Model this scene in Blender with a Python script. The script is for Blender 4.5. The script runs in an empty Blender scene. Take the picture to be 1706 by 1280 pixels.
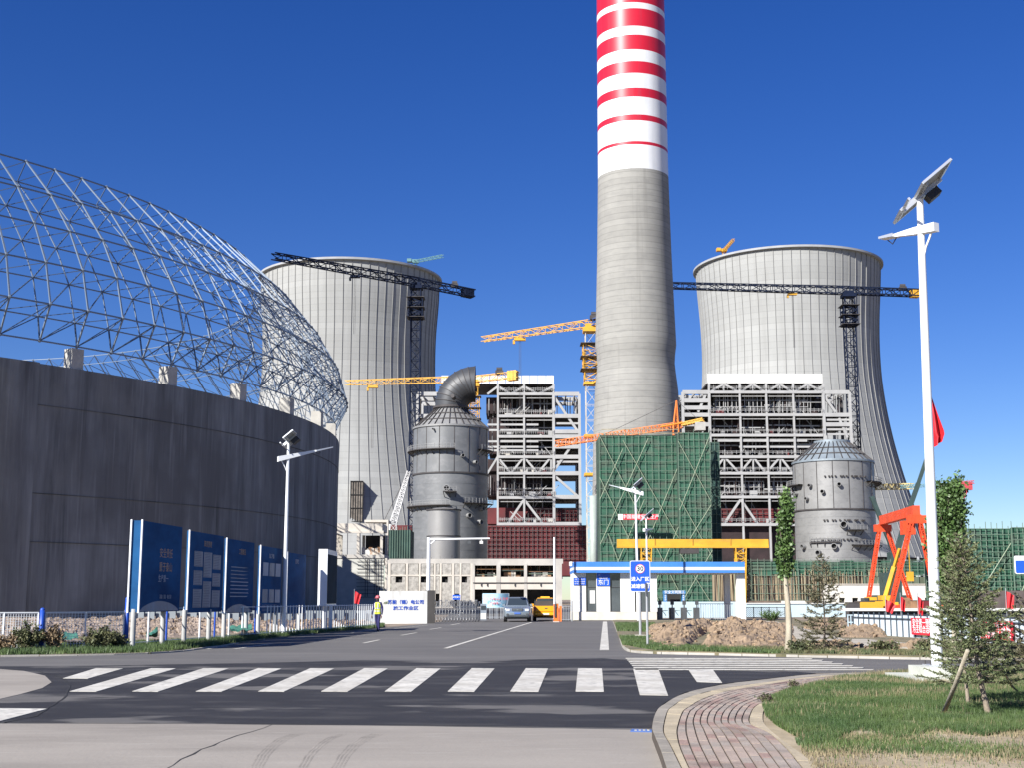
import bpy, bmesh, math, random
from mathutils import Vector, Matrix, noise as mnoise
import numpy as np
random.seed(7); np.random.seed(7)
S = bpy.context.scene
COL = S.collection
R = math.radians
F = 2200.0; PITCH = math.atan(360/2200.0); CH = 1.6
CP, SP = math.cos(PITCH), math.sin(PITCH)
# ------------------------------------------------ camera
cd = bpy.data.cameras.new('camera'); cam = bpy.data.objects.new('camera', cd); COL.objects.link(cam)
cam.location = (0, 0, CH); cam.rotation_euler = (R(90) + PITCH, 0, 0)
cd.sensor_width = 36; cd.lens = 36 * F / 1706; cd.clip_end = 9000; cd.clip_start = .1
S.camera = cam
# ------------------------------------------------ light
SUN_AZ = R(42)      # degrees left of straight behind the camera
SUN_EL = R(34)
W = bpy.data.worlds.new('World'); S.world = W; W.use_nodes = True
wn = W.node_tree; wn.nodes.clear()
sk = wn.nodes.new('ShaderNodeTexSky'); sk.sky_type = 'NISHITA'; sk.sun_disc = False
sk.sun_elevation = SUN_EL; sk.sun_rotation = math.pi + SUN_AZ
sk.air_density = 1.0; sk.dust_density = 0.4; sk.ozone_density = 4.0; sk.altitude = 1100
hs = wn.nodes.new('ShaderNodeHueSaturation'); hs.inputs['Saturation'].default_value = 1.30; hs.inputs['Hue'].default_value = .521
gm = wn.nodes.new('ShaderNodeGamma'); gm.inputs['Gamma'].default_value = 1.0
bg = wn.nodes.new('ShaderNodeBackground'); bg.inputs['Strength'].default_value = 0.058
wo = wn.nodes.new('ShaderNodeOutputWorld')
wn.links.new(sk.outputs[0], hs.inputs['Color']); wn.links.new(hs.outputs[0], gm.inputs['Color'])
wn.links.new(gm.outputs[0], bg.inputs[0]); wn.links.new(bg.outputs[0], wo.inputs[0])
sd = bpy.data.lights.new('sun', 'SUN'); sd.energy = 4.6; sd.angle = R(.5); sd.color = (1, .965, .91)
sun = bpy.data.objects.new('sun', sd); COL.objects.link(sun)
sv = Vector((-math.sin(SUN_AZ) * math.cos(SUN_EL), -math.cos(SUN_AZ) * math.cos(SUN_EL), math.sin(SUN_EL)))
sun.rotation_euler = sv.to_track_quat('Z', 'Y').to_euler()
S.view_settings.view_transform = 'Standard'; S.view_settings.look = 'None'
S.view_settings.exposure = 1.05; S.view_settings.gamma = 1; S.view_settings.use_curve_mapping = False
# ------------------------------------------------ measuring helpers: from the photograph's pixels to metres
def ray(px, py):
    u = (px - 853) / F; v = (640 - py) / F
    return (u, CP - v * SP, SP + v * CP)
def at(px, py, Y):
    d = ray(px, py); t = Y / d[1]
    return Vector((d[0] * t, Y, CH + d[2] * t))
def G(px, py, z=0.0):
    d = ray(px, py); t = (z - CH) / d[2]
    return Vector((d[0] * t, d[1] * t, z))
def zat(py, Y): return at(853, py, Y).z
def xat(px, Y, z=0.0):
    # x of pixel column px at depth Y and height z
    den = Y * CP + (z - CH) * SP
    return (px - 853) / F * den
# ------------------------------------------------ materials
MATS = {}
def mat(name, col=(.5,.5,.5), rough=.7, metal=0, var=.12, scale=1.0, bump=0, bscale=None, col2=None, stretch=None, spec=None, detail=5, island=0, alpha=None, thr=None):
    if name in MATS: return MATS[name]
    m = bpy.data.materials.new(name); m.use_nodes = True; nt = m.node_tree; N = nt.nodes; L = nt.links
    b = N['Principled BSDF']; b.inputs['Roughness'].default_value = rough; b.inputs['Metallic'].default_value = metal
    if spec is not None: b.inputs['Specular IOR Level'].default_value = spec
    geo = N.new('ShaderNodeNewGeometry'); mp = N.new('ShaderNodeMapping'); L.new(geo.outputs['Position'], mp.inputs[0])
    if stretch: mp.inputs['Scale'].default_value = stretch
    n = N.new('ShaderNodeTexNoise'); n.inputs['Scale'].default_value = scale; n.inputs['Detail'].default_value = detail; n.inputs['Roughness'].default_value = .62
    L.new(mp.outputs[0], n.inputs['Vector'])
    rp = N.new('ShaderNodeValToRGB'); L.new(n.outputs['Fac'], rp.inputs[0])
    c = Vector(col)
    a, bb = (c * (1 - var * 1.6), c * (1 + var * 1.3)) if col2 is None else (c, Vector(col2))
    lo, hi = thr if thr else (.3, .7)
    rp.color_ramp.elements[0].position = lo; rp.color_ramp.elements[1].position = hi
    rp.color_ramp.elements[0].color = (*a, 1); rp.color_ramp.elements[1].color = (*[min(1, k) for k in bb], 1)
    out = rp.outputs[0]
    if island:
        h = N.new('ShaderNodeHueSaturation'); mr = N.new('ShaderNodeMapRange')
        L.new(geo.outputs['Random Per Island'], mr.inputs[0]); mr.inputs[3].default_value = 1 - island; mr.inputs[4].default_value = 1 + island
        L.new(mr.outputs[0], h.inputs['Value']); L.new(out, h.inputs['Color']); out = h.outputs[0]
    L.new(out, b.inputs['Base Color'])
    if bump:
        n2 = N.new('ShaderNodeTexNoise'); n2.inputs['Scale'].default_value = bscale or scale * 8; n2.inputs['Detail'].default_value = 6
        L.new(mp.outputs[0], n2.inputs['Vector'])
        bp = N.new('ShaderNodeBump'); bp.inputs['Strength'].default_value = min(1, bump); bp.inputs['Distance'].default_value = .02 * max(1, bump)
        L.new(n2.outputs['Fac'], bp.inputs['Height']); L.new(bp.outputs[0], b.inputs['Normal'])
    MATS[name] = m; return m
def nodes(m): return m.node_tree.nodes, m.node_tree.links
def mul_lines(m, axis='Z', period=1.5, depth=.82, sharp=.06, warp=0):
    """thin darker joint lines every `period` metres along a world axis"""
    N, L = nodes(m); b = N['Principled BSDF']; src = b.inputs['Base Color'].links[0].from_socket
    geo = N.new('ShaderNodeNewGeometry'); sp = N.new('ShaderNodeSeparateXYZ'); L.new(geo.outputs['Position'], sp.inputs[0])
    d = N.new('ShaderNodeMath'); d.operation = 'DIVIDE'; d.inputs[1].default_value = period; L.new(sp.outputs[axis], d.inputs[0])
    f = N.new('ShaderNodeMath'); f.operation = 'FRACT'; L.new(d.outputs[0], f.inputs[0])
    g = N.new('ShaderNodeMath'); g.operation = 'GREATER_THAN'; g.inputs[1].default_value = sharp; L.new(f.outputs[0], g.inputs[0])
    mr = N.new('ShaderNodeMapRange'); mr.inputs[3].default_value = depth; mr.inputs[4].default_value = 1; L.new(g.outputs[0], mr.inputs[0])
    fl = N.new('ShaderNodeMath'); fl.operation = 'FLOOR'; L.new(d.outputs[0], fl.inputs[0])
    wnn = N.new('ShaderNodeTexWhiteNoise'); wnn.noise_dimensions = '1D'; L.new(fl.outputs[0], wnn.inputs['W'])
    mr2 = N.new('ShaderNodeMapRange'); mr2.inputs[3].default_value = .92; mr2.inputs[4].default_value = 1.04; L.new(wnn.outputs[0], mr2.inputs[0])
    mm = N.new('ShaderNodeMath'); mm.operation = 'MULTIPLY'; L.new(mr.outputs[0], mm.inputs[0]); L.new(mr2.outputs[0], mm.inputs[1])
    vm = N.new('ShaderNodeVectorMath'); vm.operation = 'SCALE'; L.new(src, vm.inputs[0]); L.new(mm.outputs[0], vm.inputs['Scale'])
    L.new(vm.outputs[0], b.inputs['Base Color']); return m
def overlay(m, col, scale, lo, hi, stretch=None, amount=1, seed=0):
    """patches of another colour (stains, dust, damp)"""
    N, L = nodes(m); b = N['Principled BSDF']; src = b.inputs['Base Color'].links[0].from_socket
    geo = N.new('ShaderNodeNewGeometry'); mp = N.new('ShaderNodeMapping'); L.new(geo.outputs['Position'], mp.inputs[0])
    mp.inputs['Location'].default_value = (seed * 13.1, seed * 7.7, 0)
    if stretch: mp.inputs['Scale'].default_value = stretch
    n = N.new('ShaderNodeTexNoise'); n.inputs['Scale'].default_value = scale; n.inputs['Detail'].default_value = 7; L.new(mp.outputs[0], n.inputs['Vector'])
    rp = N.new('ShaderNodeMapRange'); rp.inputs[1].default_value = lo; rp.inputs[2].default_value = hi; rp.inputs[3].default_value = 0; rp.inputs[4].default_value = amount; rp.clamp = True
    L.new(n.outputs['Fac'], rp.inputs[0])
    mx = N.new('ShaderNodeMix'); mx.data_type = 'RGBA'; L.new(rp.outputs[0], mx.inputs[0]); L.new(src, mx.inputs[6]); mx.inputs[7].default_value = (*col, 1)
    L.new(mx.outputs[2], b.inputs['Base Color']); return m
# ------------------------------------------------ objects
def tag(o, label=None, cat=None, group=None, kind=None):
    if label: o['label'] = label
    if cat: o['category'] = cat
    if group: o['group'] = group
    if kind: o['kind'] = kind
    return o
def thing(name, label, cat, loc=(0, 0, 0), rz=0, group=None):
    o = bpy.data.objects.new(name, None); COL.objects.link(o); o.location = loc; o.rotation_euler = (0, 0, rz)
    o.empty_display_size = .3
    return tag(o, label, cat, group)
def wloc(o):
    v = Vector((0, 0, 0))
    while o is not None: v += o.location; o = o.parent
    return v
class MB:
    def __init__(s): s.v = []; s.f = []
    def add(s, vs, fs):
        n = len(s.v); s.v += [tuple(v) for v in vs]; s.f += [tuple(i + n for i in f) for f in fs]; return s
    def box(s, x0, x1, y0, y1, z0, z1):
        return s.add([(x0,y0,z0),(x1,y0,z0),(x1,y1,z0),(x0,y1,z0),(x0,y0,z1),(x1,y0,z1),(x1,y1,z1),(x0,y1,z1)],
                     [(0,3,2,1),(4,5,6,7),(0,1,5,4),(1,2,6,5),(2,3,7,6),(3,0,4,7)])
    def beam(s, p0, p1, w, h=None, up=(0,0,1)):
        h = h or w; p0 = Vector(p0); p1 = Vector(p1); d = (p1 - p0)
        if d.length < 1e-6: return s
        d.normalize(); up = Vector(up)
        if abs(d.dot(up)) > .99: up = Vector((1, 0, 0)) if abs(d.x) < .9 else Vector((0,1,0))
        a = d.cross(up).normalized() * (w / 2); b = a.cross(d).normalized() * (h / 2)
        vs = [p + sx * a + sy * b for p in (p0, p1) for sx, sy in ((-1,-1),(1,-1),(1,1),(-1,1))]
        return s.add(vs, [(0,1,2,3),(7,6,5,4),(0,4,5,1),(1,5,6,2),(2,6,7,3),(3,7,4,0)])
    def tube(s, p0, p1, r0, r1=None, n=10, cap=True):
        r1 = r0 if r1 is None else r1; p0 = Vector(p0); p1 = Vector(p1); d = (p1 - p0).normalized()
        up = Vector((0,0,1)) if abs(d.z) < .9 else Vector((1,0,0)); a = d.cross(up).normalized(); b = d.cross(a)
        vs = []; fs = []
        for p, r in ((p0, r0), (p1, r1)):
            for i in range(n):
                t = 2*math.pi*i/n; vs.append(p + (a*math.cos(t) + b*math.sin(t))*r)
        for i in range(n): j = (i+1) % n; fs.append((i, j, n+j, n+i))
        if cap: fs.append(tuple(range(n))[::-1]); fs.append(tuple(range(n, 2*n)))
        return s.add(vs, fs)
    def pipe(s, pts, rs, n=8):
        pts = [Vector(p) for p in pts]
        if not isinstance(rs, (list, tuple)): rs = [rs]*len(pts)
        vs = []; fs = []; pa = None
        for k, p in enumerate(pts):
            d = (pts[min(k+1, len(pts)-1)] - pts[max(k-1, 0)]).normalized()
            if pa is None:
                up = Vector((0,0,1)) if abs(d.z) < .9 else Vector((1,0,0)); a = d.cross(up).normalized()
            else: a = (pa - d*pa.dot(d)).normalized()
            pa = a; b = d.cross(a)
            for i in range(n):
                t = 2*math.pi*i/n; vs.append(p + (a*math.cos(t) + b*math.sin(t))*rs[k])
        for k in range(len(pts)-1):
            for i in range(n):
                j = (i+1) % n; fs.append((k*n+i, k*n+j, (k+1)*n+j, (k+1)*n+i))
        fs.append(tuple(range(n))[::-1]); fs.append(tuple(range((len(pts)-1)*n, len(pts)*n)))
        return s.add(vs, fs)
    def lathe(s, prof, c=(0,0,0), n=64, a0=0, a1=2*math.pi, close=False):
        full = abs(a1-a0-2*math.pi) < 1e-6; m = n if full else n+1; vs = []; fs = []
        for r, z in prof:
            for i in range(m):
                t = a0 + (a1-a0)*i/n; vs.append((c[0]+r*math.sin(t), c[1]-r*math.cos(t), c[2]+z))
        K = len(prof)
        for k in range(K if close else K-1):
            k2 = (k+1) % K
            for i in range(n):
                j = (i+1) % m; fs.append((k*m+i, k*m+j, k2*m+j, k2*m+i))
        return s.add(vs, fs)
    def prism(s, poly, z0, z1):
        n = len(poly); vs = [(p[0], p[1], z0) for p in poly] + [(p[0], p[1], z1) for p in poly]
        return s.add(vs, [tuple(range(n))[::-1], tuple(range(n, 2*n))] + [(i, (i+1) % n, n+(i+1) % n, n+i) for i in range(n)])
    def slab(s, pts, off):
        n = len(pts); pts = [Vector(p) for p in pts]; off = Vector(off)
        return s.add(pts + [p+off for p in pts], [tuple(range(n))[::-1], tuple(range(n, 2*n))] + [(i, (i+1) % n, n+(i+1) % n, n+i) for i in range(n)])
    def quad(s, *p): return s.add(p, [tuple(range(len(p)))])
    def ball(s, c, r, n=10, m=6, sc=(1,1,1)):
        prof = [(r*math.sin(math.pi*k/m)*1, -r*math.cos(math.pi*k/m)) for k in range(m+1)]
        q = MB().lathe(prof, (0,0,0), n); return s.add([(c[0]+x*sc[0], c[1]+y*sc[1], c[2]+z*sc[2]) for x, y, z in q.v], q.f)
    def lattice(s, p0, p1, w, h, n, rc, rb, tri=False, up=(0,0,1), w1=None, h1=None):
        p0 = Vector(p0); p1 = Vector(p1); d = (p1-p0).normalized(); up = Vector(up)
        if abs(d.dot(up)) > .95: up = Vector((0,1,0))
        a = d.cross(up).normalized(); b = a.cross(d).normalized(); w1 = w1 or w; h1 = h1 or h
        def cs(t):
            p = p0 + (p1-p0)*t; ww = w+(w1-w)*t; hh = h+(h1-h)*t
            if tri: return [p - a*ww/2 - b*hh/2, p + a*ww/2 - b*hh/2, p + b*hh/2]
            return [p - a*ww/2 - b*hh/2, p + a*ww/2 - b*hh/2, p + a*ww/2 + b*hh/2, p - a*ww/2 + b*hh/2]
        A = cs(0); B = cs(1); k = len(A)
        for i in range(k): s.beam(A[i], B[i], rc)
        for q in range(n):
            c0 = cs(q/n); c1 = cs((q+1)/n)
            for i in range(k):
                j = (i+1) % k
                s.beam(c0[i], c0[j], rb)
                if q % 2: s.beam(c0[i], c1[j], rb)
                else: s.beam(c0[j], c1[i], rb)
        return s
    def build(s, name, m, parent=None, smooth=False, world=True, angle=None):
        me = bpy.data.meshes.new(name); off = wloc(parent) if (parent is not None and world) else Vector((0,0,0))
        me.from_pydata([(v[0]-off.x, v[1]-off.y, v[2]-off.z) for v in s.v], [], s.f); me.update()
        if isinstance(m, (list, tuple)):
            for x in m: me.materials.append(x)
        else: me.materials.append(m)
        if smooth: me.polygons.foreach_set('use_smooth', [True]*len(me.polygons))
        o = bpy.data.objects.new(name, me); COL.objects.link(o); o.parent = parent
        if smooth and angle:
            try: me.set_sharp_from_angle(angle=R(angle))
            except Exception: pass
        return o
def copy_tree(o, parent=None):
    c = o.copy(); COL.objects.link(c); c.parent = parent
    for ch in list(o.children): copy_tree(ch, c)
    return c
# shared unit meshes: one box and one rod per material, so that hundreds of steel members stay cheap
_unit = {}
def unit(kind, m):
    k = (kind, m.name)
    if k not in _unit:
        b = MB()
        if kind == 'box': b.box(-.5,.5,-.5,.5,0,1)
        else: b.tube((0,0,0),(0,0,1),.5,.5,8)
        me = bpy.data.meshes.new(kind + '_' + m.name); me.from_pydata(b.v, [], b.f); me.materials.append(m)
        if kind != 'box': me.polygons.foreach_set('use_smooth', [len(p.vertices) == 4 for p in me.polygons])
        _unit[k] = me
    return _unit[k]
def member(name, p0, p1, w, h, m, parent, kind='box', label=None):
    """one straight piece from p0 to p1 (world), a part of its own that shares mesh data"""
    off = wloc(parent) if parent is not None else Vector((0,0,0))
    p0 = Vector(p0) - off; p1 = Vector(p1) - off; d = p1 - p0; L = d.length; d.normalize()
    up = Vector((0,0,1)) if abs(d.z) < .99 else Vector((0,1,0))
    a = d.cross(up).normalized(); b = d.cross(a).normalized()
    o = bpy.data.objects.new(name, unit(kind, m)); COL.objects.link(o); o.parent = parent
    M = Matrix.Identity(4)
    for r in range(3): M[r][0] = a[r]; M[r][1] = b[r]; M[r][2] = d[r]
    o.location = p0; o.rotation_mode = 'QUATERNION'; o.rotation_quaternion = M.to_3x3().to_quaternion(); o.scale = (w, h, L)
    if label: o['label'] = label
    return o
def boxpart(name, x0, x1, y0, y1, z0, z1, m, parent, label=None):
    off = wloc(parent) if parent is not None else Vector((0,0,0))
    o = bpy.data.objects.new(name, unit('box', m)); COL.objects.link(o); o.parent = parent
    o.location = ((x0+x1)/2-off.x, (y0+y1)/2-off.y, z0-off.z); o.scale = (x1-x0, y1-y0, z1-z0)
    if label: o['label'] = label
    return o
def text(s, size, org, right, up, m, parent, name='lettering', ext=.004, center=True, sx=1, bold=0):
    """flat lettering; org is the middle of the text"""
    cu = bpy.data.curves.new('txt', 'FONT'); cu.body = s; cu.size = size; cu.extrude = ext; cu.align_x = 'CENTER'; cu.align_y = 'CENTER'
    cu.resolution_u = 2; cu.offset = bold
    to = bpy.data.objects.new('txt', cu); COL.objects.link(to)
    dg = bpy.context.evaluated_depsgraph_get(); me = bpy.data.meshes.new_from_object(to.evaluated_get(dg))
    bpy.data.objects.remove(to); right = Vector(right).normalized(); up = Vector(up).normalized(); nrm = right.cross(up)
    off = wloc(parent); org = Vector(org)
    n = len(me.vertices); co = np.empty(n*3, 'f'); me.vertices.foreach_get('co', co); co = co.reshape(-1, 3)
    Rm = np.array([list(right), list(up), list(nrm)]); co[:, 0] *= sx
    w = co @ Rm + np.array(list(org - off)); me.vertices.foreach_set('co', w.astype('f').ravel()); me.update()
    me.materials.clear(); me.materials.append(m)
    o = bpy.data.objects.new(name, me); COL.objects.link(o); o.parent = parent
    return o
def rawmesh(name, V, faces_per, m, parent=None):
    """V: (n*k,3) numpy; each k consecutive verts make a face"""
    me = bpy.data.meshes.new(name); n = len(V); nf = n // faces_per
    me.vertices.add(n); me.vertices.foreach_set('co', V.astype('f').ravel())
    me.loops.add(n); me.loops.foreach_set('vertex_index', np.arange(n, dtype='i'))
    me.polygons.add(nf); me.polygons.foreach_set('loop_start', np.arange(0, n, faces_per, dtype='i')); me.polygons.foreach_set('loop_total', np.full(nf, faces_per, 'i'))
    me.materials.append(m); me.update(calc_edges=True)
    o = bpy.data.objects.new(name, me); COL.objects.link(o); o.parent = parent; return o
def inpoly(P, poly):
    x = P[:, 0]; y = P[:, 1]; c = np.zeros(len(P), bool); n = len(poly)
    for i in range(n):
        x0, y0 = poly[i][:2]; x1, y1 = poly[(i+1) % n][:2]
        if y0 == y1: continue
        k = ((y0 > y) != (y1 > y)) & (x < (x1-x0)*(y-y0)/(y1-y0)+x0); c ^= k
    return c
def fbm(x, y, s=1.0, o=5, seed=0):
    return mnoise.fractal(Vector((x*s+seed*17.3, y*s-seed*9.1, seed*3.3)), 1.0, 2.0, o)
def densify(pts, step):
    out = []
    for i in range(len(pts)-1):
        a = Vector(pts[i]); b = Vector(pts[i+1]); n = max(1, int((b-a).length/step))
        for k in range(n): out.append(a + (b-a)*k/n)
    out.append(Vector(pts[-1])); return out
def smooth_line(pts, n=8):
    P = [Vector(p) for p in pts]; out = []
    for i in range(len(P)-1):
        p0 = P[max(0, i-1)]; p1 = P[i]; p2 = P[i+1]; p3 = P[min(len(P)-1, i+2)]
        for k in range(n):
            t = k/n; out.append(.5*((2*p1)+(p2-p0)*t+(2*p0-5*p1+4*p2-p3)*t*t+(3*p1-p0-3*p2+p3)*t**3))
    out.append(P[-1]); return out
def resample(pts, n):
    P = [Vector(p) for p in pts]; L = [0]
    for i in range(len(P)-1): L.append(L[-1] + (P[i+1]-P[i]).length)
    out = []
    for k in range(n):
        d = L[-1]*k/(n-1); i = 0
        while i < len(P)-2 and L[i+1] < d: i += 1
        t = (d-L[i])/max(1e-9, L[i+1]-L[i]); out.append(P[i].lerp(P[i+1], min(1, t)))
    return out
# ================================================= materials of the setting
SOIL = mat('dry_soil', (.20,.155,.11), .95, var=.3, scale=.35, bump=1, bscale=3)
overlay(SOIL, (.30,.25,.19), .9, .5, .66)
ASPH = mat('asphalt', (.108,.103,.098), .85, var=.08, scale=.25, bump=.5, bscale=60)
overlay(ASPH, (.165,.156,.145), .35, .48, .75, stretch=(.35,1.6,1), amount=.6)
DARKA = mat('new_asphalt', (.016,.0155,.0175), .8, var=.18, scale=.5, bump=.5, bscale=70)
overlay(DARKA, (.145,.137,.126), .32, .555, .60, stretch=(.8,1.3,1), amount=.75, seed=5)
overlay(DARKA, (.06,.057,.055), 1.3, .50, .68, stretch=(.5,1.3,1), amount=.6, seed=9)
APRON = mat('pale_concrete', (.285,.258,.222), .85, var=.10, scale=.35, bump=.4, bscale=40, stretch=(.45,1,1))
overlay(APRON, (.19,.17,.145), .45, .50, .66, stretch=(.4,1.2,1), amount=.6, seed=5)
overlay(APRON, (.34,.315,.275), 3, .55, .75, stretch=(.5,2,1), amount=.5, seed=6)
PAINT = mat('road_paint', (.56,.54,.48), .7, var=.12, scale=1.2, bump=.2)
overlay(PAINT, (.22,.21,.19), 6, .53, .66, amount=.75, seed=2)
overlay(PAINT, (.40,.375,.32), .8, .45, .65, amount=.7, seed=12)
KERB = mat('kerb_stone', (.36,.34,.30), .85, var=.16, scale=1.0, bump=.3, bscale=20)
# ================================================= ground and roads
def sheet(name, poly, z0, z1, m, kind='structure', parent=None):
    o = MB().prism(poly, z0, z1).build(name, m, parent); o['kind'] = kind; return o
MB().quad((-5000,-600,0),(5000,-600,0),(5000,9000,0),(-5000,9000,0)).build('ground', SOIL)['kind'] = 'structure'
def g(px, py, z=0): p = G(px, py, z); return (p.x, p.y)
# left verge edge (meets the asphalt) and right island edge, as seen in the photograph
LV = [(-900,1102),(-300,1099),(0,1096),(250,1091),(350,1081),(440,1067),(520,1058),(640,1047),(712,1040),(735,1036.5)]
RI = [(1021,1036.5),(1026,1050),(1032,1066),(1037,1080),(1050,1088),(1090,1091),(1180,1093),(1300,1096),(1450,1099),(1560,1101),(1900,1104),(2600,1110)]
# right pavement outer kerb line and inner lines
PO = [(1086,1219),(1086,1210),(1093,1186),(1106,1174),(1140,1156),(1199,1142),(1259,1134.5),(1359,1123.5),(1480,1120),(1640,1119),(1900,1121),(2600,1126)]
road = [g(*p) for p in LV] + [g(1021,1036.5)] + [g(*p) for p in RI[1:]] + [g(2600,1126)] + [g(*p) for p in PO[::-1][1:]] + [g(1113,1400), g(1113,2400), g(-900,2400)]
ROAD = sheet('road', road, -.2, .008, ASPH)
far = sheet('works_road', [g(735,1036.5), g(1021,1036.5), g(1010,1014), g(760,1014)], -.2, .006, ASPH)
# dark, newer asphalt round the crossing
dk = [(-600,1112),(60,1112),(200,1110),(420,1106.5),(600,1102),(760,1103),(900,1100),(1040,1098),(1060,1108),(1110,1116),(1300,1119),(1359,1123.5),(1259,1134.5),(1199,1142),(1140,1156),(1106,1174),(1093,1186),(1086,1210),(1086,1216),(700,1211),(300,1207.5),(-600,1204)]
sheet('new_asphalt', [g(*p) for p in dk], -.19, .012, DARKA)
sheet('concrete_apron', [g(-900,1205), g(0,1208.5), g(300,1209), g(700,1213), g(1086,1219), g(1113,1290), g(1190,1700), g(1300,2600), g(-900,2600)], -.19, .016, APRON)
# the pale kerbed corner at the left edge of the picture
sheet('concrete_corner', [g(*p) for p in [(-500,1113),(0,1117),(40,1120),(75,1128),(86,1139),(70,1149),(30,1160),(0,1167),(-500,1190)]], -.18, .017, APRON)
# road cracks
CR = mat('crack_filler', (.02,.02,.02), .9)
def strip(name, pts, w, z, m, parent, jitter=0, th=.002):
    P = [Vector((*g(*p), z)) for p in pts]; P = densify(P, .35) if jitter else P; mb = MB(); L = []; Rr = []
    for i, p in enumerate(P):
        d = (P[min(i+1, len(P)-1)] - P[max(0, i-1)]).normalized(); nn = Vector((-d.y, d.x, 0))
        o = nn*random.uniform(-jitter, jitter); ww = w*(random.uniform(.35, 1.5) if jitter else 1)
        L.append(p+o+nn*ww/2); Rr.append(p+o-nn*ww/2)
    n = len(P); mb.add(L+Rr, [(i, i+1, n+i+1, n+i) for i in range(n-1)]); o = mb.build(name, m, parent); return o
strip('crack', [(455,1210.5),(400,1229),(340,1252),(300,1269),(262,1290)], .022, .0185, CR, None, .04)['kind'] = 'structure'
strip('joint', [(-300,1206.5),(0,1208.5),(300,1209),(700,1213),(1086,1219)], .03, .0190, CR, None, .01)['kind'] = 'structure'
strip('joint', [(-40,1216),(60,1196),(110,1163),(117,1142),(98,1129),(60,1120),(0,1116)], .025, .0180, CR, None, .012)['kind'] = 'structure'
strip('joint', [(1086.5,1219),(1098,1245),(1113,1290),(1160,1500)], .035, .0196, CR, None, .01)['kind'] = 'structure'
# zebra bars: every bar a piece of the road
ZB = 0
def bar(a, b, c, d, z=.020, name='crosswalk_bar'):
    P = [Vector((*g(*q), z)) for q in (a, b, c, d)]
    return MB().slab([p for p in P], (0,0,-.006)).build(name, PAINT, ROAD)
bar((105,1132.5),(146,1133),(205,1116),(160,1115.5))
for bx, w, tx, tw in [(116,44,252,41),(220,43,339,42),(326,43,430,39),(430,43,517,40),(535,44,607,39),(641,44,694,40),(746,44,786,38),(850,47,876,37),(959,47,963,40)]:
    bar((bx,1154.5),(bx+w,1155),(tx+tw,1116),(tx,1115.5))
bar((1066,1160.5),(1113,1161.5),(1097,1117),(1055,1116.5))
bar((1161,1138.5),(1203,1140),(1188,1118.5),(1147,1118))
bar((-60,1209),(-2,1205),(78,1184),(0,1183))
# second crossing over the side road: bars run to the right
for k in range(7):
    y = 1098.6 + k*2.75 + k*k*.06; x0 = 1043+k*2.6; x1 = 1352+k*17
    bar((x0,y+1.0),(x1,y+1.35),(x1+3,y+.1),(x0-1,y-.35))
def line(p, q, w, name='lane_line'): return strip(name, [p, q], w, .016, PAINT, ROAD)
line((742,1082),(868,1043.5),.16); line((868,1043.5),(886,1038),.16)
line((1007,1085),(1008,1037),.30)
line((606,1073),(632,1067.5),.14); line((668,1060),(694,1055.5),.14); line((716,1050),(735,1047),.14); line((752,1042.5),(766,1040),.14)
line((345,1083),(380,1078),.12); line((390,1083),(452,1074),.12); line((560,1060),(640,1048),.1); line((655,1049),(712,1043),.1)
# green number plate set in the kerb line of the apron, beside the pavement
dr = thing('drain_marker', 'small blue marker plate lying flat at the kerb by the crossing', 'marker plate', (*g(1068,1220), 0))
P = [Vector((*g(*q), .024)) for q in ((1050,1222.5),(1086,1223.5),(1086,1220),(1053,1218.5))]
MB().slab(P, (0,0,-.008)).build('plate', mat('marker_blue', (.06,.14,.4), .5), dr)
for k in range(4):
    q = 1057+k*7; MB().slab([Vector((*g(*w), .026)) for w in ((q,1221.8),(q+4,1222),(q+4,1220.2),(q,1219.9))], (0,0,-.002)).build('white_mark', PAINT, dr)
# kerb stones along the two verges
def kerb_run(name, pts, w, h, m, step, nmax=300, side=1):
    P = [Vector((*g(*p), 0)) for p in pts]; P = densify(smooth_line(P, 6), .05); L = 0; run = [P[0]]; root = None; cnt = 0; acc = [P[0]]
    base = thing(name, None, None, tuple(P[0])); base['kind'] = 'structure'; last = P[0]
    for i in range(1, len(P)):
        if (P[i]-last).length >= step:
            a = last; b = P[i]; d = (b-a).normalized(); nn = Vector((-d.y, d.x, 0))*side*w
            a2 = a + d*.012; b2 = b - d*.012; dz = random.uniform(-.006, .006)
            MB().slab([a2, b2, b2+nn, a2+nn] if side > 0 else [a2+nn, b2+nn, b2, a2], (0,0,h+dz)).build('kerb_stone', m, base)
            last = b; cnt += 1
    return base
kerb_run('kerb', RI[:-1], .14, .075, KERB, .8, side=1)
kerb_run('kerb', LV[2:8], .10, .05, KERB, 1.0, side=1)

TYR = mat('tyre_mark', (.262,.237,.203), .9, var=.2, scale=3)
for cx_, n_ in ((425,4),(505,3),(560,4)):
    for k in range(n_): q = cx_+k*6; strip('tyre_mark', smooth_line([Vector(p) for p in ((q+60,1226,0),(q+30,1238,0),(q+12,1255,0),(q-10,1290,0))], 5) and [(q+60,1226),(q+38,1234),(q+20,1246),(q+5,1262),(q-12,1292)], .018, .0175, TYR, None, .0)['kind'] = 'structure'
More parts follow.
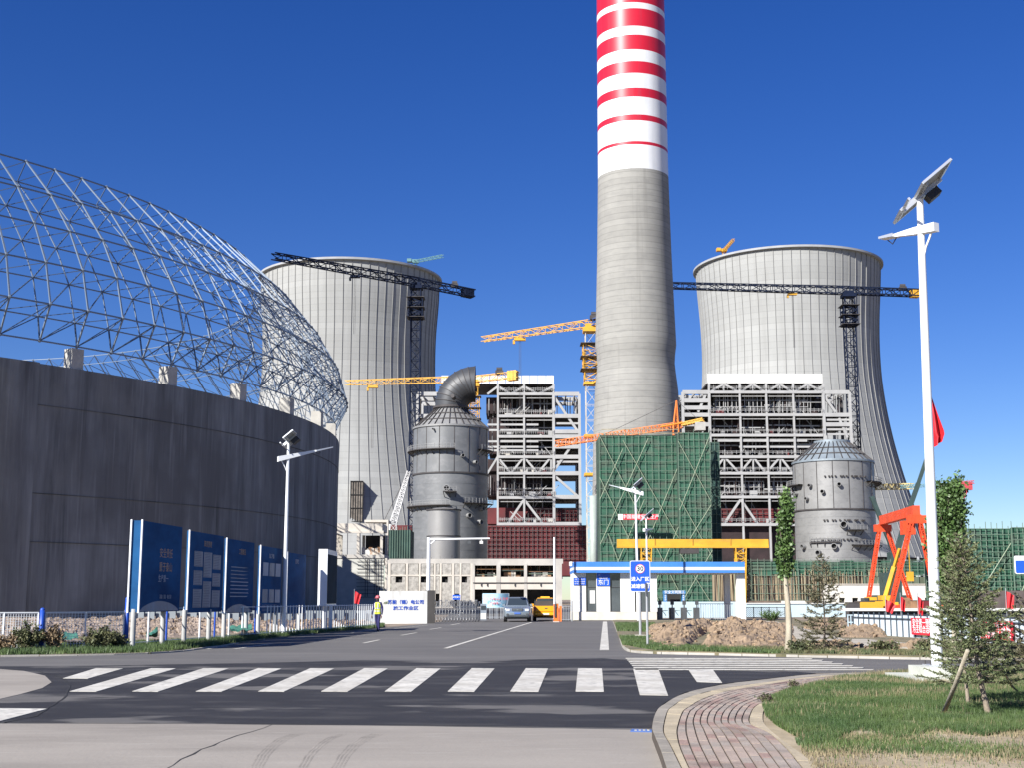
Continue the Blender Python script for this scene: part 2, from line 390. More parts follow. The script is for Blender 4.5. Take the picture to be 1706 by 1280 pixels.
# ================================================= the round silo with its unfinished roof frame
TC = (-96.5, 158.0); TR = 75.0; TZ = 21.2
WALL = mat('cast_concrete', (.18,.182,.18), .9, var=.34, scale=.5, stretch=(1.2,1.2,.12), bump=.3, bscale=3)
overlay(WALL, (.125,.122,.118), .12, .46, .60, amount=.8, seed=4)
overlay(WALL, (.235,.228,.21), .35, .55, .72, stretch=(1,1,.4), amount=.5, seed=41)
overlay(WALL, (.29,.29,.285), 2.4, .55, .74, stretch=(1.5,1.5,.06), amount=.5, seed=8)
PALE = mat('pale_cast_concrete', (.40,.385,.35), .9, var=.12, scale=.8, bump=.2)
STEELD = mat('blue_grey_steel', (.07,.10,.155), .45, .3, var=.1, scale=.5)  # darker copy for the web bars: their shade is put into the colour
STEELB = mat('blue_white_steel', (.17,.215,.275), .45, .3, var=.06, scale=.5)  # lighter copy for ribs and rings, painted as if sunlit
silo = thing('coal_silo', 'huge round dark concrete silo with an unfinished lattice roof frame', 'silo', (TC[0], TC[1], 0))
def tp(r, th, z): return Vector((TC[0]+r*math.sin(th), TC[1]-r*math.cos(th), z))
# wall in lifts; each lift a part, set 3 cm in or out
zs = [0, 6.3, 10.3, 17.7, TZ]
JNT = mat('joint_shadow_grey', (.085,.085,.085), .95, var=.5, scale=.25)
for k in range(4):
    MB().lathe([(TR-.8, zs[k]), (TR+.015*k, zs[k]), (TR+.015*k, zs[k+1]), (TR-1.2, zs[k+1])], (TC[0],TC[1],0), 180).build('wall_lift', WALL, silo, smooth=True, angle=30)
def arcbox(th0, th1, r0, r1, z0, z1, n=6):
    mb = MB(); return mb.lathe([(r0,z0),(r1,z0),(r1,z1),(r0,z1)], (TC[0],TC[1],0), n, th0, th1, close=True)
for z in zs[1:-1]: MB().lathe([(TR-.1,z-(.045 if z > 17 else .018)),(TR+.07,z-(.045 if z > 17 else .018)),(TR+.07,z+.02),(TR-.1,z+.02)], (TC[0],TC[1],0), 180, R(20), R(120), close=True).build('form_joint', JNT, silo)
a0, a1 = R(44.9), R(49.15)
MB().lathe([(TR-1,0),(TR+.40,0),(TR+.40,TZ+.02),(TR-1,TZ+.02)], (TC[0],TC[1],0), 10, a0, a1, close=True).build('buttress', WALL, silo)
for z in (16.15, 13.6, 8.1): arcbox(a0, a1, TR+.3, TR+.40, z, z+.12).build('form_joint', WALL, silo)
for th, z0, z1 in ((54.6,8.2,16.0),(66.2,.2,8.0),(72.4,8.3,16.0),(79.4,.2,8.0),(50.6,.2,8.0),(62,16.4,21.1),(58.3,.2,8.0),(84.0,8.3,16.0)):
    arcbox(R(th), R(th+.05), TR-.1, TR+.035, z0, z1, 1).build('form_joint', WALL, silo)
# anchor holes near the top
HOLE = mat('dark_hole', (.02,.02,.02), .9)
for th in [58.2,58.9,60.1,63.2,64.0,66.8,67.4,69.9,70.4,71.5,73.2,75.0,76.6,78.1]:
    z = TZ - random.uniform(.7, 1.6); p = tp(TR-.02, R(th), z); n = tp(TR+.03, R(th), z); MB().tube(p, n, .11, n=8).build('anchor_hole', HOLE, silo)
# pillars, every third bay
for k in range(44):
    th = 52.1+8.18*k; th_ = (th+180) % 360-180
    if not (20 < th < 262): continue
    t = R(th); c = tp(TR-.75, t, 0); o = bpy.data.objects.new('pillar', unit('box', PALE)); COL.objects.link(o); o.parent = silo
    o.location = (c.x-TC[0], c.y-TC[1], TZ-.01); o.rotation_euler = (0,0,t); o.scale = (1.15, 1.2, 1.85)
# roof frame: five rows of a double-layer grid
NB = 132
OUT = [(74.6,23.25),(76.0,26.2),(74.9,30.0),(72.6,33.9),(69.3,37.9),(64.9,42.0)]
INN = [None,(74.1,25.4),(72.9,29.0),(70.6,32.7),(67.5,36.5),(63.6,40.3)]
frame = MB().ball((0,0,0), .01).build('frame_hub', STEELB, None); bpy.data.objects.remove(frame)
def nd(L, i, k): r, z = L[k]; return tp(r, R(52.1)+2*math.pi*i/NB, z)
vis = range(0, NB)
def rod(mb, p, q, r): mb.beam(p, q, r*1.5)
for i in vis:
    m = MB()
    for k in range(5): rod(m, nd(OUT,i,k), nd(OUT,i,k+1), .085)
    m.build('roof_rib', STEELB, silo)
for k in range(6):
    m = MB()
    for i in vis: rod(m, nd(OUT,i,k), nd(OUT,i+1,k), .08)
    m.build('ring_chord', STEELB, silo)
    if k:
        m = MB()
        for i in vis: rod(m, nd(INN,i,k), nd(INN,i+1,k), .065)
        m.build('ring_chord', STEELB, silo)
m = MB(); m2 = MB()
for i in vis:
    for k in range(1, 6):
        rod(m, nd(OUT,i,k), nd(INN,i,k), .05); rod(m, nd(INN,i,k), nd(OUT,i+1,k), .04)
        if k < 5: rod(m2, nd(INN,i,k), nd(INN,i,k+1), .06)
        rod(m, nd(OUT,i,k-1), nd(INN,i+1,k), .055)
    rod(m, nd(OUT,i,0), nd(INN,i,1), .07); rod(m, nd(OUT,i,0), nd(OUT,i+1,1), .055)
    for k in range(6): p = nd(OUT,i,k); m2.ball(p, .17, 6, 4)
tag(m.build('web_bracing', STEELD, silo), kind='stuff'); tag(m2.build('inner_grid', STEELB, silo), kind='stuff')
# ================================================= cooling towers
TOWC = mat('tower_concrete', (.315,.32,.31), .9, var=.07, scale=.03, bump=.2, bscale=1.5, stretch=(1,1,.4))
overlay(TOWC, (.275,.278,.268), .25, .5, .7, stretch=(1,1,.2), amount=.6, seed=11)
overlay(TOWC, (.24,.24,.23), .12, .55, .72, stretch=(1.5,1.5,.08), amount=.55, seed=52)
mul_lines(TOWC, 'Z', 3.1, .88, .10)
RIBM = mat('tower_rib', (.23,.23,.225), .9, var=.1, scale=.05)
TOWD = mat('rim_concrete', (.31,.32,.33), .9, var=.08, scale=.2)
def cooling_tower(cx_px, prof_px, Y, label, nr, th_off=0, door=None):
    base = at(cx_px, 1000, Y); bx = base.x
    prof = []
    for hw, py in prof_px: prof.append((hw/F*Y*1.0, zat(py, Y)))
    prof = [(r*(CP+(z-CH)/Y*SP), z) for r, z in prof]         # same depth correction as the lens
    prof.sort(key=lambda q: q[1]); P = smooth_line([Vector((r, z, 0)) for r, z in prof], 5); P = [(p.x, p.y) for p in P]
    zt = P[-1][1]; rt = P[-1][0]; t = thing('cooling_tower', label, 'cooling tower', (bx, Y, 0))
    MB().lathe(P + [(rt+.9, zt+.2), (rt+1.1, zt+1.5), (rt-.6, zt+1.5), (rt-1, zt-2), (rt*.97, zt-12)], (bx,Y,0), 144).build('shell', TOWC, t, smooth=True, angle=40)
    MB().lathe([(rt+.9,zt+.15),(rt+1.6,zt+.3),(rt+1.6,zt+1.3),(rt+.9,zt+1.45)], (bx,Y,0), 144, close=True).build('rim', TOWD, t, smooth=True, angle=40)
    # ribs: one mesh, turned about the axis
    rb = MB(); w = .22; d = .30
    for i in range(len(P)-1):
        (r0,z0),(r1,z1) = P[i], P[i+1]
        rb.add([(-w/2,-r0+.05,z0),(w/2,-r0+.05,z0),(w/2,-r0-d,z0),(-w/2,-r0-d,z0),(-w/2,-r1+.05,z1),(w/2,-r1+.05,z1),(w/2,-r1-d,z1),(-w/2,-r1-d,z1)], [(0,3,7,4),(3,2,6,7),(2,1,5,6)])
    r0 = rb.build('rib', RIBM, t, world=False); r0.rotation_euler = (0,0,R(th_off))
    for i in range(1, nr):
        c = r0.copy(); COL.objects.link(c); c.parent = t; c.rotation_euler = (0,0,R(th_off+360*i/nr))
    # raking columns at the foot
    zb = P[0][1]; rbm = P[0][0]
    for i in range(40):
        for s in (-1, 1):
            a = 2*math.pi*i/40; b = a+s*.075
            member('raking_column', (bx+rbm*math.sin(a), Y-rbm*math.cos(a), zb+.3), (bx+(rbm+4)*math.sin(b), Y-(rbm+4)*math.cos(b), 0), 1.0, 1.0, TOWD, t)
    return t, P
Yc = 680
right_prof = [(150,452),(148.5,486),(145,540),(144,590),(146,640),(152,690),(161,740),(173,790),(186,836),(201,885),(218,935)]
ctR, PR = cooling_tower(1330, right_prof, Yc, 'right-hand grey ribbed cooling tower behind the dark blue tower crane', 68, 1.3)
left_prof = [(146.5,470),(146,505),(142.5,560),(142,610),(144,655),(150,700),(159,745),(171,795),(184,840),(199,888),(216,938)]
ctL, PL = cooling_tower(574, left_prof, Yc, 'left-hand grey ribbed cooling tower rising behind the round silo', 68, 2.4)
# access opening with grille low on the left tower
q = at(594, 836, Yc-56); e0 = at(585,803,Yc-58); e1 = at(604,870,Yc-58)
dr_ = boxpart('access_frame', e0.x, e1.x, Yc-59.2, Yc-50, e1.z, e0.z, mat('brown_grille', (.16,.14,.12), .9, var=.3, scale=.5), ctL)
for k in range(6): boxpart('grille_bar', e0.x+k*(e1.x-e0.x)/5-.12, e0.x+k*(e1.x-e0.x)/5+.12, Yc-59.5, Yc-59.2, e1.z, e0.z, HOLE, ctL)
for k in range(4): boxpart('grille_rail', e0.x-.2, e1.x+.2, Yc-59.7, Yc-59.5, e1.z+k*(e0.z-e1.z)/3-.15, e1.z+k*(e0.z-e1.z)/3+.15, HOLE, ctL)
# ================================================= chimney
CHY = 345.0
CONC = mat('chimney_concrete', (.27,.265,.245), .9, var=.06, scale=.15, bump=.3, bscale=2, stretch=(1,1,.5))
overlay(CONC, (.215,.212,.20), .35, .48, .68, stretch=(1,1,3), amount=.55, seed=13)
overlay(CONC, (.19,.185,.17), .5, .58, .72, stretch=(1.5,1.5,.05), amount=.5, seed=51)
mul_lines(CONC, 'Z', 1.6, .78, .12)
CRED = mat('chimney_red', (.50,.012,.03), .38, var=.05, scale=.2)
CWHT = mat('chimney_white', (.70,.71,.72), .4, var=.03, scale=.2)
overlay(CWHT, (.52,.54,.56), .4, .55, .72, stretch=(1.5,1.5,.08), amount=.5, seed=53); overlay(CRED, (.40,.03,.05), .5, .52, .7, stretch=(1.5,1.5,.1), amount=.6, seed=54)
chx = at(1060, 640, CHY).x
ch = thing('chimney', 'tall tapering concrete chimney with red and white bands', 'chimney', (chx, CHY, 0))
def hw(py):
    T = [(-700,52),(0,56),(290,58.3),(420,61.5),(520,65),(560,66.6),(578,67.2),(592,65),(605,63.8),(622,65.5),(650,69),(720,72.5),(800,75),(960,80),(1010,82)]
    for (a, b), (c, d) in zip(T, T[1:]):
        if a <= py <= c: return b+(d-b)*(py-a)/(c-a)
    return T[-1][1]
def chr_(py):
    z = zat(py, CHY); return hw(py)/F*(CHY*CP+(z-CH)*SP), z
def chseg(y0, y1, m, name, n=1, dr=0):
    return MB().lathe([(chr_(y1+(y0-y1)*k/n)[0]+dr, chr_(y1+(y0-y1)*k/n)[1]) for k in range(n+1)], (chx,CHY,0), 128).build(name, m, ch, smooth=True)
# the centre of the front face is nearer, so band heights are taken at the visible front
def fr(py):
    z = at(1060, py, CHY-8.9).z; lo, hi = -900., 1000.      # pixel row on the axis for that height
    for _ in range(40):
        mid = (lo+hi)/2
        if zat(mid, CHY) > z: lo = mid
        else: hi = mid
    return lo
def yy(z6): return z6/4.265
bands = [(yy(1005),yy(1027)),(yy(815),yy(856)),(yy(625),yy(688)),(yy(436),yy(520)),(yy(248),yy(352)),(yy(60),yy(185)),(yy(-140),yy(18)),(-90,-48),(-170,-125),(-260,-214)]
top = fr(yy(1196)); cur = top
chseg(cur, 1010, CONC, 'shaft', 46)
for a, b in bands:
    a = fr(a); b = fr(b); chseg(b, cur, CWHT, 'white_band', 2); chseg(a, b, CRED, 'red_band', 2); cur = a
chseg(-420, cur, CWHT, 'white_band', 4)
for px, py in [(1059,85),(1061,233),(1062,383),(1064,534)]:
    p = at(px, py, CHY-9.1); boxpart('vent_opening', p.x-.28, p.x+.28, CHY-9.05-(.9 if py>500 else .2 if py>300 else 0), CHY-8, p.z-.45, p.z+.45, HOLE, ch)
# ================================================= materials of the plant
WST = mat('white_steel', (.35,.35,.345), .5, var=.08, scale=.2)
overlay(WST, (.35,.33,.30), .8, .58, .72, amount=.5, seed=21)
DST = mat('dark_steel', (.05,.045,.045), .7, var=.3, scale=.3)
MAROON = mat('red_primer', (.115,.016,.018), .7, var=.2, scale=.12)
overlay(MAROON, (.08,.02,.02), .2, .5, .65, amount=.7, seed=22)
MARD = mat('dark_primer', (.026,.014,.015), .8, var=.4, scale=.2)  # red primer darkened: shade inside the frames is put into the colour
PANEL = mat('white_cladding', (.60,.60,.57), .5, var=.05, scale=.3)
NETG = mat('green_net', (.026,.092,.056), .85, var=.22, scale=.25, bump=1, bscale=1.5)
overlay(NETG, (.05,.115,.085), .5, .5, .7, stretch=(1,1,2.5), amount=.7, seed=23)
overlay(NETG, (.085,.09,.07), .22, .50, .64, stretch=(1,1,3), amount=.6, seed=24)
POLE = mat('scaffold_pole', (.13,.19,.14), .6, var=.1, scale=.4)
POLEL = mat('light_pole', (.24,.29,.20), .6)
POLEB = mat('bamboo_pole', (.33,.28,.18), .8, var=.25, scale=.6)
TANKG = mat('grey_plate', (.165,.17,.172), .5, .25, var=.10, scale=.25, bump=.1)
overlay(TANKG, (.22,.22,.22), .5, .5, .7, stretch=(1,1,2), amount=.6, seed=25)
TANKL = mat('light_grey_plate', (.245,.245,.24), .5, .25, var=.10, scale=.25, bump=.1)
overlay(TANKL, (.17,.17,.17), .8, .52, .7, stretch=(1,1,2), amount=.5, seed=26)
CONEB = mat('blue_grey_plate', (.23,.27,.30), .5, .3, var=.12, scale=.4)
DUCT = mat('dark_duct', (.052,.055,.06), .5, .2, var=.15, scale=.4)
GREYC = mat('weathered_concrete', (.42,.40,.365), .9, var=.12, scale=.3, bump=.3, bscale=3)
# ================================================= the two boiler houses: white steel frames round red boilers
def boiler(Y, cols, beams, wings, parapet, vbr, xbr, label, boxes, wingbr, small, dark, tubes):
    xs = [at(c, 800, Y).x for c in cols]; mid = (xs[0]+xs[-1])/2
    b = thing('boiler_house', label, 'boiler house', (mid, Y, 0))
    def P(px, py, dy=0): q = at(px, py, Y); return Vector((q.x, Y+dy, q.z))
    D = [0, 13, 26]
    top = beams[0]
    for px in cols:
        for dy in D: p0 = P(px, 940, dy); p1 = P(px, top, dy); member('steel_column', (p1.x, p1.y, 0), p1, .72 if dy == 0 else .7, .8, WST if dy == 0 else DST, b)  # rear rows use dark steel to paint in the shade of the interior
    for (x0, x1, ys) in wings:
        for px in (x0, x1):
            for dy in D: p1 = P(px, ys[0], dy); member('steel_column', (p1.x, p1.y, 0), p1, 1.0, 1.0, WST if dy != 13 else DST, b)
        for y in ys:
            for dy in (-.1, 13, 26): member('steel_beam', P(x0,y,dy), P(x1,y,dy), .7, 1.5, WST, b)
            if y != ys[0]: q0 = P(x0,y); q1 = P(x1,y); boxpart('floor_deck', min(q0.x,q1.x), max(q0.x,q1.x), Y+1, Y+25, q0.z-.5, q0.z-.2, DST, b)
            for k in range(3):
                xa = x0+(x1-x0)*(k+.5)/3; member('floor_beam', P(xa,y,0), P(xa,y,26), .4, .9, WST, b)
    for y in beams:
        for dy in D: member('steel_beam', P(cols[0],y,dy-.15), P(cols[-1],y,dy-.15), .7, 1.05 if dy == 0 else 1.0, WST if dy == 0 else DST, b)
        q0 = P(cols[0],y); q1 = P(cols[-1],y); boxpart('floor_deck', q0.x, q1.x, Y+1, Y+25.5, q0.z-.3, q0.z, DST, b)
        # handrail
        for hz in (.6, 1.1): member('handrail', (q0.x, Y-.9, q0.z+1+hz), (q1.x, Y-.9, q0.z+1+hz), .12, .12, WST, b)
        for k in range(26): xx = q0.x+(q1.x-q0.x)*k/25; member('rail_post', (xx, Y-.9, q0.z+.9), (xx, Y-.9, q0.z+2.1+random.uniform(0,.5)), .12, .12, WST, b)
    for a in small: member('secondary_beam', P(a[0],a[2],.5), P(a[1],a[2],.5), .5, .75, WST, b)
    for a, c in vbr: member('brace', P(*a,.3), P(*c,.3), .85, .85, WST, b)
    for (y0, y1, xl) in xbr:
        for k in range(len(xl)-1):
            u, v = ((xl[k],y0),(xl[k+1],y1)) if k % 2 else ((xl[k],y1),(xl[k+1],y0))
            member('truss_brace', P(*u,.3), P(*v,.3), .75, .75, WST, b)
            if k % 2 == 0: member('truss_post', P(xl[k+1],y0,.3), P(xl[k+1],y1,.3), .55, .55, WST, b)
    for a, c in wingbr: member('brace', P(*a,.4), P(*c,.4), .9, .9, WST, b)
    px0, px1, y0, y1, n = parapet
    for k in range(n):
        a = P(px0+(px1-px0)*k/n, y1); c = P(px0+(px1-px0)*(k+1)/n, y0)
        boxpart('parapet_panel', a.x+.12, c.x-.12, Y-.5+random.uniform(-.05,.05), Y-.1, a.z, c.z, PANEL, b)
    a = P(px0,y1); c = P(px1,y0); boxpart('roof_slab', a.x, c.x, Y+.1, Y+26, a.z-.4, a.z+.2, DST, b)
    for px in cols: p = P(px, y0); member('roof_post', P(px, beams[0]), P(px, y1), .8, .8, WST, b)
    for (x0, x1, y0_, y1_, dy, mm, nm) in boxes:
        a = P(x0,y1_,0); c = P(x1,y0_,0)
        k = (Y+dy)/Y
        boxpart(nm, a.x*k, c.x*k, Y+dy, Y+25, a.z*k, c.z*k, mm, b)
    # cages of stiffener bars on the red casings, pipes hanging inside
    for (x0, x1, y0_, y1_, nx, ny, dy, mm) in tubes:
        k = (Y+dy)/Y; a = P(x0,y1_); c = P(x1,y0_)
        for i in range(nx+1):
            xx = (a.x+(c.x-a.x)*i/nx)*k; member('stiffener', (xx, Y+dy, a.z*k), (xx, Y+dy, c.z*k), .22, .22, mm, b)
        for j in range(ny+1):
            zz = (a.z+(c.z-a.z)*j/ny)*k; member('stiffener', (a.x*k, Y+dy-.2, zz), (c.x*k, Y+dy-.2, zz), .22, .22, mm, b)
    rnd = random.Random(Y+cols[0])
    for (x0, x1, y0_, y1_, n) in dark:
        for i in range(n):
            xx = rnd.uniform(x0, x1); dy = rnd.uniform(2, 9); a = P(xx, y1_-rnd.uniform(0,.4)*(y1_-y0_)); c = P(xx, y0_)
            member('hanging_pipe', (a.x, Y+dy, a.z), (c.x, Y+dy, c.z), .3, .3, rnd.choice([DST, MARD, MARD, WST, TANKG]), b, 'rod')
    # finer steel standing behind the front frame
    GST = mat('grey_steel', (.27,.27,.265), .6, var=.15)
    for i in range(len(beams)-1):
        for j in range(len(cols)-1):
            xa, xb = cols[j], cols[j+1]; dy = rnd.uniform(2.5,6)
            for f in (.3,.62):
                px_ = xa+(xb-xa)*(f+rnd.uniform(-.08,.08)); member('inner_column', P(px_,beams[i+1],dy), P(px_,beams[i],dy), .32, .32, GST, b)
            yy_ = beams[i]+(beams[i+1]-beams[i])*rnd.uniform(.35,.65); member('inner_beam', P(xa,yy_,dy), P(xb,yy_,dy), .3, .5, rnd.choice((GST,WST)), b)
            if rnd.random() < .55: u_ = rnd.choice((0,1)); member('inner_brace', P(xa if u_ else xb,beams[i+1],dy), P((xa+xb)/2,beams[i]+4,dy), .3, .3, GST, b)
        member('secondary_beam', P(cols[0],beams[i]+6.5,.6), P(cols[-1],beams[i]+6.5,.6), .4, .35, GST, b)
    # stray short pieces of steel on the floors: cabins, stairs, bundles
    for y in beams[1:]:
        for k in range(16):
            xx = rnd.uniform(cols[0], cols[-1]); q = P(xx, y); w = rnd.uniform(.6, 3); h = rnd.uniform(.5, 2.6); dy = rnd.uniform(0, 6)
            boxpart('site_material', q.x, q.x+w, Y+dy, Y+dy+rnd.uniform(.5,3), q.z, q.z+h, rnd.choice([MARD, WST, DST, TANKL, MAROON, GREYC]), b)
        for k in range(4):
            xx = rnd.uniform(cols[0]+8, cols[-1]-12); q = P(xx, y); s = rnd.choice((-1,1))
            member('stair_flight', (q.x, Y+4, q.z), (q.x+s*5, Y+4, q.z+5), .9, .25, rnd.choice((WST, DST)), b)
    return b
DK = MARD
boiler(500, [829.5,873,922], [657,694,728,762,789.5,830,874], [(922,965,[657,694,720,728,745,762,789.5,829,874]),(696,745,[657,694,728,789.5])], (735,923,626,640,14),
    [((873,833),(846,873)),((873,833),(904,873))], [(762,789.5,[812,829,851,873,896,918]),(644,657,[812,829.5,851,873,896,922])],
    'left boiler house of white steel behind the elbow-topped absorber', [(810,908,663,690,7,DK,'boiler_casing'),(815,897,697,757,6,DK,'boiler_casing'),(812,905,766,786,8,DK,'boiler_casing'),(812,903,792,828,5,DK,'boiler_casing'),(830,921,660,872,13.5,DST,'inner_wall'),(812,962,847,874,4,MAROON,'hopper_casing'),  # dark box behind the bays paints the dim depth of the interior
      (760,978,876,960,-2,MAROON,'lower_casing'),(650,700,876,960,0,MAROON,'lower_casing')],
    [((922,660),(963,720)),((963,728),(922,786)),((922,792),(963,828))],
    [(812,897,y) for y in (708,717,736,745,751)]+[(922,965,y) for y in (706,737,770)], [(812,922,664,692,60),(812,905,698,760,14),(812,905,792,829,26),(922,963,660,700,10)],
    [(848,900,797,826,9,3,3,DST),(812,978,877,932,22,7,-2.6,DST),(880,962,849,872,12,3,3,DST)])
boiler(500, [1181,1232,1276,1321,1371], [654,692,726,762,789.5,829,875], [(1137,1181,[654,668,680,692,708]),(1371,1415,[654,692,708,740])], (1178,1370,623,639,12),
    [((1234,833),(1207,873)),((1234,833),(1262,873)),((1322,833),(1298,873)),((1322,833),(1346,873))], [(762,789.5,[1187,1207,1232,1255,1276,1300,1321,1343,1371]),(640,654,[1181,1206,1232,1254,1276,1299,1321,1346,1371])],
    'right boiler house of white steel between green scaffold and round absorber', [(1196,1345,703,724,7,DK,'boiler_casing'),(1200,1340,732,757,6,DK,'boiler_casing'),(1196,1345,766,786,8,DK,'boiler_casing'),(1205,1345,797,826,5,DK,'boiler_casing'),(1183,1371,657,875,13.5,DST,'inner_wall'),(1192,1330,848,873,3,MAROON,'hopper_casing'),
      (1187,1345,878,960,2,DK,'lower_casing')],
    [((1176,657),(1163,687)),((1371,657),(1392,687)),((1398,697),(1412,730))],
    [(1196,1345,735)]+[(1371,1415,y) for y in (700,716,724)]+[(1232,1371,y) for y in (745,)], [(1192,1350,656,690,100),(1192,1345,694,724,30),(1192,1345,728,760,20),(1192,1345,792,829,30),(1372,1412,656,735,16),(1140,1178,656,700,12)],
    [(1207,1272,803,822,8,2,3,WST),(1281,1325,803,822,6,2,3,WST),(1192,1330,849,872,14,3,2.4,DST),(1192,1345,657,690,22,3,2.5,WST)])
# ================================================= absorbers
def absorber(px, hwp, Y, y_cyl_top, y_cone_top, hwc, y_ring, m, mc, label, seams):
    x = at(px, 800, Y).x; r = hwp/F*(Y+8); t = thing('absorber_tower', label, 'absorber tower', (x, Y, 0))
    zt = zat(y_cyl_top, Y-2); zc = zat(y_cone_top, Y); zr = zat(y_ring, Y-r); rc = hwc/F*Y
    MB().lathe([(r,0),(r,zr)], (x,Y,0), 72).build('lower_shell', m, t, smooth=True)
    MB().lathe([(r*1.004,zr),(r*1.004,zt)], (x,Y,0), 72).build('upper_shell', m, t, smooth=True)
    MB().lathe([(r,zr-.25),(r+.25,zr-.25),(r+.25,zr+.1),(r,zr+.1)], (x,Y,0), 72).build('stiffening_ring', DST, t)
    MB().lathe([(r,zt-.3),(r+.3,zt-.3),(r+.3,zt+.15),(r,zt+.15)], (x,Y,0), 72).build('top_ring', mc, t)
    MB().lathe([(r+.1,zt),(rc,zc),(rc,zc+.7),(rc-.2,zc+.7)], (x,Y,0), 72).build('cone_roof', mc, t, smooth=True, angle=30)
    for k in range(32):
        a = 2*math.pi*k/32; member('cone_rib', (x+(r+.15)*math.sin(a), Y-(r+.15)*math.cos(a), zt+.1), (x+rc*math.sin(a), Y-rc*math.cos(a), zc+.15), .14, .3, DST, t)
    for f in (.36, .7):
        rr = r+(rc-r)*f; zz = zt+(zc-zt)*f; MB().lathe([(rr+.05,zz-.1),(rr+.3,zz-.1),(rr+.3,zz+.15),(rr+.05,zz+.15)], (x,Y,0), 48).build('cone_hoop', DST, t)
    for k in range(16):
        a = 2*math.pi*(k+.35)/16; member('seam', (x+(r+.05)*math.sin(a), Y-(r+.05)*math.cos(a), zr), (x+(r+.05)*math.sin(a), Y-(r+.05)*math.cos(a), zt-.3), .16, .12, DST, t)
    for k in range(11):
        zz = zr*(k+1)/12; MB().lathe([(r,zz-.03),(r+.04,zz-.03),(r+.04,zz+.05),(r,zz+.05)], (x,Y,0), 60).build('weld_seam', m, t)
    return t, x, r, zt, zc, zr, rc
def gallery(t, x, Y, r, z, a0, a1, w=1.5):
    a0 = R(a0); a1 = R(a1); n = max(4, int((a1-a0)/.09))
    MB().lathe([(r,z-.15),(r+w,z-.15),(r+w,z+.05),(r,z+.05)], (x,Y,0), n, a0, a1, close=True).build('platform', DST, t)
    for hz in (.55, 1.1): MB().lathe([(r+w-.06,z+hz-.04),(r+w,z+hz-.04),(r+w,z+hz+.05),(r+w-.06,z+hz+.05)], (x,Y,0), n, a0, a1, close=True).build('guard_rail', TANKL, t)
    for k in range(n+1):
        a = a0+(a1-a0)*k/n; s, c = math.sin(a), math.cos(a)
        member('rail_post', (x+(r+w)*s, Y-(r+w)*c, z), (x+(r+w)*s, Y-(r+w)*c, z+1.15), .1, .1, TANKL, t)
        if k % 2 == 0: member('bracket', (x+r*s, Y-r*c, z-1.3), (x+(r+w)*s, Y-(r+w)*c, z-.1), .14, .14, DST, t)
def nozzle(t, x, Y, r, px, py, rp, m=DST):
    p = at(px, py, Y-r*.8); s = max(-.97, min(.97, (p.x-x)/r)); a = math.asin(s); z = at(px, py, Y-r*math.cos(a)).z
    q0 = Vector((x+(r-.3)*math.sin(a), Y-(r-.3)*math.cos(a), z)); q1 = Vector((x+(r+.9)*math.sin(a), Y-(r+.9)*math.cos(a), z)); rr = rp/F*Y
    o = MB().lathe([(rr*.82,0),(rr*.82,1.3),(rr,1.3),(rr,0)], (0,0,0), 16)
    d = (q1-q0).normalized(); M = d.to_track_quat('Z','Y').to_matrix()
    o.v = [tuple(M @ Vector(v) + q0) for v in o.v]; n = o.build('pipe_stub', TANKL, t, smooth=True, angle=40)
    o2 = MB().tube(q0, q0+d*.55, rr*.83, n=16); o2.build('stub_opening', HOLE, n)
t1, x1, r1, zt1, zc1, zr1, rc1 = absorber(750.5, 60.5, 325, 714, 684, 27, 787, TANKG, TANKL, 'left grey round absorber tower with big dark elbow duct on top', 0)
gallery(t1, x1, 325, r1, zat(748,316), -110, 8); gallery(t1, x1, 325, r1, zat(748,317), 48, 88)
gallery(t1, x1, 325, r1, zat(842,316), -110, 2); gallery(t1, x1, 325, r1, zat(838,316), 22, 82)
gallery(t1, x1, 325, r1, zat(820,316), -6, 10, 2.2)
for a in ((745,814,5),(770,760,3),(790,771,3),(780,860,4),(797,871,4),(800,848,4.5),(724,716,1.5)): nozzle(t1, x1, 325, r1, *a)
# elbow duct in gores
Cb = Vector((x1+rc1+1.9, 325, zc1+.7)); Rb = rc1+1.9
prev = None; ng = 9
for k in range(ng):
    mb = MB(); ring = []
    for j in (k, k+1):
        t = j/ng*R(90); rr = rc1*(1+.14*j/ng); c = Vector((Cb.x-Rb*math.cos(t), 325, Cb.z+Rb*math.sin(t))); ax = Vector((-math.cos(t), 0, math.sin(t)))
        ring.append([c + ax*(rr*math.cos(q)) * (1 if math.cos(q) > 0 else 1) + Vector((0, rr*math.sin(q), 0)) for q in [2*math.pi*i/40 for i in range(40)]])
    inner = mb; n = 40
    for rg in ring:
        for i, p in enumerate(rg):
            # keep the inside of the bend from folding over itself
            v = p-Cb
            pass
    mb.add(ring[0]+ring[1], [(i, (i+1) % n, n+(i+1) % n, n+i) for i in range(n)]); mb.build('duct_segment', DUCT, t1, smooth=True)
    fl = ring[1]; c = sum(fl, Vector())/n
    m3 = MB(); o_ = [c+(p-c)*1.035 for p in fl]; d_ = (ring[1][0]-ring[0][0]).normalized()*.15
    for i in range(n):
        j = (i+1) % n; m3.quad(fl[i], fl[j], o_[j], o_[i]); m3.quad(o_[i], o_[j], o_[j]+d_, o_[i]+d_); m3.quad(o_[i]+d_, o_[j]+d_, fl[j]+d_, fl[i]+d_)
    m3.build('duct_flange', DST, t1)
nozz = at(756,662,318); MB().tube((nozz.x,320,nozz.z),(nozz.x-.3,317.6,nozz.z+.2),.5,n=12).build('pipe_stub', DST, t1)
MB().lathe([(rc1+.05,zc1+.3),(rc1+.5,zc1+.3),(rc1+.5,zc1+.8),(rc1+.05,zc1+.8)], (x1,325,0), 40).build('neck_flange', DST, t1)
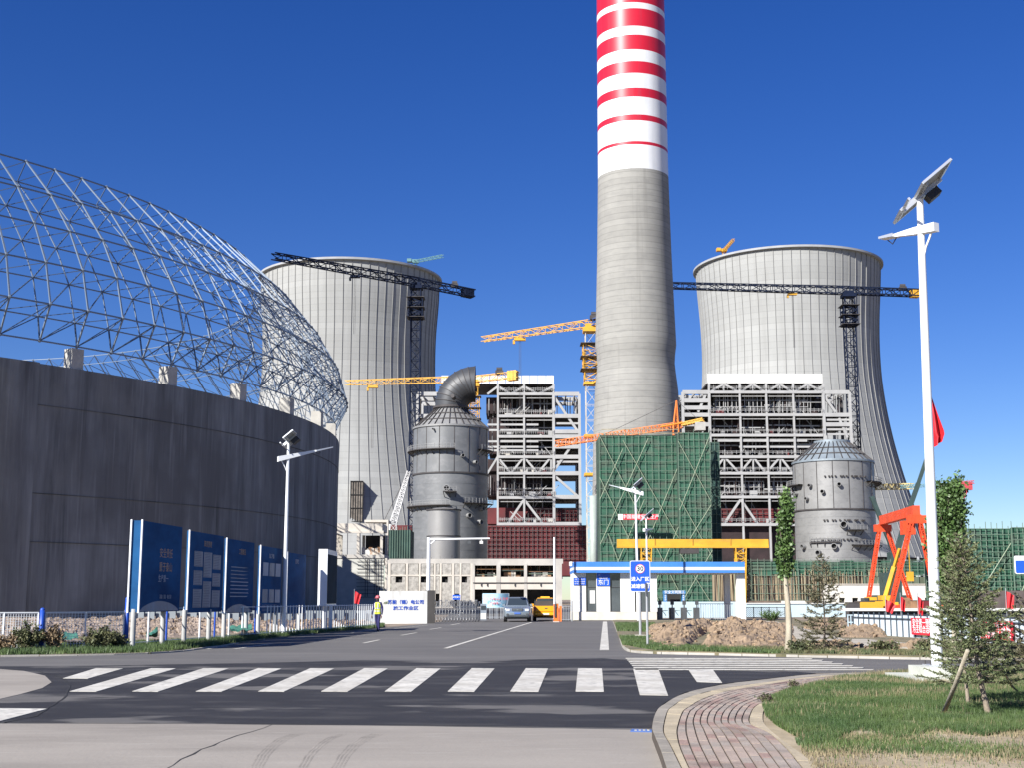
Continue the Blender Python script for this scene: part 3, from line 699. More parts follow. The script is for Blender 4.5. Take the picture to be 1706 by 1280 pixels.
t2, x2, r2, zt2, zc2, zr2, rc2 = absorber(1388.5, 64, 325, 771, 741, 30, 848, TANKL, CONEB, 'right grey round absorber tower with blue-grey cone roof', 0)
for a in ((1353,810,3.2),(1336,823,3.2),(1349,832,3.2),(1370,820,3.4),(1394,808,3.4),(1401,875,5.6),(1346,912,4.2),(1365,922,4.4),(1387,911,4.8)): nozzle(t2, x2, 325, r2, *a)
gallery(t2, x2, 325, r2, zat(803,318), 38, 100, 1.8); gallery(t2, x2, 325, r2, zat(909,317), 8, 60, 1.6); gallery(t2, x2, 325, r2, zat(806,317), -100, -62, 1.6); gallery(t2, x2, 325, r2, zat(884,317), 2, 28, 1.4)
gallery(t2, x2, 325, r2, zat(904,317), -50, -8, .6)
for k in range(14):
    for y in (795, 868, 900):
        nx = 1372+k*6+random.uniform(-2,2)
        if nx < 1440: p = at(nx, y, 317); s = (p.x-x2)/r2; a = math.asin(max(-.95,min(.95,s))); member('lug', (x2+r2*math.sin(a), 325-r2*math.cos(a), p.z), (x2+(r2+.5)*math.sin(a), 325-(r2+.5)*math.cos(a), p.z), .35, .35, DST, t2)
# small tank before the left absorber
ty = 300; tx = at(739, 900, ty).x; tr = 27.5/F*ty; tz = zat(849, ty-tr)
tk = thing('slurry_tank', 'smaller smooth grey tank standing in front of the left absorber', 'tank', (tx, ty, 0))
SM = mat('smooth_grey_plate', (.27,.265,.255), .45, .3, var=.06, scale=.3)
zj = zat(893, ty-tr)
MB().lathe([(tr,0),(tr,zj-.06),(tr-.08,zj-.06),(tr-.08,zj+.06),(tr,zj+.06),(tr,tz),(tr-.2,tz),(tr*.6,tz+.4),(0.01,tz+.6)], (tx,ty,0), 64).build('tank_shell', SM, tk, smooth=True, angle=30)
MB().lathe([(tr,tz-.15),(tr+.25,tz-.15),(tr+.25,tz+.1),(tr,tz+.1)], (tx,ty,0), 64).build('top_ring', DST, tk)
MB().lathe([(tr,zj-.15),(tr+.12,zj-.15),(tr+.12,zj+.05),(tr,zj+.05)], (tx,ty,0), 64).build('hoop', DST, tk)
# slender pale pipe column left of the scaffold
pp = at(989, 900, 290); MB().tube((pp.x,290,0),(pp.x,290,zat(827,290)), .82, n=24).build('vent_pipe', mat('pale_green_pipe', (.33,.37,.33), .5, var=.06), None, smooth=True)
tag(bpy.data.objects['vent_pipe'], 'plain pale green vertical pipe beside the left edge of the green scaffold', 'pipe')
# ================================================= green-netted scaffold before the chimney
sc = thing('scaffold_tower', 'tall square scaffold wrapped in green netting at the foot of the chimney', 'scaffold', (at(1090,900,302).x, 302, 0))
def scaffold(root, Y, px0, px1, py0, py1, nx, nz, depth, net=NETG, pole=POLE, poleh=POLE, braces=(), rad=.065, top_over=1.2, backnet=True, rows=None):
    a = at(px0, 900, Y).x; b = at(px1, 900, Y).x; zt = zat(py0, Y); zb = max(0, zat(py1, Y)) if py1 else 0
    for i in range(nx+1):
        x = a+(b-a)*i/nx; member('standard', (x, Y, zb), (x, Y, zt+random.uniform(0,top_over)), rad*2*.9, rad*1.8, pole, root, 'rod')
    for j in range(nz+1):
        z = zb+(zt-zb)*j/nz; member('ledger', (a, Y-.12, z), (b, Y-.12, z), rad*1.6, rad*1.6, poleh, root, 'rod')
    for (u0,v0,u1,v1) in braces:
        member('diagonal_brace', (a+(b-a)*u0, Y-.3, zb+(zt-zb)*v0), (a+(b-a)*u1, Y-.3, zb+(zt-zb)*v1), rad*2.4, rad*2.4, POLEL, root, 'rod')
    if net:
        R_ = rows or 5; C_ = max(1, nx//4)
        for j in range(R_):
            z0 = zb+(zt-zb)*j/R_; z1 = zb+(zt-zb)*(j+1)/R_
            for i in range(C_):
                xa = a+(b-a)*i/C_; xb = a+(b-a)*(i+1)/C_; n = 7; mb = MB(); vs = []; dd = random.uniform(0,.25)
                for q in range(n+1):
                    for w_ in range(n+1):
                        zz = z0+(z1-z0)*q/n; xx = xa+(xb-xa)*w_/n; vs.append((xx, Y+.35+dd+.18*fbm(xx, zz, .5, 3, i+j), zz))
                mb.add(vs, [(q*(n+1)+w_, q*(n+1)+w_+1, (q+1)*(n+1)+w_+1, (q+1)*(n+1)+w_) for q in range(n) for w_ in range(n)]).build('net_panel', net, root, smooth=True)
    if depth:
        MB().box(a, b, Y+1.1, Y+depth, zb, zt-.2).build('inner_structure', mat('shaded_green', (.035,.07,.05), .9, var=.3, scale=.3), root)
scaffold(sc, 302, 1000, 1133, 726, None, 12, 19, 12, rows=7, braces=[(0,.03,.56,.62),(0,.36,.62,.98),(.25,.0,.98,.80),(.55,0,1,.48),(0,.62,.3,.92),(0,.75,.75,0),(0,1,1,.06),(.3,.97,1,.38),(.1,.42,.42,0)])
scaffold(sc, 299, 1133, 1186, 722, None, 6, 25, 12, rows=7, braces=[(0,.02,1,.32),(0,.30,1,.58),(0,.55,1,.98),(0,.30,1,0),(0,.62,1,.28),(0,.95,1,.6)])
ROUGHC = mat('raw_concrete_dark', (.085,.085,.06), .95, var=.35, scale=.6)
p0 = at(1003,748,300.5); p1 = at(1131,762,300.5)
# top handrails
for hz in (.9, 1.8): member('ledger', (p0.x, 302, zat(722,302)+hz-1), (p1.x, 302, zat(722,302)+hz-1), .15, .15, POLEB, sc)
# red slogan strip hung on the scaffold
BRED = mat('banner_red', (.55,.02,.04), .6, var=.05); BWHT = mat('banner_white', (.75,.75,.73), .6, var=.04)
LET = mat('white_lettering', (.82,.82,.82), .5, var=.02)
sb = thing('slogan_banner', 'long red banner with white characters hung across the green scaffold', 'banner', (at(1060,862,298).x, 298, 0))
a = at(1030,867,298); c = at(1096,857.5,298)
boxpart('banner_cloth', a.x+1.1, c.x, 298, 298.12, a.z, c.z, BRED, sb); boxpart('white_end', a.x, a.x+1.08, 298, 298.12, a.z, c.z, BWHT, sb)
text('中国能建安全生产', 1.05, ((a.x+c.x)/2+.6, 297.96, (a.z+c.z)/2), (1,0,0), (0,0,1), LET, sb)
# rear of the scaffold right of the first, its shade painted as darker net
dk2 = thing('rear_scaffold', 'rear part of the green scaffold, shade painted dark, right of the main scaffold', 'scaffold', (at(1196,900,330).x, 330, 0))
scaffold(dk2, 330, 1180, 1202, 738, None, 3, 18, 8, net=mat('dark_net', (.025,.06,.05), .9, var=.3, scale=.4), rows=4)
for nm, (a_, b_) in {'x': (1205,1235)}.items(): pass
# ================================================= long brown and green scaffolds at the right
SCB = mat('formwork_brown', (.27,.21,.14), .95, var=.3, scale=.5, stretch=(3,1,.25))
s2 = thing('timbered_scaffold', 'long low scaffold with brown upright poles and green net top', 'scaffold', (at(1400,980,215).x, 215, 0))
def scx(px, Y): return at(px, 980, Y).x
boxpart('timber_screen', scx(1190,215), scx(1490,215), 215.4, 217, zat(1002,215), zat(951,215), SCB, s2)
for k in range(120):
    x = scx(1190+k*2.5+random.uniform(-.8,.8), 215); z0 = zat(1002+random.uniform(-2,4),215); z1 = zat(952+random.uniform(-6,8),215)
    member('upright_pole', (x, 215.2-random.uniform(0,.3), z0), (x+random.uniform(-.15,.15), 215.1, z1), .11, .11, random.choice((POLEB, POLEB, SCB, POLE, DST)), s2, 'rod')
a = scx(1240,215.3); b = scx(1562,215.3)
for k in range(14):
    xa = a+(b-a)*k/14; xb = a+(b-a)*(k+1)/14; boxpart('net_panel', xa, xb-.05, 215+random.uniform(0,.3), 215.36, zat(958+random.uniform(-2,3),215), zat(936+random.uniform(-1,1),215), NETG, s2)
for py in (934.5,939,944,950,960,975,990,1001): member('ledger', (a-.3*0, 214.8, zat(py,215)), (b, 214.8, zat(py,215)), .08, .08, POLE, s2, 'rod')
for k in range(30): x = a+(b-a)*k/29; member('standard', (x, 214.7, zat(1004,215)), (x, 214.7, zat(932,215)), .08, .08, POLE, s2, 'rod')
boxpart('deck_beam', scx(1190,214), scx(1440,214), 214, 216, zat(1011,215), zat(1002,215), mat('deck_beam_brown', (.12,.09,.07), .9, var=.3), s2)
for px in (1205,1262,1295,1330,1420,1480): x = scx(px,216); boxpart('support_column', x-.3, x+.3, 216, 216.6, 0, zat(1004,215), DST, s2)
boxpart('lower_net', scx(1440,215), scx(1562,215), 215, 215.4, zat(1003,215), zat(962,215), mat('olive_net', (.10,.12,.08), .9, var=.35, scale=.4, stretch=(3,1,.4)), s2)
s3 = thing('netted_scaffold', 'wide green netted scaffold block at the right edge behind the pines', 'scaffold', (at(1640,940,190).x, 190, 0))
scaffold(s3, 190, 1540, 1690, 882, None, 16, 14, None, rows=4, rad=.06, braces=[(0,.1,.5,.9),(.5,.1,1,.9)])
scaffold(s3, 188, 1686, 1800, 880, None, 12, 14, None, rows=4, rad=.06, braces=[(0,.1,.5,.9)])
BR = mat('brown_shade', (.10,.08,.075), .9, var=.3, scale=.4)
boxpart('site_cabin_wall', scx(1640,120), scx(1760,120), 120, 122, 0, zat(985,120), BR, s3)
# ================================================= cranes
CBL = mat('crane_dark_blue', (.008,.014,.035), .8, spec=.15, var=.15); CYE = mat('crane_yellow', (.62,.33,.03), .5, var=.12, scale=.5)
COR = mat('crane_orange', (.62,.17,.03), .5, var=.12, scale=.5); CWT = mat('crane_pale', (.50,.46,.40), .5, var=.1); GLS = mat('dark_glass', (.03,.04,.05), .12, var=.02, spec=.8)
CCW = mat('counterweight_grey', (.38,.37,.34), .9, var=.1); CDB = mat('crane_blue', (.03,.08,.25), .5, var=.1)
ORG = mat('gantry_orange', (.66,.065,.015), .55, var=.12, scale=.6); overlay(ORG, (.35,.06,.03), 1.5, .55, .7, amount=.5, seed=61); YEL = mat('gantry_yellow', (.60,.33,.025), .55, var=.12, scale=.4); overlay(YEL, (.33,.20,.05), .9, .55, .7, stretch=(.4,1,1.5), amount=.5, seed=62)
def tower_crane(label, mx, my_top, Y, pL, pR, YL, YR, mw, jw, mast_m, jib_m, cj_m, cw_m, ncw=4, zfoot=0, trolley=None, rc=.28, rb=.14, head_m=None):
    """pL/pR: pixel ends of jib and counter jib; YL/YR their depths"""
    top = at(mx, my_top, Y); t = thing('tower_crane', label, 'tower crane', (top.x, Y, zfoot))
    nm = int((top.z-zfoot)/(mw*1.05))
    nseg = 6
    for s_ in range(nseg):
        z0 = zfoot+(top.z-2-zfoot)*s_/nseg; z1 = zfoot+(top.z-2-zfoot)*(s_+1)/nseg
        MB().lattice((top.x,Y,z0),(top.x,Y,z1), mw, mw, max(3, nm//nseg), rc, rb).build('mast_section', mast_m, t)
    zc = top.z-2
    MB().box(top.x-mw*.7, top.x+mw*.7, Y-mw*.7, Y+mw*.7, zc-.3, zc+.9).box(top.x-mw*.5, top.x+mw*.5, Y-mw*.5, Y+mw*.5, zc+.9, zc+2.2).build('slewing_ring', head_m or mast_m, t)
    # climbing collar
    MB().lattice((top.x,Y,zc-12),(top.x,Y,zc-4), mw*1.45, mw*1.45, 4, rc*.9, rb*1.2).build('climbing_frame', head_m or mast_m, t)
    for q in (-11.8,-8,-4): MB().box(top.x-mw*.95, top.x+mw*.95, Y-mw*.95, Y+mw*.95, zc+q, zc+q+.18).build('work_platform', DST, t)
    L = at(*pL, YL); Rr = at(*pR, YR); hub = Vector((top.x, Y, top.z+jw*.2))
    n1 = max(6, int((L-hub).length/(jw*1.5))); MB().lattice(hub, L, jw, jw, n1, rc*.9, rb, tri=False, w1=jw*.75, h1=jw*.7).build('jib', jib_m, t)
    n2 = max(4, int((Rr-hub).length/(jw*1.2))); MB().lattice(hub, Rr, jw*1.05, jw*.9, n2, rc, rb*1.1).build('counter_jib', cj_m, t)
    d = (Rr-hub).normalized(); side = d.cross(Vector((0,0,1))).normalized()
    for k in range(ncw):
        c = Rr-d*(1+k*1.15); MB().beam(c-Vector((0,0,1.9)), c+Vector((0,0,1.5)), jw*1.1, 1.0, up=d).build('counterweight', cw_m, t)
    c = Rr-d*(ncw*1.3+3.2)
    MB().box(c.x-1.4,c.x+1.4,c.y-1,c.y+1,c.z+jw*.4,c.z+jw*.4+1.2).tube((c.x-1,c.y,c.z+jw*.4+1.6),(c.x+1,c.y,c.z+jw*.4+1.6),.8,n=10).build('winch', DST, t)
    cb = hub+side*(-jw*1.0)-Vector((0,0,1.5)); MB().box(cb.x-.9,cb.x+.9,cb.y-.9,cb.y+.9,cb.z-1.1,cb.z+1.1).build('cab', GLS if cj_m is CBL else CWT, t)
    if trolley:
        c = hub.lerp(L, trolley); MB().box(c.x-1.8,c.x+1.8,c.y-.9,c.y+.9,c.z-jw*.5-1.1,c.z-jw*.5-.3).box(c.x-2.2,c.x-1.5,c.y-.5,c.y+.5,c.z-jw*.5-2.2,c.z-jw*.5-1).build('trolley', jib_m if jib_m is not CBL else cw_m if cw_m is CYE else CBL, t)
        MB().beam((c.x-.2,c.y,c.z-jw*.5-1),(c.x-.2,c.y,c.z-24),.1).beam((c.x+.3,c.y,c.z-jw*.5-1),(c.x+.3,c.y,c.z-24),.1).build('hoist_rope', DST, t)
    return t, hub, L, Rr
tower_crane('dark blue tower crane before the left cooling tower, jib reaching behind the silo roof', 693.5, 472, 500, (455,426), (789,489), 452, 512, 3.6, 3.0, CBL, CBL, CBL, CBL, 4, trolley=.45, rc=.42, rb=.24)
tower_crane('dark blue tower crane with yellow counterweights by the right cooling tower', 1413, 486, 520, (1062,474), (1532,488), 508, 524, 3.8, 2.9, CBL, CBL, CBL, CYE, 3, trolley=.27, rc=.42, rb=.24)
t_, hub, L_, R_ = tower_crane('yellow tower crane with blue jib root close beside the chimney', 984, 541, 385, (804,565), (1016,530), 412, 380, 3.3, 2.1, CWT, CYE, CDB, CCW, 2, trolley=.64, rc=.2, rb=.12, head_m=CYE)
for zz in (640, 728, 792):
    z = zat(zz, 385); MB().box(t_.location.x-2.3, t_.location.x+2.3, 382.7, 387.3, z-.4, z+.4).beam((t_.location.x,385,z),(chx,CHY+2,z+.8),.5).build('tie_collar', CYE, t_)
for zz in (600,): z = zat(zz,385); MB().lattice((t_.location.x,385,z-6),(t_.location.x,385,z+3), 4, 4, 4, .25,.2).build('climbing_frame', CYE, t_)
a = at(990,548,385)
tower_crane('low yellow tower crane whose jib crosses behind the elbow duct', 790, 634, 452, (576,638), (864,624), 470, 446, 2.6, 2.2, CYE, CYE, CYE, CYE, 3, trolley=.78, rc=.2, rb=.12)
# small cranes far off
def tiny(label, m, base_px, top_px, Y, jib0, jib1, w=1.6, cab=None):
    b = at(*base_px, Y); tp_ = at(*top_px, Y); t = thing('distant_crane', label, 'tower crane', (b.x, Y, 0))
    MB().lattice((b.x,Y,0),(tp_.x,Y,tp_.z), w, w, 30, .3,.18).build('mast', m, t)
    j0 = at(*jib0, Y); j1 = at(*jib1, Y-30); MB().lattice(j0, j1, w*.8, w*.8, 14, .22, .13).build('jib', cab or m, t)
    MB().box(tp_.x-w,tp_.x+w,Y-w,Y+w,tp_.z-1,tp_.z+1).box(tp_.x-2.6*w,tp_.x-1.2*w,Y-w,Y+w,tp_.z-.5,tp_.z+1.6).build('machine_deck', m, t); return t
TEAL = mat('teal_steel', (.10,.22,.24), .6, var=.1)
tiny('tiny teal crane peeping over the left cooling tower rim', TEAL, (692,470), (692,435), 900, (688,436), (738,426), 2.2)
tiny('tiny orange crane peeping over the right cooling tower rim', CYE, (1206,450), (1206,417), 900, (1205,418), (1222,399), 2.0)
RDD = mat('far_red_steel', (.45,.06,.07), .6, var=.1)
fc = thing('distant_crane', 'far red crane with a thin horizontal jib behind the poplar', 'tower crane', (at(1596,850,420).x, 420, 0))
MB().lattice(at(1594,850,420), at(1609,812,420), 1.4, 1.4, 8, .3,.18).build('mast', RDD, fc); p = at(1609,811,420)
MB().lattice((at(1590,900,420).x,420,0), at(1594,850,420), 1.4, 1.4, 20, .3,.18).build('mast', RDD, fc)
MB().box(p.x-2.2,p.x+1.8,419,421,p.z-1.2,p.z+1.2).build('machine_deck', RDD, fc)
MB().lattice(at(1612,806,420), at(1500,812,430), .9,.9, 26, .14,.08).build('jib', TEAL, fc)
MB().lattice(at(1600,806,420), at(1623,804,419), .9,.9, 6, .16,.1).build('counter_jib', RDD, fc)
yj = thing('distant_crane', 'pale yellow crane jib crossing low in front of the right cooling tower', 'tower crane', (at(1440,812,560).x, 560, 0))
MB().lattice(at(1440,813,560), at(1520,811,540), 2.4, 2.2, 18, .28,.2).build('jib', mat('pale_yellow_steel',(.55,.45,.2),.6), yj); q = at(1436,813,560)
MB().lattice((q.x,560,0),(q.x,560,q.z), 2.4, 2.4, 24, .3,.2).build('mast', mat('pale_yellow_steel',(.55,.45,.2)), yj)
# orange derrick over the scaffold
od = thing('derrick_crane', 'orange derrick crane with long low jib above the green scaffold', 'crane', (at(1127,720,318).x, 318, zat(722,318)-8))
a = at(1121,722,318); b = at(1138,722,318); tpx = at(1127,668,318)
MB().lattice((at(1128,730,318).x,318,a.z-8),(at(1128,730,318).x,318,a.z), 1.8,1.8,5,.18,.12).build('mast', COR, od)
for s in (-1,1): MB().beam((a.x,318+s*1,a.z),(tpx.x,318,tpx.z),.28).beam((b.x-1.2,318+s*1,b.z),(tpx.x,318,tpx.z),.28).build('a_frame_leg', COR, od)
for k in range(1,6): f = k/6; MB().beam(Vector((a.x,318,a.z)).lerp(tpx,f), Vector((b.x-1.2,318,b.z)).lerp(tpx,f), .15).build('a_frame_rung', COR, od)
MB().lattice(at(1137,708,318), at(925,740,330), 1.5,1.5,34,.17,.11,tri=True).build('jib', COR, od)
MB().lattice(at(1137,708,318), at(1172,700,316), 1.8,.6,8,.22,.15).build('counter_jib', CYE, od)
p = at(1166,706,316); MB().box(p.x-1.2,p.x+1.2,315,317,p.z-1.8,p.z+.2).build('counterweight', CCW, od)
p = at(1110,708,318); MB().tube(at(1100,712,317.5), at(1150,703,317), .22,n=6).build('luffing_ram', mat('bright_orange',(.8,.25,.02),.5), od)
MB().beam(tpx, at(1000,728,324), .1).beam(tpx, at(1165,701,316), .1).build('pendant_rope', DST, od)
# white lattice boom left of the absorber
wb = thing('crawler_crane', 'small white lattice boom leaning right beside the left absorber', 'crane', (at(655,880,336).x, 336, 0))
MB().lattice(at(655,873,336), at(681,786,336), 1.7,1.7,15,.16,.1, h1=.8, w1=.8).build('boom', mat('white_crane',(.66,.66,.66),.5), wb)
MB().lattice((at(652,873,336).x,336,0), at(655,873,336), 1.7,1.7,10,.16,.1).build('mast', mat('white_crane',(.66,.66,.66)), wb)
MB().beam(at(681,786,336), at(640,868,338), .12).beam(at(681,786,336), at(683,860,336), .08).build('pendant_rope', DST, wb)
# yellow gantry crane above the gatehouse
YG = 215; ga = at(1028,914,YG); gb = at(1279,899.5,YG)
yg = thing('gantry_crane', 'yellow gantry crane spanning above the gatehouse roof', 'gantry crane', ((ga.x+gb.x)/2, YG, 0))
MB().box(ga.x, gb.x, YG-.6, YG+.6, ga.z+.35, gb.z).build('girder', YEL, yg); MB().box(ga.x, gb.x, YG-.85, YG+.85, ga.z, ga.z+.34).build('girder_flange', YEL, yg)
for k in range(1,4): x = ga.x+(gb.x-ga.x)*k/4; boxpart('girder_splice', x-.08, x+.08, YG-.66, YG+.66, ga.z+.36, gb.z+.03, mat('splice_yellow',(.4,.2,.02),.6), yg)
for px in (1076,1233):
    x = at(px,920,YG).x
    for s in (-1.3, 1.3):
        MB().lattice((x, YG+s, 0), (x, YG+s*.4, ga.z), .7, .5, 11, .14, .09, w1=1.7, h1=.8).build('leg', YEL, yg)
    MB().box(x-.9, x+.9, YG-2.2, YG+2.2, .2, .9).build('bogie_beam', YEL, yg)
x = at(1148,920,YG).x; MB().box(x-1.5,x+1.5,YG-.8,YG+.8,ga.z-.9,ga.z-.1).build('hoist_trolley', DST, yg); MB().beam((x,YG,ga.z-.9),(x,YG,ga.z-2.6),.1).box(x-.3,x+.3,YG-.2,YG+.2,ga.z-3.2,ga.z-2.6).build('hook_block', DST, yg)
# orange A-frame gantry at the right
A1 = at(1470,872,172); A2 = at(1527,856,150)
og = thing('gantry_crane', 'tall orange gantry crane on two splayed A-frames', 'gantry crane', ((A1.x+A2.x)/2, 161, 0))
MB().beam(A1+Vector((0,0,.3)), A2+Vector((0,0,.3)), .8, 1.15).build('girder', ORG, og)
for A, f in ((A1, (1445,1519)), (A2, (1484,1561))):
    Y = A.y
    for px in f:
        foot = Vector((at(px,1000,Y).x, Y, .9)); inw = (foot.x-A.x)*.12
        topp = Vector((A.x+inw, Y, A.z-.2)); MB().lattice(foot, topp, .34, .5, 20, .12, .07).build('leg', ORG, og)
    fx = [at(p,1000,Y).x for p in f]; MB().beam((fx[0]-.6,Y,.7),(fx[1]+.6,Y,.7),.6,.6).build('sill_beam', ORG, og)
    MB().beam((A.x-1.1,Y,A.z-.7),(A.x+1.1,Y,A.z-.7),.6,.9).build('leg_head', ORG, og)
m_ = A1.lerp(A2,.75); MB().box(m_.x-.7,m_.x+.7,m_.y-.7,m_.y+.7,m_.z-2.2,m_.z-.6).build('hoist', ORG, og); MB().beam(m_-Vector((0,0,2)), m_-Vector((0,0,6.5)), .08).box(m_.x-.35,m_.x+.35,m_.y-.3,m_.y+.3,m_.z-7.6,m_.z-6.5).build('hook_block', YEL, og)
# mobile cranes
mc = thing('mobile_crane', 'yellow mobile crane with raised boom under the orange gantry', 'mobile crane', (at(1468,1008,165).x, 165, 0))
p = at(1468,1000,165)
MB().box(p.x-2,p.x+1.8,163.9,166.1,.8,1.3).box(p.x-1.8,p.x-.8,164,166,1.3,1.9).build('carrier', YEL, mc); MB().box(p.x-.2,p.x+1.0,164.0,165.8,1.3,2.1).build('superstructure', YEL, mc)
MB().box(p.x-2.3,p.x-1.7,164,165.9,1.0,1.8).build('cab', GLS, mc)
for dx in (-1.5,-.6,.7,1.5): MB().tube((p.x+dx,163.8,.42),(p.x+dx,166.2,.42),.42,n=14).build('wheel', DST, mc)
b0 = at(1474,1000,165); b1 = at(1490,945,164); b2 = at(1499,915,163); MB().beam(b0,b1,.42,.5).build('boom_base', YEL, mc); MB().beam(b1,b2,.28,.34).build('boom_extension', YEL, mc)
def boomcrane(label, pts, Y, px):
    t = thing('mobile_crane', label, 'mobile crane', (px, Y, 0)); k = len(pts)-1
    for i in range(k): MB().beam(at(*pts[i],Y), at(*pts[i+1],Y), (.62-.10*i)*Y/185, (.7-.12*i)*Y/185).build('boom_section', mat('dark_green_boom',(.035,.06,.055),.5), t)
    q = at(*pts[0],Y); MB().box(q.x-2.4,q.x+2.4,Y-1.5,Y+1.5,.9,2.2).box(q.x-1.2,q.x+1.2,Y-1.3,Y+1.3,2.2,max(3.2,q.z+.4)).build('carrier', mat('dark_green_boom',(.035,.06,.055)), t)
    for dx in (-1.8,-.4,1.8): MB().tube((q.x+dx,Y-1.55,.6),(q.x+dx,Y+1.55,.6),.6,n=14).build('wheel', DST, t)
    return t
boomcrane('dark telescopic boom leaning right behind the white lamp pole', [(1483,960),(1512,857),(1530,806),(1548,752)], 185, at(1483,960,185).x)
boomcrane('dark boom leaning left beside the right absorber', [(1492,925),(1470,872),(1452,828)], 240, at(1492,925,240).x)
# ================================================= low unfinished concrete buildings
BLK = mat('rough_block_wall', (.34,.325,.295), .95, var=.25, scale=1.6, bump=.6, bscale=6)
CRM = mat('cream_concrete', (.52,.48,.42), .9, var=.08, scale=.4)
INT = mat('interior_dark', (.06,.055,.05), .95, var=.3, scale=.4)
RUST = mat('rusty_pole', (.30,.17,.09), .8, var=.3, scale=.8)
Y = 262.0
def bx(name, px0, px1, py0, py1, y0, y1, m, root, YY=None):
    YY = YY or y0; a = at(px0, py1, YY); c = at(px1, py0, YY); return boxpart(name, a.x, c.x, y0, y1, max(0, a.z), c.z, m, root)
lb = thing('concrete_building', 'long low unfinished concrete building with small square windows and open bays', 'building', (at(790,1000,Y).x, Y, 0))
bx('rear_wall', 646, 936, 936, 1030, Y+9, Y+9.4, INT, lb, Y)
bx('roof_slab', 645, 938, 932, 940, Y, Y+9, GREYC, lb)
bx('ground_slab', 645, 938, 1012, 1022, Y, Y+9, GREYC, lb)
bx('floor_slab', 787, 938, 962, 965, Y+.1, Y+9, GREYC, lb)
colp = [(645,651),(675,680),(697,701),(722,726),(732,736),(752,757),(765,769),(783,788)]
for a, b in colp: bx('column', a, b, 940, 1022, Y-.06, Y+.5, CRM, lb)
wins = {0:(659,670),2:(701,710),4:(736,746),6:(769,778)}
for k in range(len(colp)-1):
    a, b = colp[k][1], colp[k+1][0]
    bx('infill_wall', a, b, 940, 961.5, Y+.06, Y+.3, BLK, lb)
    if k in wins:
        u, v = wins[k]; v = min(v, b); 
        if u > a: bx('infill_wall', a, u, 961.5, 971.5, Y+.06, Y+.3, BLK, lb)
        if v < b: bx('infill_wall', v, b, 961.5, 971.5, Y+.06, Y+.3, BLK, lb)
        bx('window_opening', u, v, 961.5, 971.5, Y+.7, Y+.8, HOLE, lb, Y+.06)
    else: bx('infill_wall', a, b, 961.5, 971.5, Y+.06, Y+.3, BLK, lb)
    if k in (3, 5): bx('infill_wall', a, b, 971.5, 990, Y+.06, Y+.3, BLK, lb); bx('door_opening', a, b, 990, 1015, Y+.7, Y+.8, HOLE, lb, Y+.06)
    else: bx('infill_wall', a, b, 971.5, 1015, Y+.06, Y+.3, BLK, lb)
bx('lintel', 645, 788, 958.5, 961, Y-.02, Y+.4, CRM, lb)
for a, b in [(787,791),(827,834),(873,878),(925,936)]: bx('column', a, b, 940, 1022, Y-.06, Y+.6, GREYC, lb)
for a, b in [(791,827),(834,873),(878,925)]:
    bx('spandrel_wall', a, b, 962, 983, Y, Y+.3, random.choice((GREYC, CRM)), lb)
    bx('beam', a, b, 940, 943, Y, Y+.6, GREYC, lb)
    for k in range(7):
        px = random.uniform(a+2, b-2); member('prop', (at(px,960,Y+3).x, Y+random.uniform(1,6), zat(964,Y)), (at(px,960,Y+3).x+random.uniform(-.1,.1), Y+4, zat(941,Y)), .12, .12, random.choice((RUST, RUST, POLE, WST)), lb, 'rod')
    for k in range(3): z = zat(random.uniform(945,960),Y+2); member('handrail', (at(a,960,Y).x, Y+.4, z), (at(b,960,Y).x, Y+.4, z), .08, .08, random.choice((RUST, DST, POLE)), lb, 'rod')
    for k in range(6):
        px = random.uniform(a, b-4); q = at(px, 963, Y); boxpart('site_material', q.x, q.x+random.uniform(.3,1.3), Y+1.5, Y+2.5, q.z, q.z+random.uniform(.3,1.4), random.choice((GREYC, RUST, CRM, DST, BLK)), lb)
bx('downpipe', 788, 925, 971.3, 972.6, Y-.2, Y-.1, DST, lb)
for px in (801,811,857,900): bx('bracket', px, px+1.3, 972, 977.5, Y-.25, Y-.1, DST, lb)
for k in range(40):
    px = random.uniform(650, 935); q = at(px, 932, Y); member('starter_bar', (q.x, Y+random.uniform(.2,5), q.z), (q.x, Y+.5, q.z+random.uniform(.2,.7)), .035, .035, DST, lb)
# three-bay frame at the left, partly in the silo's shadow
Y2 = 226.0
fb = thing('concrete_building', 'three-storey bare concrete frame beside the silo, lower half in shadow', 'building', (at(598,1000,Y2).x, Y2, 0))
bx('roof_slab', 554, 637, 873, 885, Y2, Y2+9, CRM, fb); bx('roof_beam', 555, 639, 885, 889, Y2-.1, Y2+.5, CRM, fb)
for a, b in [(555,560),(594,599),(633,638)]:
    for dy in (0, 8.4): bx('column', a, b, 889, 925, Y2+dy-.05, Y2+dy+.5, CRM, fb, Y2)
for k in range(6): x = at(556,900,Y2).x; boxpart('side_column', x, x+.5, Y2+1.2+k*1.3, Y2+1.6+k*1.3, zat(925,Y2), zat(889,Y2), CRM, fb)
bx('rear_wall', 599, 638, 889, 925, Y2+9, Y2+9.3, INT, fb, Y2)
bx('floor_slab', 555, 640, 925, 931, Y2-.05, Y2+9, GREYC, fb)
bx('block_wall', 555, 640, 931, 1015, Y2+.1, Y2+.4, mat('pale_block_wall', (.47,.47,.43), .95, var=.08, scale=.8), fb)
bx('corner_column', 640, 645, 931, 1015, Y2-.1, Y2+.6, CRM, fb)
for k in range(11): z = zat(936+k*6,Y2); member('tie_rod', (at(594,960,Y2).x, Y2-.1, z), (at(640,960,Y2).x, Y2-.1, z), .07, .07, DST, fb)
for px in (609,613,624,628,633): member('tie_rod', (at(px,960,Y2).x, Y2-.15, zat(995,Y2)), (at(px,960,Y2).x, Y2-.15, zat(931,Y2)), .08, .08, DST, fb)
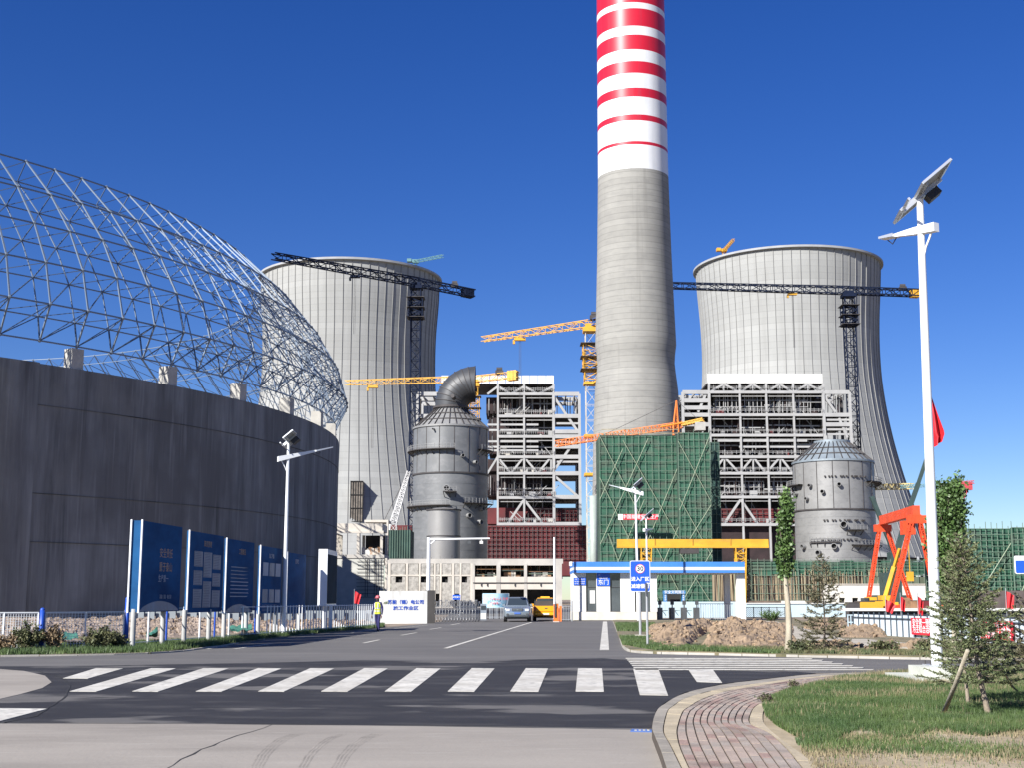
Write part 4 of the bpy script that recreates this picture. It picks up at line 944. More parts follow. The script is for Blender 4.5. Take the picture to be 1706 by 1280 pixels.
for k in range(14):
    px = random.uniform(601, 628); q = at(px, 925, Y2); boxpart('site_material', q.x, q.x+random.uniform(.3,1), Y2+1, Y2+2.5, q.z, q.z+random.uniform(.3,1.4), random.choice((GREYC, CRM, PANEL, RUST)), fb)
bx('upper_slab', 607, 647, 867, 871, Y2+14, Y2+20, CRM, fb, Y2+14); bx('upper_column', 643, 647, 871, 930, Y2+14, Y2+14.6, CRM, fb, Y2+14)
# dark green netted wall behind
gw = thing('netted_shed', 'dark netted shed between the concrete frame and the absorber', 'shed', (at(662,1000,275).x, 275, 0))
bx('shed_wall', 645, 684, 884, 960, 275, 285, mat('dark_net'), gw)
for k in range(10): x = at(646+k*4.1,900,274.8).x; member('standard', (x,274.8,0), (x,274.8,zat(880-random.uniform(-4,3),274.8)), .1,.1, POLE, gw, 'rod')
# ================================================= white low workshop at the right
Y3 = 200.0
ww = thing('workshop_building', 'low white workshop with square windows behind the orange gantry', 'building', (at(1470,1000,Y3).x, Y3, 0))
WW = mat('white_render', (.60,.58,.53), .9, var=.05, scale=.4)
bx('front_wall', 1385, 1556, 975, 997, Y3, Y3+6, WW, ww); bx('front_wall', 1385, 1556, 1008, 1030, Y3, Y3+6, WW, ww)
wx = [(1398,1408),(1420,1430),(1448,1458),(1541,1550)]; cur = 1385
for a, b in wx+[(1556,1556)]:
    bx('front_wall', cur, a, 997, 1008, Y3, Y3+6, WW, ww)
    if a < 1556: bx('window_opening', a, b, 997, 1008, Y3+.5, Y3+.6, HOLE, ww, Y3)
    cur = b
bx('parapet_cap', 1384, 1557, 973.6, 975, Y3-.15, Y3+6.1, CRM, ww)
bx('side_annex', 1311, 1345, 1002, 1030, Y3+4, Y3+8, WW, ww, Y3+4)
# pale yard wall with dark shrubs seen right of the gatehouse
# ================================================= gatehouse
GY = 103.0
GW = mat('gatehouse_white', (.70,.69,.65), .6, var=.04, scale=.4); overlay(GW, (.50,.47,.41), 1.2, .57, .72, stretch=(1.5,1.5,.25), amount=.5, seed=63); GB = mat('fascia_blue', (.045,.19,.55), .5, var=.10, scale=.7); overlay(GB, (.10,.24,.50), .8, .54, .7, stretch=(.5,1,2), amount=.5, seed=64)
GLASS = mat('tinted_glass', (.065,.078,.085), .08, var=.2, scale=.4, spec=.9)
GFR = mat('dark_frame', (.06,.065,.07), .5)
gh = thing('gatehouse', 'white gatehouse with blue fascia, tall windows and open canopy on the right', 'gatehouse', (at(1098,1000,GY).x, GY, 0))
D = 5.0
bx('fascia', 955, 1240.5, 937, 945.8, GY-.5, GY+D+.5, GB, gh, GY-.5); bx('fascia_stripe', 955, 1240.5, 945.8, 950.8, GY-.52, GY+D+.5, GW, gh, GY-.5); bx('fascia', 955, 1240.5, 950.8, 955.3, GY-.5, GY+D+.5, GB, gh, GY-.5)
bx('plinth', 955, 1094, 1020.5, 1034.3, GY-.08, GY+D, mat('cream_plinth', (.58,.54,.46), .85, var=.12, scale=1.2), gh, GY)
for a, b in [(955,976),(994,1016),(1034,1057),(1060.5,1066),(1084,1094)]: bx('wall_panel', a, b, 955.3, 1020.2, GY, GY+.3, GW, gh)
for a, b in [(976,994),(1016,1034),(1057,1060.5),(1066,1084)]:
    w = bx('window', a, b, 955.3, 1020.2, GY+.14, GY+.18, GLASS, gh, GY)
    A = at(a,1020.2,GY); B = at(b,955.3,GY); zc = zat(979,GY); f = MB()
    f.box(A.x,A.x+.05,GY+.08,GY+.14,A.z,B.z).box(B.x-.05,B.x,GY+.08,GY+.14,A.z,B.z).box(A.x,B.x,GY+.09,GY+.14,zc-.03,zc+.03).box(A.x,B.x,GY+.09,GY+.14,A.z,A.z+.06)
    f.build('window_frame', GFR, gh)
a = at(985,1000,GY); boxpart('desk_screen', a.x-.1, a.x+.3, GY+.1, GY+.13, a.z-.3, a.z+.7, PANEL, gh)
x0 = at(955.2,1000,GY).x; boxpart('side_wall', x0, x0+.25, GY+.3, GY+D, 0, zat(955.3,GY), GW, gh); bx('rear_wall', 956, 1094, 955.3, 1034, GY+D-.3, GY+D, GW, gh, GY)
x1_ = at(1094,1000,GY).x; boxpart('side_wall', x1_-.25, x1_, GY+.3, GY+D, 0, zat(955.3,GY), GW, gh)
bx('canopy_column', 1229, 1241, 955.3, 1034.3, GY, GY+.7, GW, gh); bx('canopy_column', 1224, 1231, 955.3, 1034.3, GY+D-.7, GY+D, GW, gh, GY)
bx('canopy_ceiling', 1094, 1229, 955.3, 956.8, GY-.3, GY+D, GW, gh, GY)
p = at(950,942,GY); MB().beam((p.x,GY-.3,p.z+.2),(p.x+.35,GY-.3,p.z+.1),.12).box(p.x-.1,p.x+.12,GY-.5,GY-.2,p.z-.1,p.z+.22).build('camera', PANEL, gh)
# signs fixed to the front: parts of the gatehouse
def wsign(a, b, t, bt, lines, name='wall_sign'):
    A = at(a,bt,GY-.05); B = at(b,t,GY-.05); s = boxpart(name, A.x, B.x, GY-.06, GY-.01, A.z, B.z, mat('sign_blue', (.015,.09,.50), .4, var=.03), gh)
    s.data = s.data; holder = s
    for (txt, size, fx, fz) in lines:
        text(txt, size, (A.x+(B.x-A.x)*fx, GY-.066, A.z+(B.z-A.z)*fz), (1,0,0), (0,0,1), LET, gh)
wsign(955.6, 976, 963.5, 976, [('苏能（锡）电公司',.10,.5,.78),('施工现场安全管理',.10,.5,.47),('出入登记严禁烟火',.10,.5,.2)])
wsign(994.5, 1016, 956, 977.3, [('锡能项目部',.13,.5,.60),('东门',.42,.5,.26),('苏能',.08,.2,.86)])
# turnstiles
TY = GY+2.2
for k, px in enumerate((1099,1119.5,1139.5,1160.5)):
    q = at(px,1033,TY); t = thing('turnstile', ['dark turnstile post against the gatehouse wall','second dark turnstile post under the canopy','third dark turnstile post under the canopy','dark turnstile post next to the picket barrier'][k], 'turnstile', (q.x, TY, 0), group='turnstiles under the canopy')
    MB().prism([(q.x-.16,TY-.55),(q.x+.16,TY-.55),(q.x+.2,TY-.4),(q.x+.2,TY+.4),(q.x+.16,TY+.55),(q.x-.16,TY+.55),(q.x-.2,TY+.4),(q.x-.2,TY-.4)], 0, .98).build('cabinet', mat('turnstile_grey', (.10,.105,.11), .35, .3), t)
    MB().tube((q.x,TY-.3,.98),(q.x,TY-.3,1.22),.05,n=8).box(q.x-.14,q.x+.14,TY-.36,TY-.28,1.2,1.52).build('face_reader', GFR, t)
    if k < 3: MB().tube((q.x+.2,TY-.2,.75),(q.x+.62,TY-.2,.75),.025,n=6).tube((q.x+.2,TY-.2,.75),(q.x+.5,TY-.2,.35),.025,n=6).build('arm', POLE, t)
BB = mat('pale_blue_panel', (.42,.53,.58), .5, var=.05, scale=.4)
hb = thing('low_hoarding', 'pale blue low hoarding behind the turnstiles', 'hoarding', (at(1160,1031,GY+17).x, GY+17, 0))
for k in range(9): bx('hoarding_panel', 1093+k*15, 1107.6+k*15, 1003.5, 1033, GY+17+.02*(k%2), GY+17.06+.02*(k%2), BB, hb, GY+17)
PK = mat('picket_grey', (.42,.45,.47), .4, .4)
pb = thing('picket_barrier', 'grey steel picket barrier between turnstiles and canopy column', 'barrier', (at(1195,1033,TY).x, TY, 0))
for k in range(15): q = at(1164+k*4,1033,TY); member('picket', (q.x,TY,.05), (q.x,TY,zat(1007,TY)), .035,.035, PK, pb, 'rod')
for z in (zat(1007,TY), .12): member('rail', (at(1163,1033,TY).x,TY,z), (at(1222,1033,TY).x,TY,z), .05,.05, PK, pb, 'rod')
# blue works arch behind the canopy
ar = thing('entrance_arch', 'small blue arch with white writing seen under the canopy', 'arch', (at(1124,1000,140).x, 140, 0)); AB = mat('arch_blue', (.05,.20,.42), .5, var=.08)
bx('leg', 1107, 1111, 990, 1030, 140, 141, AB, ar); bx('leg', 1137, 1141, 990, 1030, 140, 141, AB, ar); bx('header', 1106, 1142, 985, 990.5, 139.9, 141, AB, ar); bx('dark_passage', 1111, 1137, 990.5, 1030, 142, 142.2, HOLE, ar, 140)
text('安全文明施工', .36, (at(1124,988,139.8).x, 139.85, zat(987.8,139.8)), (1,0,0),(0,0,1), LET, ar)
for zz in (993.5,997,1000.5): 
    for px in (1109,1139): text('安', .2, (at(px,zz,139.8).x, 139.95, zat(zz,139.8)), (1,0,0),(0,0,1), LET, ar)
# chain-link and shrubs right of the gatehouse
cl = thing('chain_fence', 'dark chain-link fence between gatehouse and poplar', 'fence', (at(1275,1035,112).x, 112, 0))
for k in range(6): x = at(1243+k*13,1035,112).x; member('post', (x,112,0),(x,112,zat(1012,112)),.07,.07,DST,cl,'rod')
for z in (zat(1013,112), .1): member('rail', (at(1243,1035,112).x,112,z),(at(1308,1035,112).x,112,z),.05,.05,DST,cl,'rod')
m = MB()
xa = at(1243,1035,112).x; xb = at(1308,1035,112).x; zt_ = zat(1013,112); H = zt_-.1; k = -H
while k < xb-xa:
    for s in (0,1):
        u0 = max(0,k); u1 = min(xb-xa,k+H)
        if u1 > u0:
            za, zb_ = (.1+(u0-k), .1+(u1-k)) if s == 0 else (zt_-(u0-k), zt_-(u1-k)); m.beam((xa+u0,112,za),(xa+u1,112,zb_),.018)
    k += .16
m.build('wire_mesh', PK, cl)
pw = thing('yard_wall', 'pale low yard wall behind the chain-link fence', 'wall', (at(1280,1030,125).x,125,0))
bx('wall_face', 1243, 1420, 1007, 1031, 125, 125.3, BB, pw); bx('coping', 1243, 1420, 1005.5, 1007, 124.9, 125.4, PANEL, pw, 125)
# ================================================= sign wall, gates, barrier
A_ = Vector((at(633,1041,89.6).x,89.6,0)); B_ = Vector((at(711.5,1039,90.6).x,90.6,0)); dW = (B_-A_).normalized(); nW = Vector((dW.y, -dW.x, 0))
gwl = thing('sign_wall', 'white entrance wall with blue company lettering beside the worker', 'wall', tuple(A_))
WHT = mat('sign_wall_white', (.72,.72,.68), .6, var=.03, scale=.5); overlay(WHT, (.50,.48,.42), 1.6, .56, .72, stretch=(1,1,.4), amount=.5, seed=65); hW = 2.17
MB().slab([A_, B_, B_-nW*.3, A_-nW*.3], (0,0,hW)).build('wall_body', WHT, gwl)
mb = MB().slab([B_+dW*.02, B_+dW*.55, B_+dW*.55-nW*.5, B_+dW*.02-nW*.5], (0,0,hW+.05)); mb.build('end_pier', mat('pier_dark', (.07,.065,.06), .9), gwl)
BLT = mat('blue_lettering', (.02,.08,.48), .5, var=.02); OLV = mat('olive_lettering', (.22,.25,.12), .5, var=.05)
LW = (B_-A_).length
def onwall(f, z): return A_ + dW*(LW*f) + nW*.012 + Vector((0,0,z))
text('苏能（锡）电公司', .30, onwall(.54, 1.42), dW, (0,0,1), BLT, gwl, bold=.006, sx=1.05)
text('施工作业区', .28, onwall(.54, 1.02), dW, (0,0,1), BLT, gwl, bold=.006, sx=1.25)
lg = MB()
c0 = onwall(.125, 1.40)
for r_, a0_, a1_ in ((.11,200,350),(.09,20,170)):
    pts = [c0 + dW*(1.9*r_*math.cos(R(a)))+Vector((0,0,r_*.55*math.sin(R(a))+.25*r_*math.cos(R(a)))) for a in range(a0_, a1_+1, 15)]
    for p, q in zip(pts, pts[1:]): lg.beam(p, q, .01, .035)
lg.beam(c0-dW*.12+Vector((0,0,-.08)), c0+dW*.16+Vector((0,0,.1)), .01, .03); lg.build('logo', OLV, gwl)
# telescopic gate
gt = thing('accordion_gate', 'folded grey accordion gate beside the white sign wall', 'gate', tuple(G(757,1037)))
GYG = G(757,1037).y; GM = mat('gate_steel', (.42,.42,.42), .3, .7, var=.15, scale=2)
for k in range(17):
    x = at(717+k*5.0, 1037, GYG).x; h = 1.42+.12*(k%2)
    for dx, dy in ((0,0),(.09,.35)): member('upright', (x+dx,GYG+dy,.06), (x+dx,GYG+dy,h), .045,.045, GM, gt, 'rod')
    MB().ball((x,GYG,h), .05, 8, 5).ball((x+.09,GYG+.35,h),.05,8,5).build('finial', GM, gt)
    if k < 16:
        x2_ = at(722+k*5.0,1037,GYG).x
        for z0, z1 in ((.1,.75),(.75,.1),(.7,1.3),(1.3,.7)): member('scissor_bar', (x,GYG-.02,z0),(x2_,GYG+.02,z1),.03,.02,GM,gt)
    MB().tube((x-.03,GYG,.06),(x+.03,GYG,.06),.06,n=10).build('caster', DST, gt)
hx = at(805.5,1037,GYG).x
MB().box(hx-.22,hx+.22,GYG-.3,GYG+.3,.12,1.3).build('drive_housing', mat('drive_grey', (.30,.34,.38), .35, .4), gt)
MB().box(hx-.18,hx+.18,GYG-.32,GYG-.305,.86,1.16).build('display', GLS, gt); MB().box(hx-.2,hx+.2,GYG-.32,GYG-.305,.2,.62).build('white_cover', PANEL, gt)
# dark fence line and cars behind the gate
bf = thing('inner_fence', 'dark picket fence beyond the gate under the blue banner', 'fence', (at(826,1032,112).x,112,0))
for k in range(16): x = at(811+k*2.3,1032,112).x; member('picket', (x,112,0),(x,112,.95),.05,.05,random.choice((DST,PK,PK)),bf,'rod')
for z in (.15,.9): member('rail', (at(810,1032,112).x,112,z),(at(848,1032,112).x,112,z),.05,.05,PK,bf,'rod')
# sky-blue banner on frame
bn = thing('banner_stand', 'sky-blue curved banner with red lettering behind the silver car', 'banner', (at(826,1030,125).x,125,0)); SKB = mat('banner_sky', (.22,.50,.66), .5, col2=(.50,.68,.74), scale=.5)
a = at(804,1013,125); c = at(848,990,125)
mb = MB(); n = 12
vs = [(a.x+(c.x-a.x)*i/n, 125-.8*math.sin(math.pi*i/n), z) for z in (a.z, c.z) for i in range(n+1)]; mb.add(vs, [(i,i+1,n+2+i,n+1+i) for i in range(n)]); mb.build('banner_cloth', SKB, bn, smooth=True)
RLT = mat('red_lettering', (.55,.05,.05), .5); text('安全发展以人为本', .30, ((a.x+c.x)/2, 124.1, a.z+.78), (1,0,0),(0,0,1), RLT, bn); text('质量第一', .26, ((a.x+c.x)/2, 124.1, a.z+.38), (1,0,0),(0,0,1), RLT, bn)
for x in (a.x, c.x): member('pole', (x,125,0),(x,125,c.z),.06,.06,PK,bn,'rod')
member('rail', (a.x,125,c.z),(c.x,125,c.z),.05,.05,PK,bn,'rod')
# blue and white board behind the gate
bd = thing('notice_board', 'little blue board with white writing hanging behind the accordion gate', 'board', (at(761,998,130).x,130,0))
bx('board_panel', 754, 767, 992, 1000, 130, 130.1, mat('sign_blue'), bd); text('减速慢行', .18, (at(760.5,996,129.9).x,129.95,zat(996,129.9)), (1,0,0),(0,0,1), LET, bd)
for px in (755,766): x = at(px,996,130).x; member('post', (x,130.15,0),(x,130.15,zat(993,130)),.05,.05,PK,bd,'rod')
# barrier machine
bq = G(927.5,1037.5); bm = thing('boom_barrier', 'orange boom barrier cabinet beside the yellow pickup', 'barrier', tuple(bq))
OB = mat('barrier_orange', (.80,.17,.03), .4, var=.04)
MB().box(bq.x-.22,bq.x+.13,bq.y-.18,bq.y+.18,.06,1.28).build('cabinet', OB, bm); MB().box(bq.x-.26,bq.x+.17,bq.y-.22,bq.y+.22,0,.06).build('foot_plate', CRM, bm)
MB().box(bq.x-.17,bq.x-.04,bq.y-.25,bq.y-.18,.35,1.3).build('boom_arm_folded', DST, bm); MB().box(bq.x+.2,bq.x+.36,bq.y-.1,bq.y+.2,.05,1.15).build('rear_cabinet', OB, bm)
MB().tube((bq.x-.1,bq.y-.2,1.1),(bq.x-.1,bq.y-.26,1.1),.09,n=12).build('hub', GFR, bm)
# grey equipment and pipes between truck and gatehouse
eq = thing('pedestrian_gate', 'grey steel side gate between barrier and gatehouse', 'gate', (at(945,1036,100).x,100,0))
for k in range(7): x = at(936+k*2.8,1036,100).x; member('picket', (x,100,.05),(x,100,1.15),.03,.03,PK,eq,'rod')
for z in (.12,1.12): member('rail', (at(935,1036,100).x,100,z),(at(954,1036,100).x,100,z),.04,.04,PK,eq,'rod')
member('post', (at(953,1036,100).x,100,0),(at(953,1036,100).x,100,1.5),.1,.1,PK,eq,'rod')
# L-shaped camera mast
cm = thing('camera_mast', 'white L-shaped camera mast with long horizontal arm over the gate', 'mast', tuple(G(713,1038.5)))
q = G(713,1038.5); zt_ = zat(900,q.y); MP = mat('mast_white', (.72,.73,.74), .4, var=.03); xr = at(816,898,q.y).x
MB().tube((q.x,q.y,0),(q.x,q.y,zt_+.15),.14,.12,n=14).build('pole', MP, cm, smooth=True, angle=40)
MB().tube((q.x,q.y,zt_),(xr,q.y,zt_+.08),.09,.06,n=10).tube((q.x+.15,q.y,zt_-.3),(q.x+.5,q.y,zt_),.05,n=8).build('arm', MP, cm, smooth=True, angle=40)
for px in (782,802): x = at(px,902,q.y).x; MB().box(x-.12,x+.12,q.y-.25,q.y+.1,zt_-.3,zt_-.1).beam((x,q.y,zt_-.12),(x,q.y,zt_),.04).build('camera', PANEL if px > 790 else GFR, cm)
tpq = G(924,1036); tq = thing('thin_mast', 'slim white vertical mast behind the orange barrier', 'mast', tuple(tpq)); MB().tube((tpq.x,tpq.y,0),(tpq.x,tpq.y,zat(896,tpq.y)),.09,.07,n=10).build('pole', MP, tq, smooth=True, angle=40); MB().box(tpq.x-.15,tpq.x+.15,tpq.y-.15,tpq.y+.15,0,.2).build('foot', CRM, tq)
# ================================================= solar street lamps
LPW = mat('lamp_white', (.74,.76,.77), .35, var=.03, scale=.5); PV = mat('solar_cell', (.012,.018,.05), .15, var=.2, spec=.8); PVB = mat('panel_back', (.30,.32,.33), .6, var=.08); ALU = mat('aluminium', (.62,.64,.66), .35, .6, var=.05); BLKP = mat('black_plastic', (.02,.02,.022), .5)
def solar_lamp(label, base, H, arm_az, arm_rise=.22, arm_len=1.9, pr=.115, lean=0, plen=2.05, arm_h=None, hs=1.0, base_z=0):
    b = Vector((base[0], base[1], base_z)); t = thing('solar_street_lamp', label, 'street lamp', tuple(b), group='solar street lamps')
    tp_ = b + Vector((lean, 0, H)); MB().pipe([b, b.lerp(tp_,.5), tp_], [pr, pr*.82, pr*.62], 18).build('pole', LPW, t, smooth=True, angle=40)
    MB().box(b.x-pr*2,b.x+pr*2,b.y-pr*2,b.y+pr*2,b.z,b.z+.03).build('base_plate', ALU, t)
    for sx in (-1,1):
        for sy in (-1,1): MB().tube((b.x+sx*pr*1.6,b.y+sy*pr*1.6,b.z+.03),(b.x+sx*pr*1.6,b.y+sy*pr*1.6,b.z+.1),.015,n=6).build('bolt', DST, t)
    for s in (1,-1)[:1]: MB().box(b.x-.07,b.x+.07,b.y-pr-.006,b.y-pr+.03,b.z+.6,b.z+1.0).build('access_door', LPW, t)
    az = R(arm_az); ad = Vector((math.cos(az), math.sin(az), 0)); ah = arm_h or H-1.35; c = b + Vector((lean*ah/H, 0, ah))
    sl = Vector((ad.x, ad.y, arm_rise)).normalized()
    # tapered housing: thick tail, long blade
    p0 = c - sl*.62*hs; up = Vector((0,0,1)); sd_ = ad.cross(up)
    def sec(p, w, h): return [p-sd_*w/2-up*h/2, p+sd_*w/2-up*h/2, p+sd_*w/2+up*h/2, p-sd_*w/2+up*h/2]
    mb = MB(); secs = [sec(p0,.26*hs,.30*hs), sec(c+sl*.25*hs,.22*hs,.24*hs), sec(c+sl*arm_len*.55,.16*hs,.13*hs), sec(c+sl*arm_len*.62,.15*hs,.10*hs)]
    for k in range(3): mb.add(secs[k]+secs[k+1], [(i,(i+1)%4,4+(i+1)%4,4+i) for i in range(4)])
    mb.add(secs[0], [(3,2,1,0)]); mb.add(secs[3], [(0,1,2,3)]); mb.build('arm_housing', LPW, t)
    q0 = c+sl*arm_len*.62; q1 = c+sl*arm_len; MB().add(sec(q0,.24,.07)+sec(q1,.20,.045), [(i,(i+1)%4,4+(i+1)%4,4+i) for i in range(4)]+[(3,2,1,0),(4,5,6,7)]).build('lamp_head', ALU, t)
    MB().pipe([c-sl*.42*hs-up*.12*hs, c-ad*.32*hs-up*.35*hs, c-ad*.16*hs-up*.62*hs, c-ad*.05-up*.85*hs], .022, 6).build('brace', LPW, t)
    MB().pipe([q0-up*.05, q0-up*.16+ad*.1, q0-up*.05+ad*.22], .012, 5).build('cable', BLKP, t)
    # panels on a tilted frame, facing the sun side
    n = Vector((-.64,.13,.76)).normalized(); s = Vector((.74,0,.62)); s = (s-n*s.dot(n)).normalized(); w = n.cross(s)
    pc = tp_ + Vector((.02,0,.12))
    fr_ = MB().beam(pc-s*plen*.42-n*.05, pc+s*plen*.42-n*.05, .06,.06, up=n)
    for k in (-.5,0,.5): fr_.beam(pc+s*k*plen*.8-w*.55-n*.02, pc+s*k*plen*.8+w*.55-n*.02,.05,.05, up=n)
    fr_.build('panel_frame', ALU, t)
    for k, (o, L_) in enumerate(((.20,.60),(-.13,.62))):
        pcc = pc + s*o*plen*.9 + w*(-.40 if k == 0 else .36); hs_ = s*plen*L_/2; hw_ = w*.36
        cs_ = [pcc-hs_-hw_, pcc+hs_-hw_, pcc+hs_+hw_, pcc-hs_+hw_]
        pn = MB().slab([p+n*.012 for p in cs_], n*.008).build('solar_panel', PV, t); MB().slab(cs_, n*.011).build('panel_back_sheet', PVB, pn, world=True)
        e = MB()
        for i in range(4): e.beam(cs_[i]+n*.005, cs_[(i+1)%4]+n*.005, .045,.05, up=n)
        e.build('panel_edge', ALU, pn)
    bb = pc - n*(.06+.20*hs) + s*.26*hs; MB().beam(bb-s*.24*hs, bb+s*.24*hs, .40*hs,.26*hs, up=n).build('battery_box', BLKP, t)
    for k in (-1,1): MB().beam(bb+s*.2*k+n*.1, pc+s*.2*k, .03).build('hanger', DST, t)
    return t
lx = xat(1561.5, 25.5, .35); fb_ = Vector((lx,25.5,0)); 
pl = thing('lamp_plinth', 'stepped pale concrete plinth under the nearest white lamp pole', 'plinth', (fb_.x, fb_.y, 0)); PLC = mat('plinth_concrete', (.47,.48,.42), .9, var=.1, scale=1.2, bump=.3)
def pbox(p0, p1, y0, y1, z0, z1, nm): a = at(p0, 1120, y0); b = at(p1, 1120, y0); return MB().box(a.x, b.x, y0, y1, z0, z1).build(nm, PLC, pl)
a = xat(1540,25.0,.3); b = xat(1588,25.0,.3)
MB().box(a, b, 25.0, 26.0, .05, .36).build('upper_step', PLC, pl); MB().box(xat(1526,24.5,.1), xat(1606,24.5,.1), 24.5, 26.5, 0, .19).build('lower_step', PLC, pl)
lx = xat(1561.5, 25.5, .35)
H0 = zat(330,25.5)*1.0-.36
solar_lamp('tallest and nearest white solar lamp standing on a stepped concrete plinth', (lx,25.5), H0-.02, 124, .06, 1.0, .108, lean=.13, plen=1.22, hs=.6, arm_h=zat(383,25.5)-.36, base_z=.36)
lq = G(472,1060.5); solar_lamp('white solar lamp among the blue billboards, arm pointing right', (lq.x,lq.y), zat(738,lq.y), 25, .26, 2.15, .10, lean=.0, hs=.8, plen=.9, arm_h=zat(762,lq.y))
lq = G(1064,1037); solar_lamp('white solar lamp with arm pointing left before the green scaffold', (lq.x,lq.y), zat(812,lq.y), 168, .27, 2.0, .11, lean=-.1, plen=1.3, arm_h=zat(820,lq.y))
solar_lamp('smaller, farther solar lamp just right of the lamp before the scaffold', (at(1079,1010,140).x,140), zat(862,140), 60, .1, 1.7, .12, plen=2.0)
# ================================================= speed sign and its neighbour
SBL = mat('sign_blue')
sq = G(1067,1067); ss = thing('speed_sign', 'blue speed limit sign showing 30 on a slim grey post', 'road sign', tuple(sq)); GP = mat('galvanised', (.45,.46,.47), .4, .5, var=.08)
MB().tube((sq.x,sq.y,0),(sq.x,sq.y,zat(940,sq.y)),.055,n=12).build('post', GP, ss, smooth=True, angle=40); MB().box(sq.x-.22,sq.x+.2,sq.y-.2,sq.y+.2,.08,.2).build('footing', CRM, ss)
a = at(1050,987,sq.y-.08); c = at(1083,935,sq.y-.08)
def rr(x0,x1,z0,z1,r,y,n=5):
    pts = []
    for cx,cz,s in ((x1-r,z1-r,0),(x0+r,z1-r,90),(x0+r,z0+r,180),(x1-r,z0+r,270)):
        for k in range(n+1): t_ = R(s+90*k/n); pts.append((cx+r*math.cos(t_), y, cz+r*math.sin(t_)))
    return pts
pt = MB().slab(rr(a.x,c.x,a.z,c.z,.08,sq.y-.07), (0,.02,0)).build('plate', mat('sign_border', (.55,.60,.75), .4), ss)
MB().slab(rr(a.x+.03,c.x-.03,a.z+.03,c.z-.03,.06,sq.y-.074), (0,.004,0)).build('blue_face', SBL, pt)
cx = (a.x+c.x)/2; cz = a.z+(c.z-a.z)*.735
def disc(r, y): return MB().slab([(cx+r*math.cos(2*math.pi*k/32), y, cz+r*math.sin(2*math.pi*k/32)) for k in range(32)], (0,.004,0))
disc(.19, sq.y-.080).build('red_ring', mat('sign_red', (.55,.05,.06), .4), pt); disc(.165, sq.y-.086).build('white_disc', LET, pt)
BLT2 = mat('black_lettering', (.015,.015,.02), .5); text('30', .27, (cx, sq.y-.091, cz), (1,0,0),(0,0,1), BLT2, pt, bold=.006)
text('进入厂区', .185, (cx, sq.y-.078, a.z+(c.z-a.z)*.40), (1,0,0),(0,0,1), LET, pt, bold=.003); text('减速慢行', .185, (cx, sq.y-.078, a.z+(c.z-a.z)*.17), (1,0,0),(0,0,1), LET, pt, bold=.003)
for z in (a.z+.25, c.z-.25): MB().box(sq.x-.2,sq.x+.2,sq.y-.06,sq.y-.05,z-.02,z+.02).build('clamp', GP, ss)
q2 = G(1079,1083); s2_ = thing('side_sign', 'dark sign seen almost edge-on on a thin post by the speed sign', 'road sign', tuple(q2))
MB().tube((q2.x,q2.y,0),(q2.x,q2.y,zat(974,q2.y)),.04,n=10).build('post', GP, s2_, smooth=True, angle=40); p = at(1077,977,q2.y); MB().beam((q2.x-.03,q2.y-.3,p.z-.12),(q2.x-.01,q2.y+.3,p.z-.12),.02,.42).build('plate', GFR, s2_)
MB().beam((q2.x,q2.y,p.z+.09),(q2.x+.12,q2.y,p.z+.07),.03).build('bracket', LPW, s2_)
# blue direction sign entering at the right edge
eY = 34.0; ea = at(1691.5,957,eY); es = thing('direction_sign', 'blue direction sign with white top cut off by the right edge', 'road sign', (ea.x+.75,eY,0))
MB().tube((ea.x+.75,eY+.06,0),(ea.x+.75,eY+.06,zat(925,eY)),.05,n=12).build('post', GP, es); z0, z1 = ea.z, zat(927,eY)
MB().slab(rr(ea.x,ea.x+1.5,z0,z1,.04,eY), (0,.03,0)).build('plate', LET, es); MB().slab(rr(ea.x+.02,ea.x+1.48,z0+.02,z0+(z1-z0)*.74,.03,eY-.006), (0,.005,0)).build('blue_face', SBL, es)
text('施工区', .16, (ea.x+.75, eY-.012, z0+.17), (1,0,0),(0,0,1), LET, es)
# ================================================= billboards
BDARK = mat('board_blue', (.010,.045,.125), .8, spec=.1, col2=(.018,.095,.235), scale=.6, stretch=(.5,.5,1.2), thr=(.35,.65)); EDGE = mat('board_edge_white', (.70,.72,.74), .4); POSTG = mat('board_post', (.42,.42,.40), .5, var=.1)
BTXT = mat('board_text', (.25,.29,.38), .5, var=.1); BTX2 = mat('board_heading', (.34,.20,.14), .5, var=.1); BLAC = mat('board_hill', (.03,.10,.22), .4, var=.2, scale=2)
Ba = G(228,1086); Bb = G(474,1058.5); bdv = (Bb-Ba).normalized(); bn_ = Vector((bdv.y,-bdv.x,0))
def Bp(px):   # point of the board line seen at that pixel column
    lo, hi = -10., 60.
    for _ in range(50):
        mid = (lo+hi)/2; p = Ba+bdv*mid
        if 853+F*p.x/(p.y*CP+(0-CH)*SP) < px: lo = mid
        else: hi = mid
    return Ba+bdv*lo
heads = ['first blue billboard, nearest the camera, thick edge and slogan','second blue billboard, covered in three columns of pale text blocks','third blue billboard, with an orange heading line','fourth blue billboard, showing six small pale pictures','fifth blue billboard, last of the row before the thick cabinet']
spec = [(228,296,868,1021,(229,278)),(309,367,885,1022,(308,349)),(372.5,419,898,1023,(374,411)),(430,466,910,1023.5,(431,459)),(475.5,507,921,1024,(474,498))]
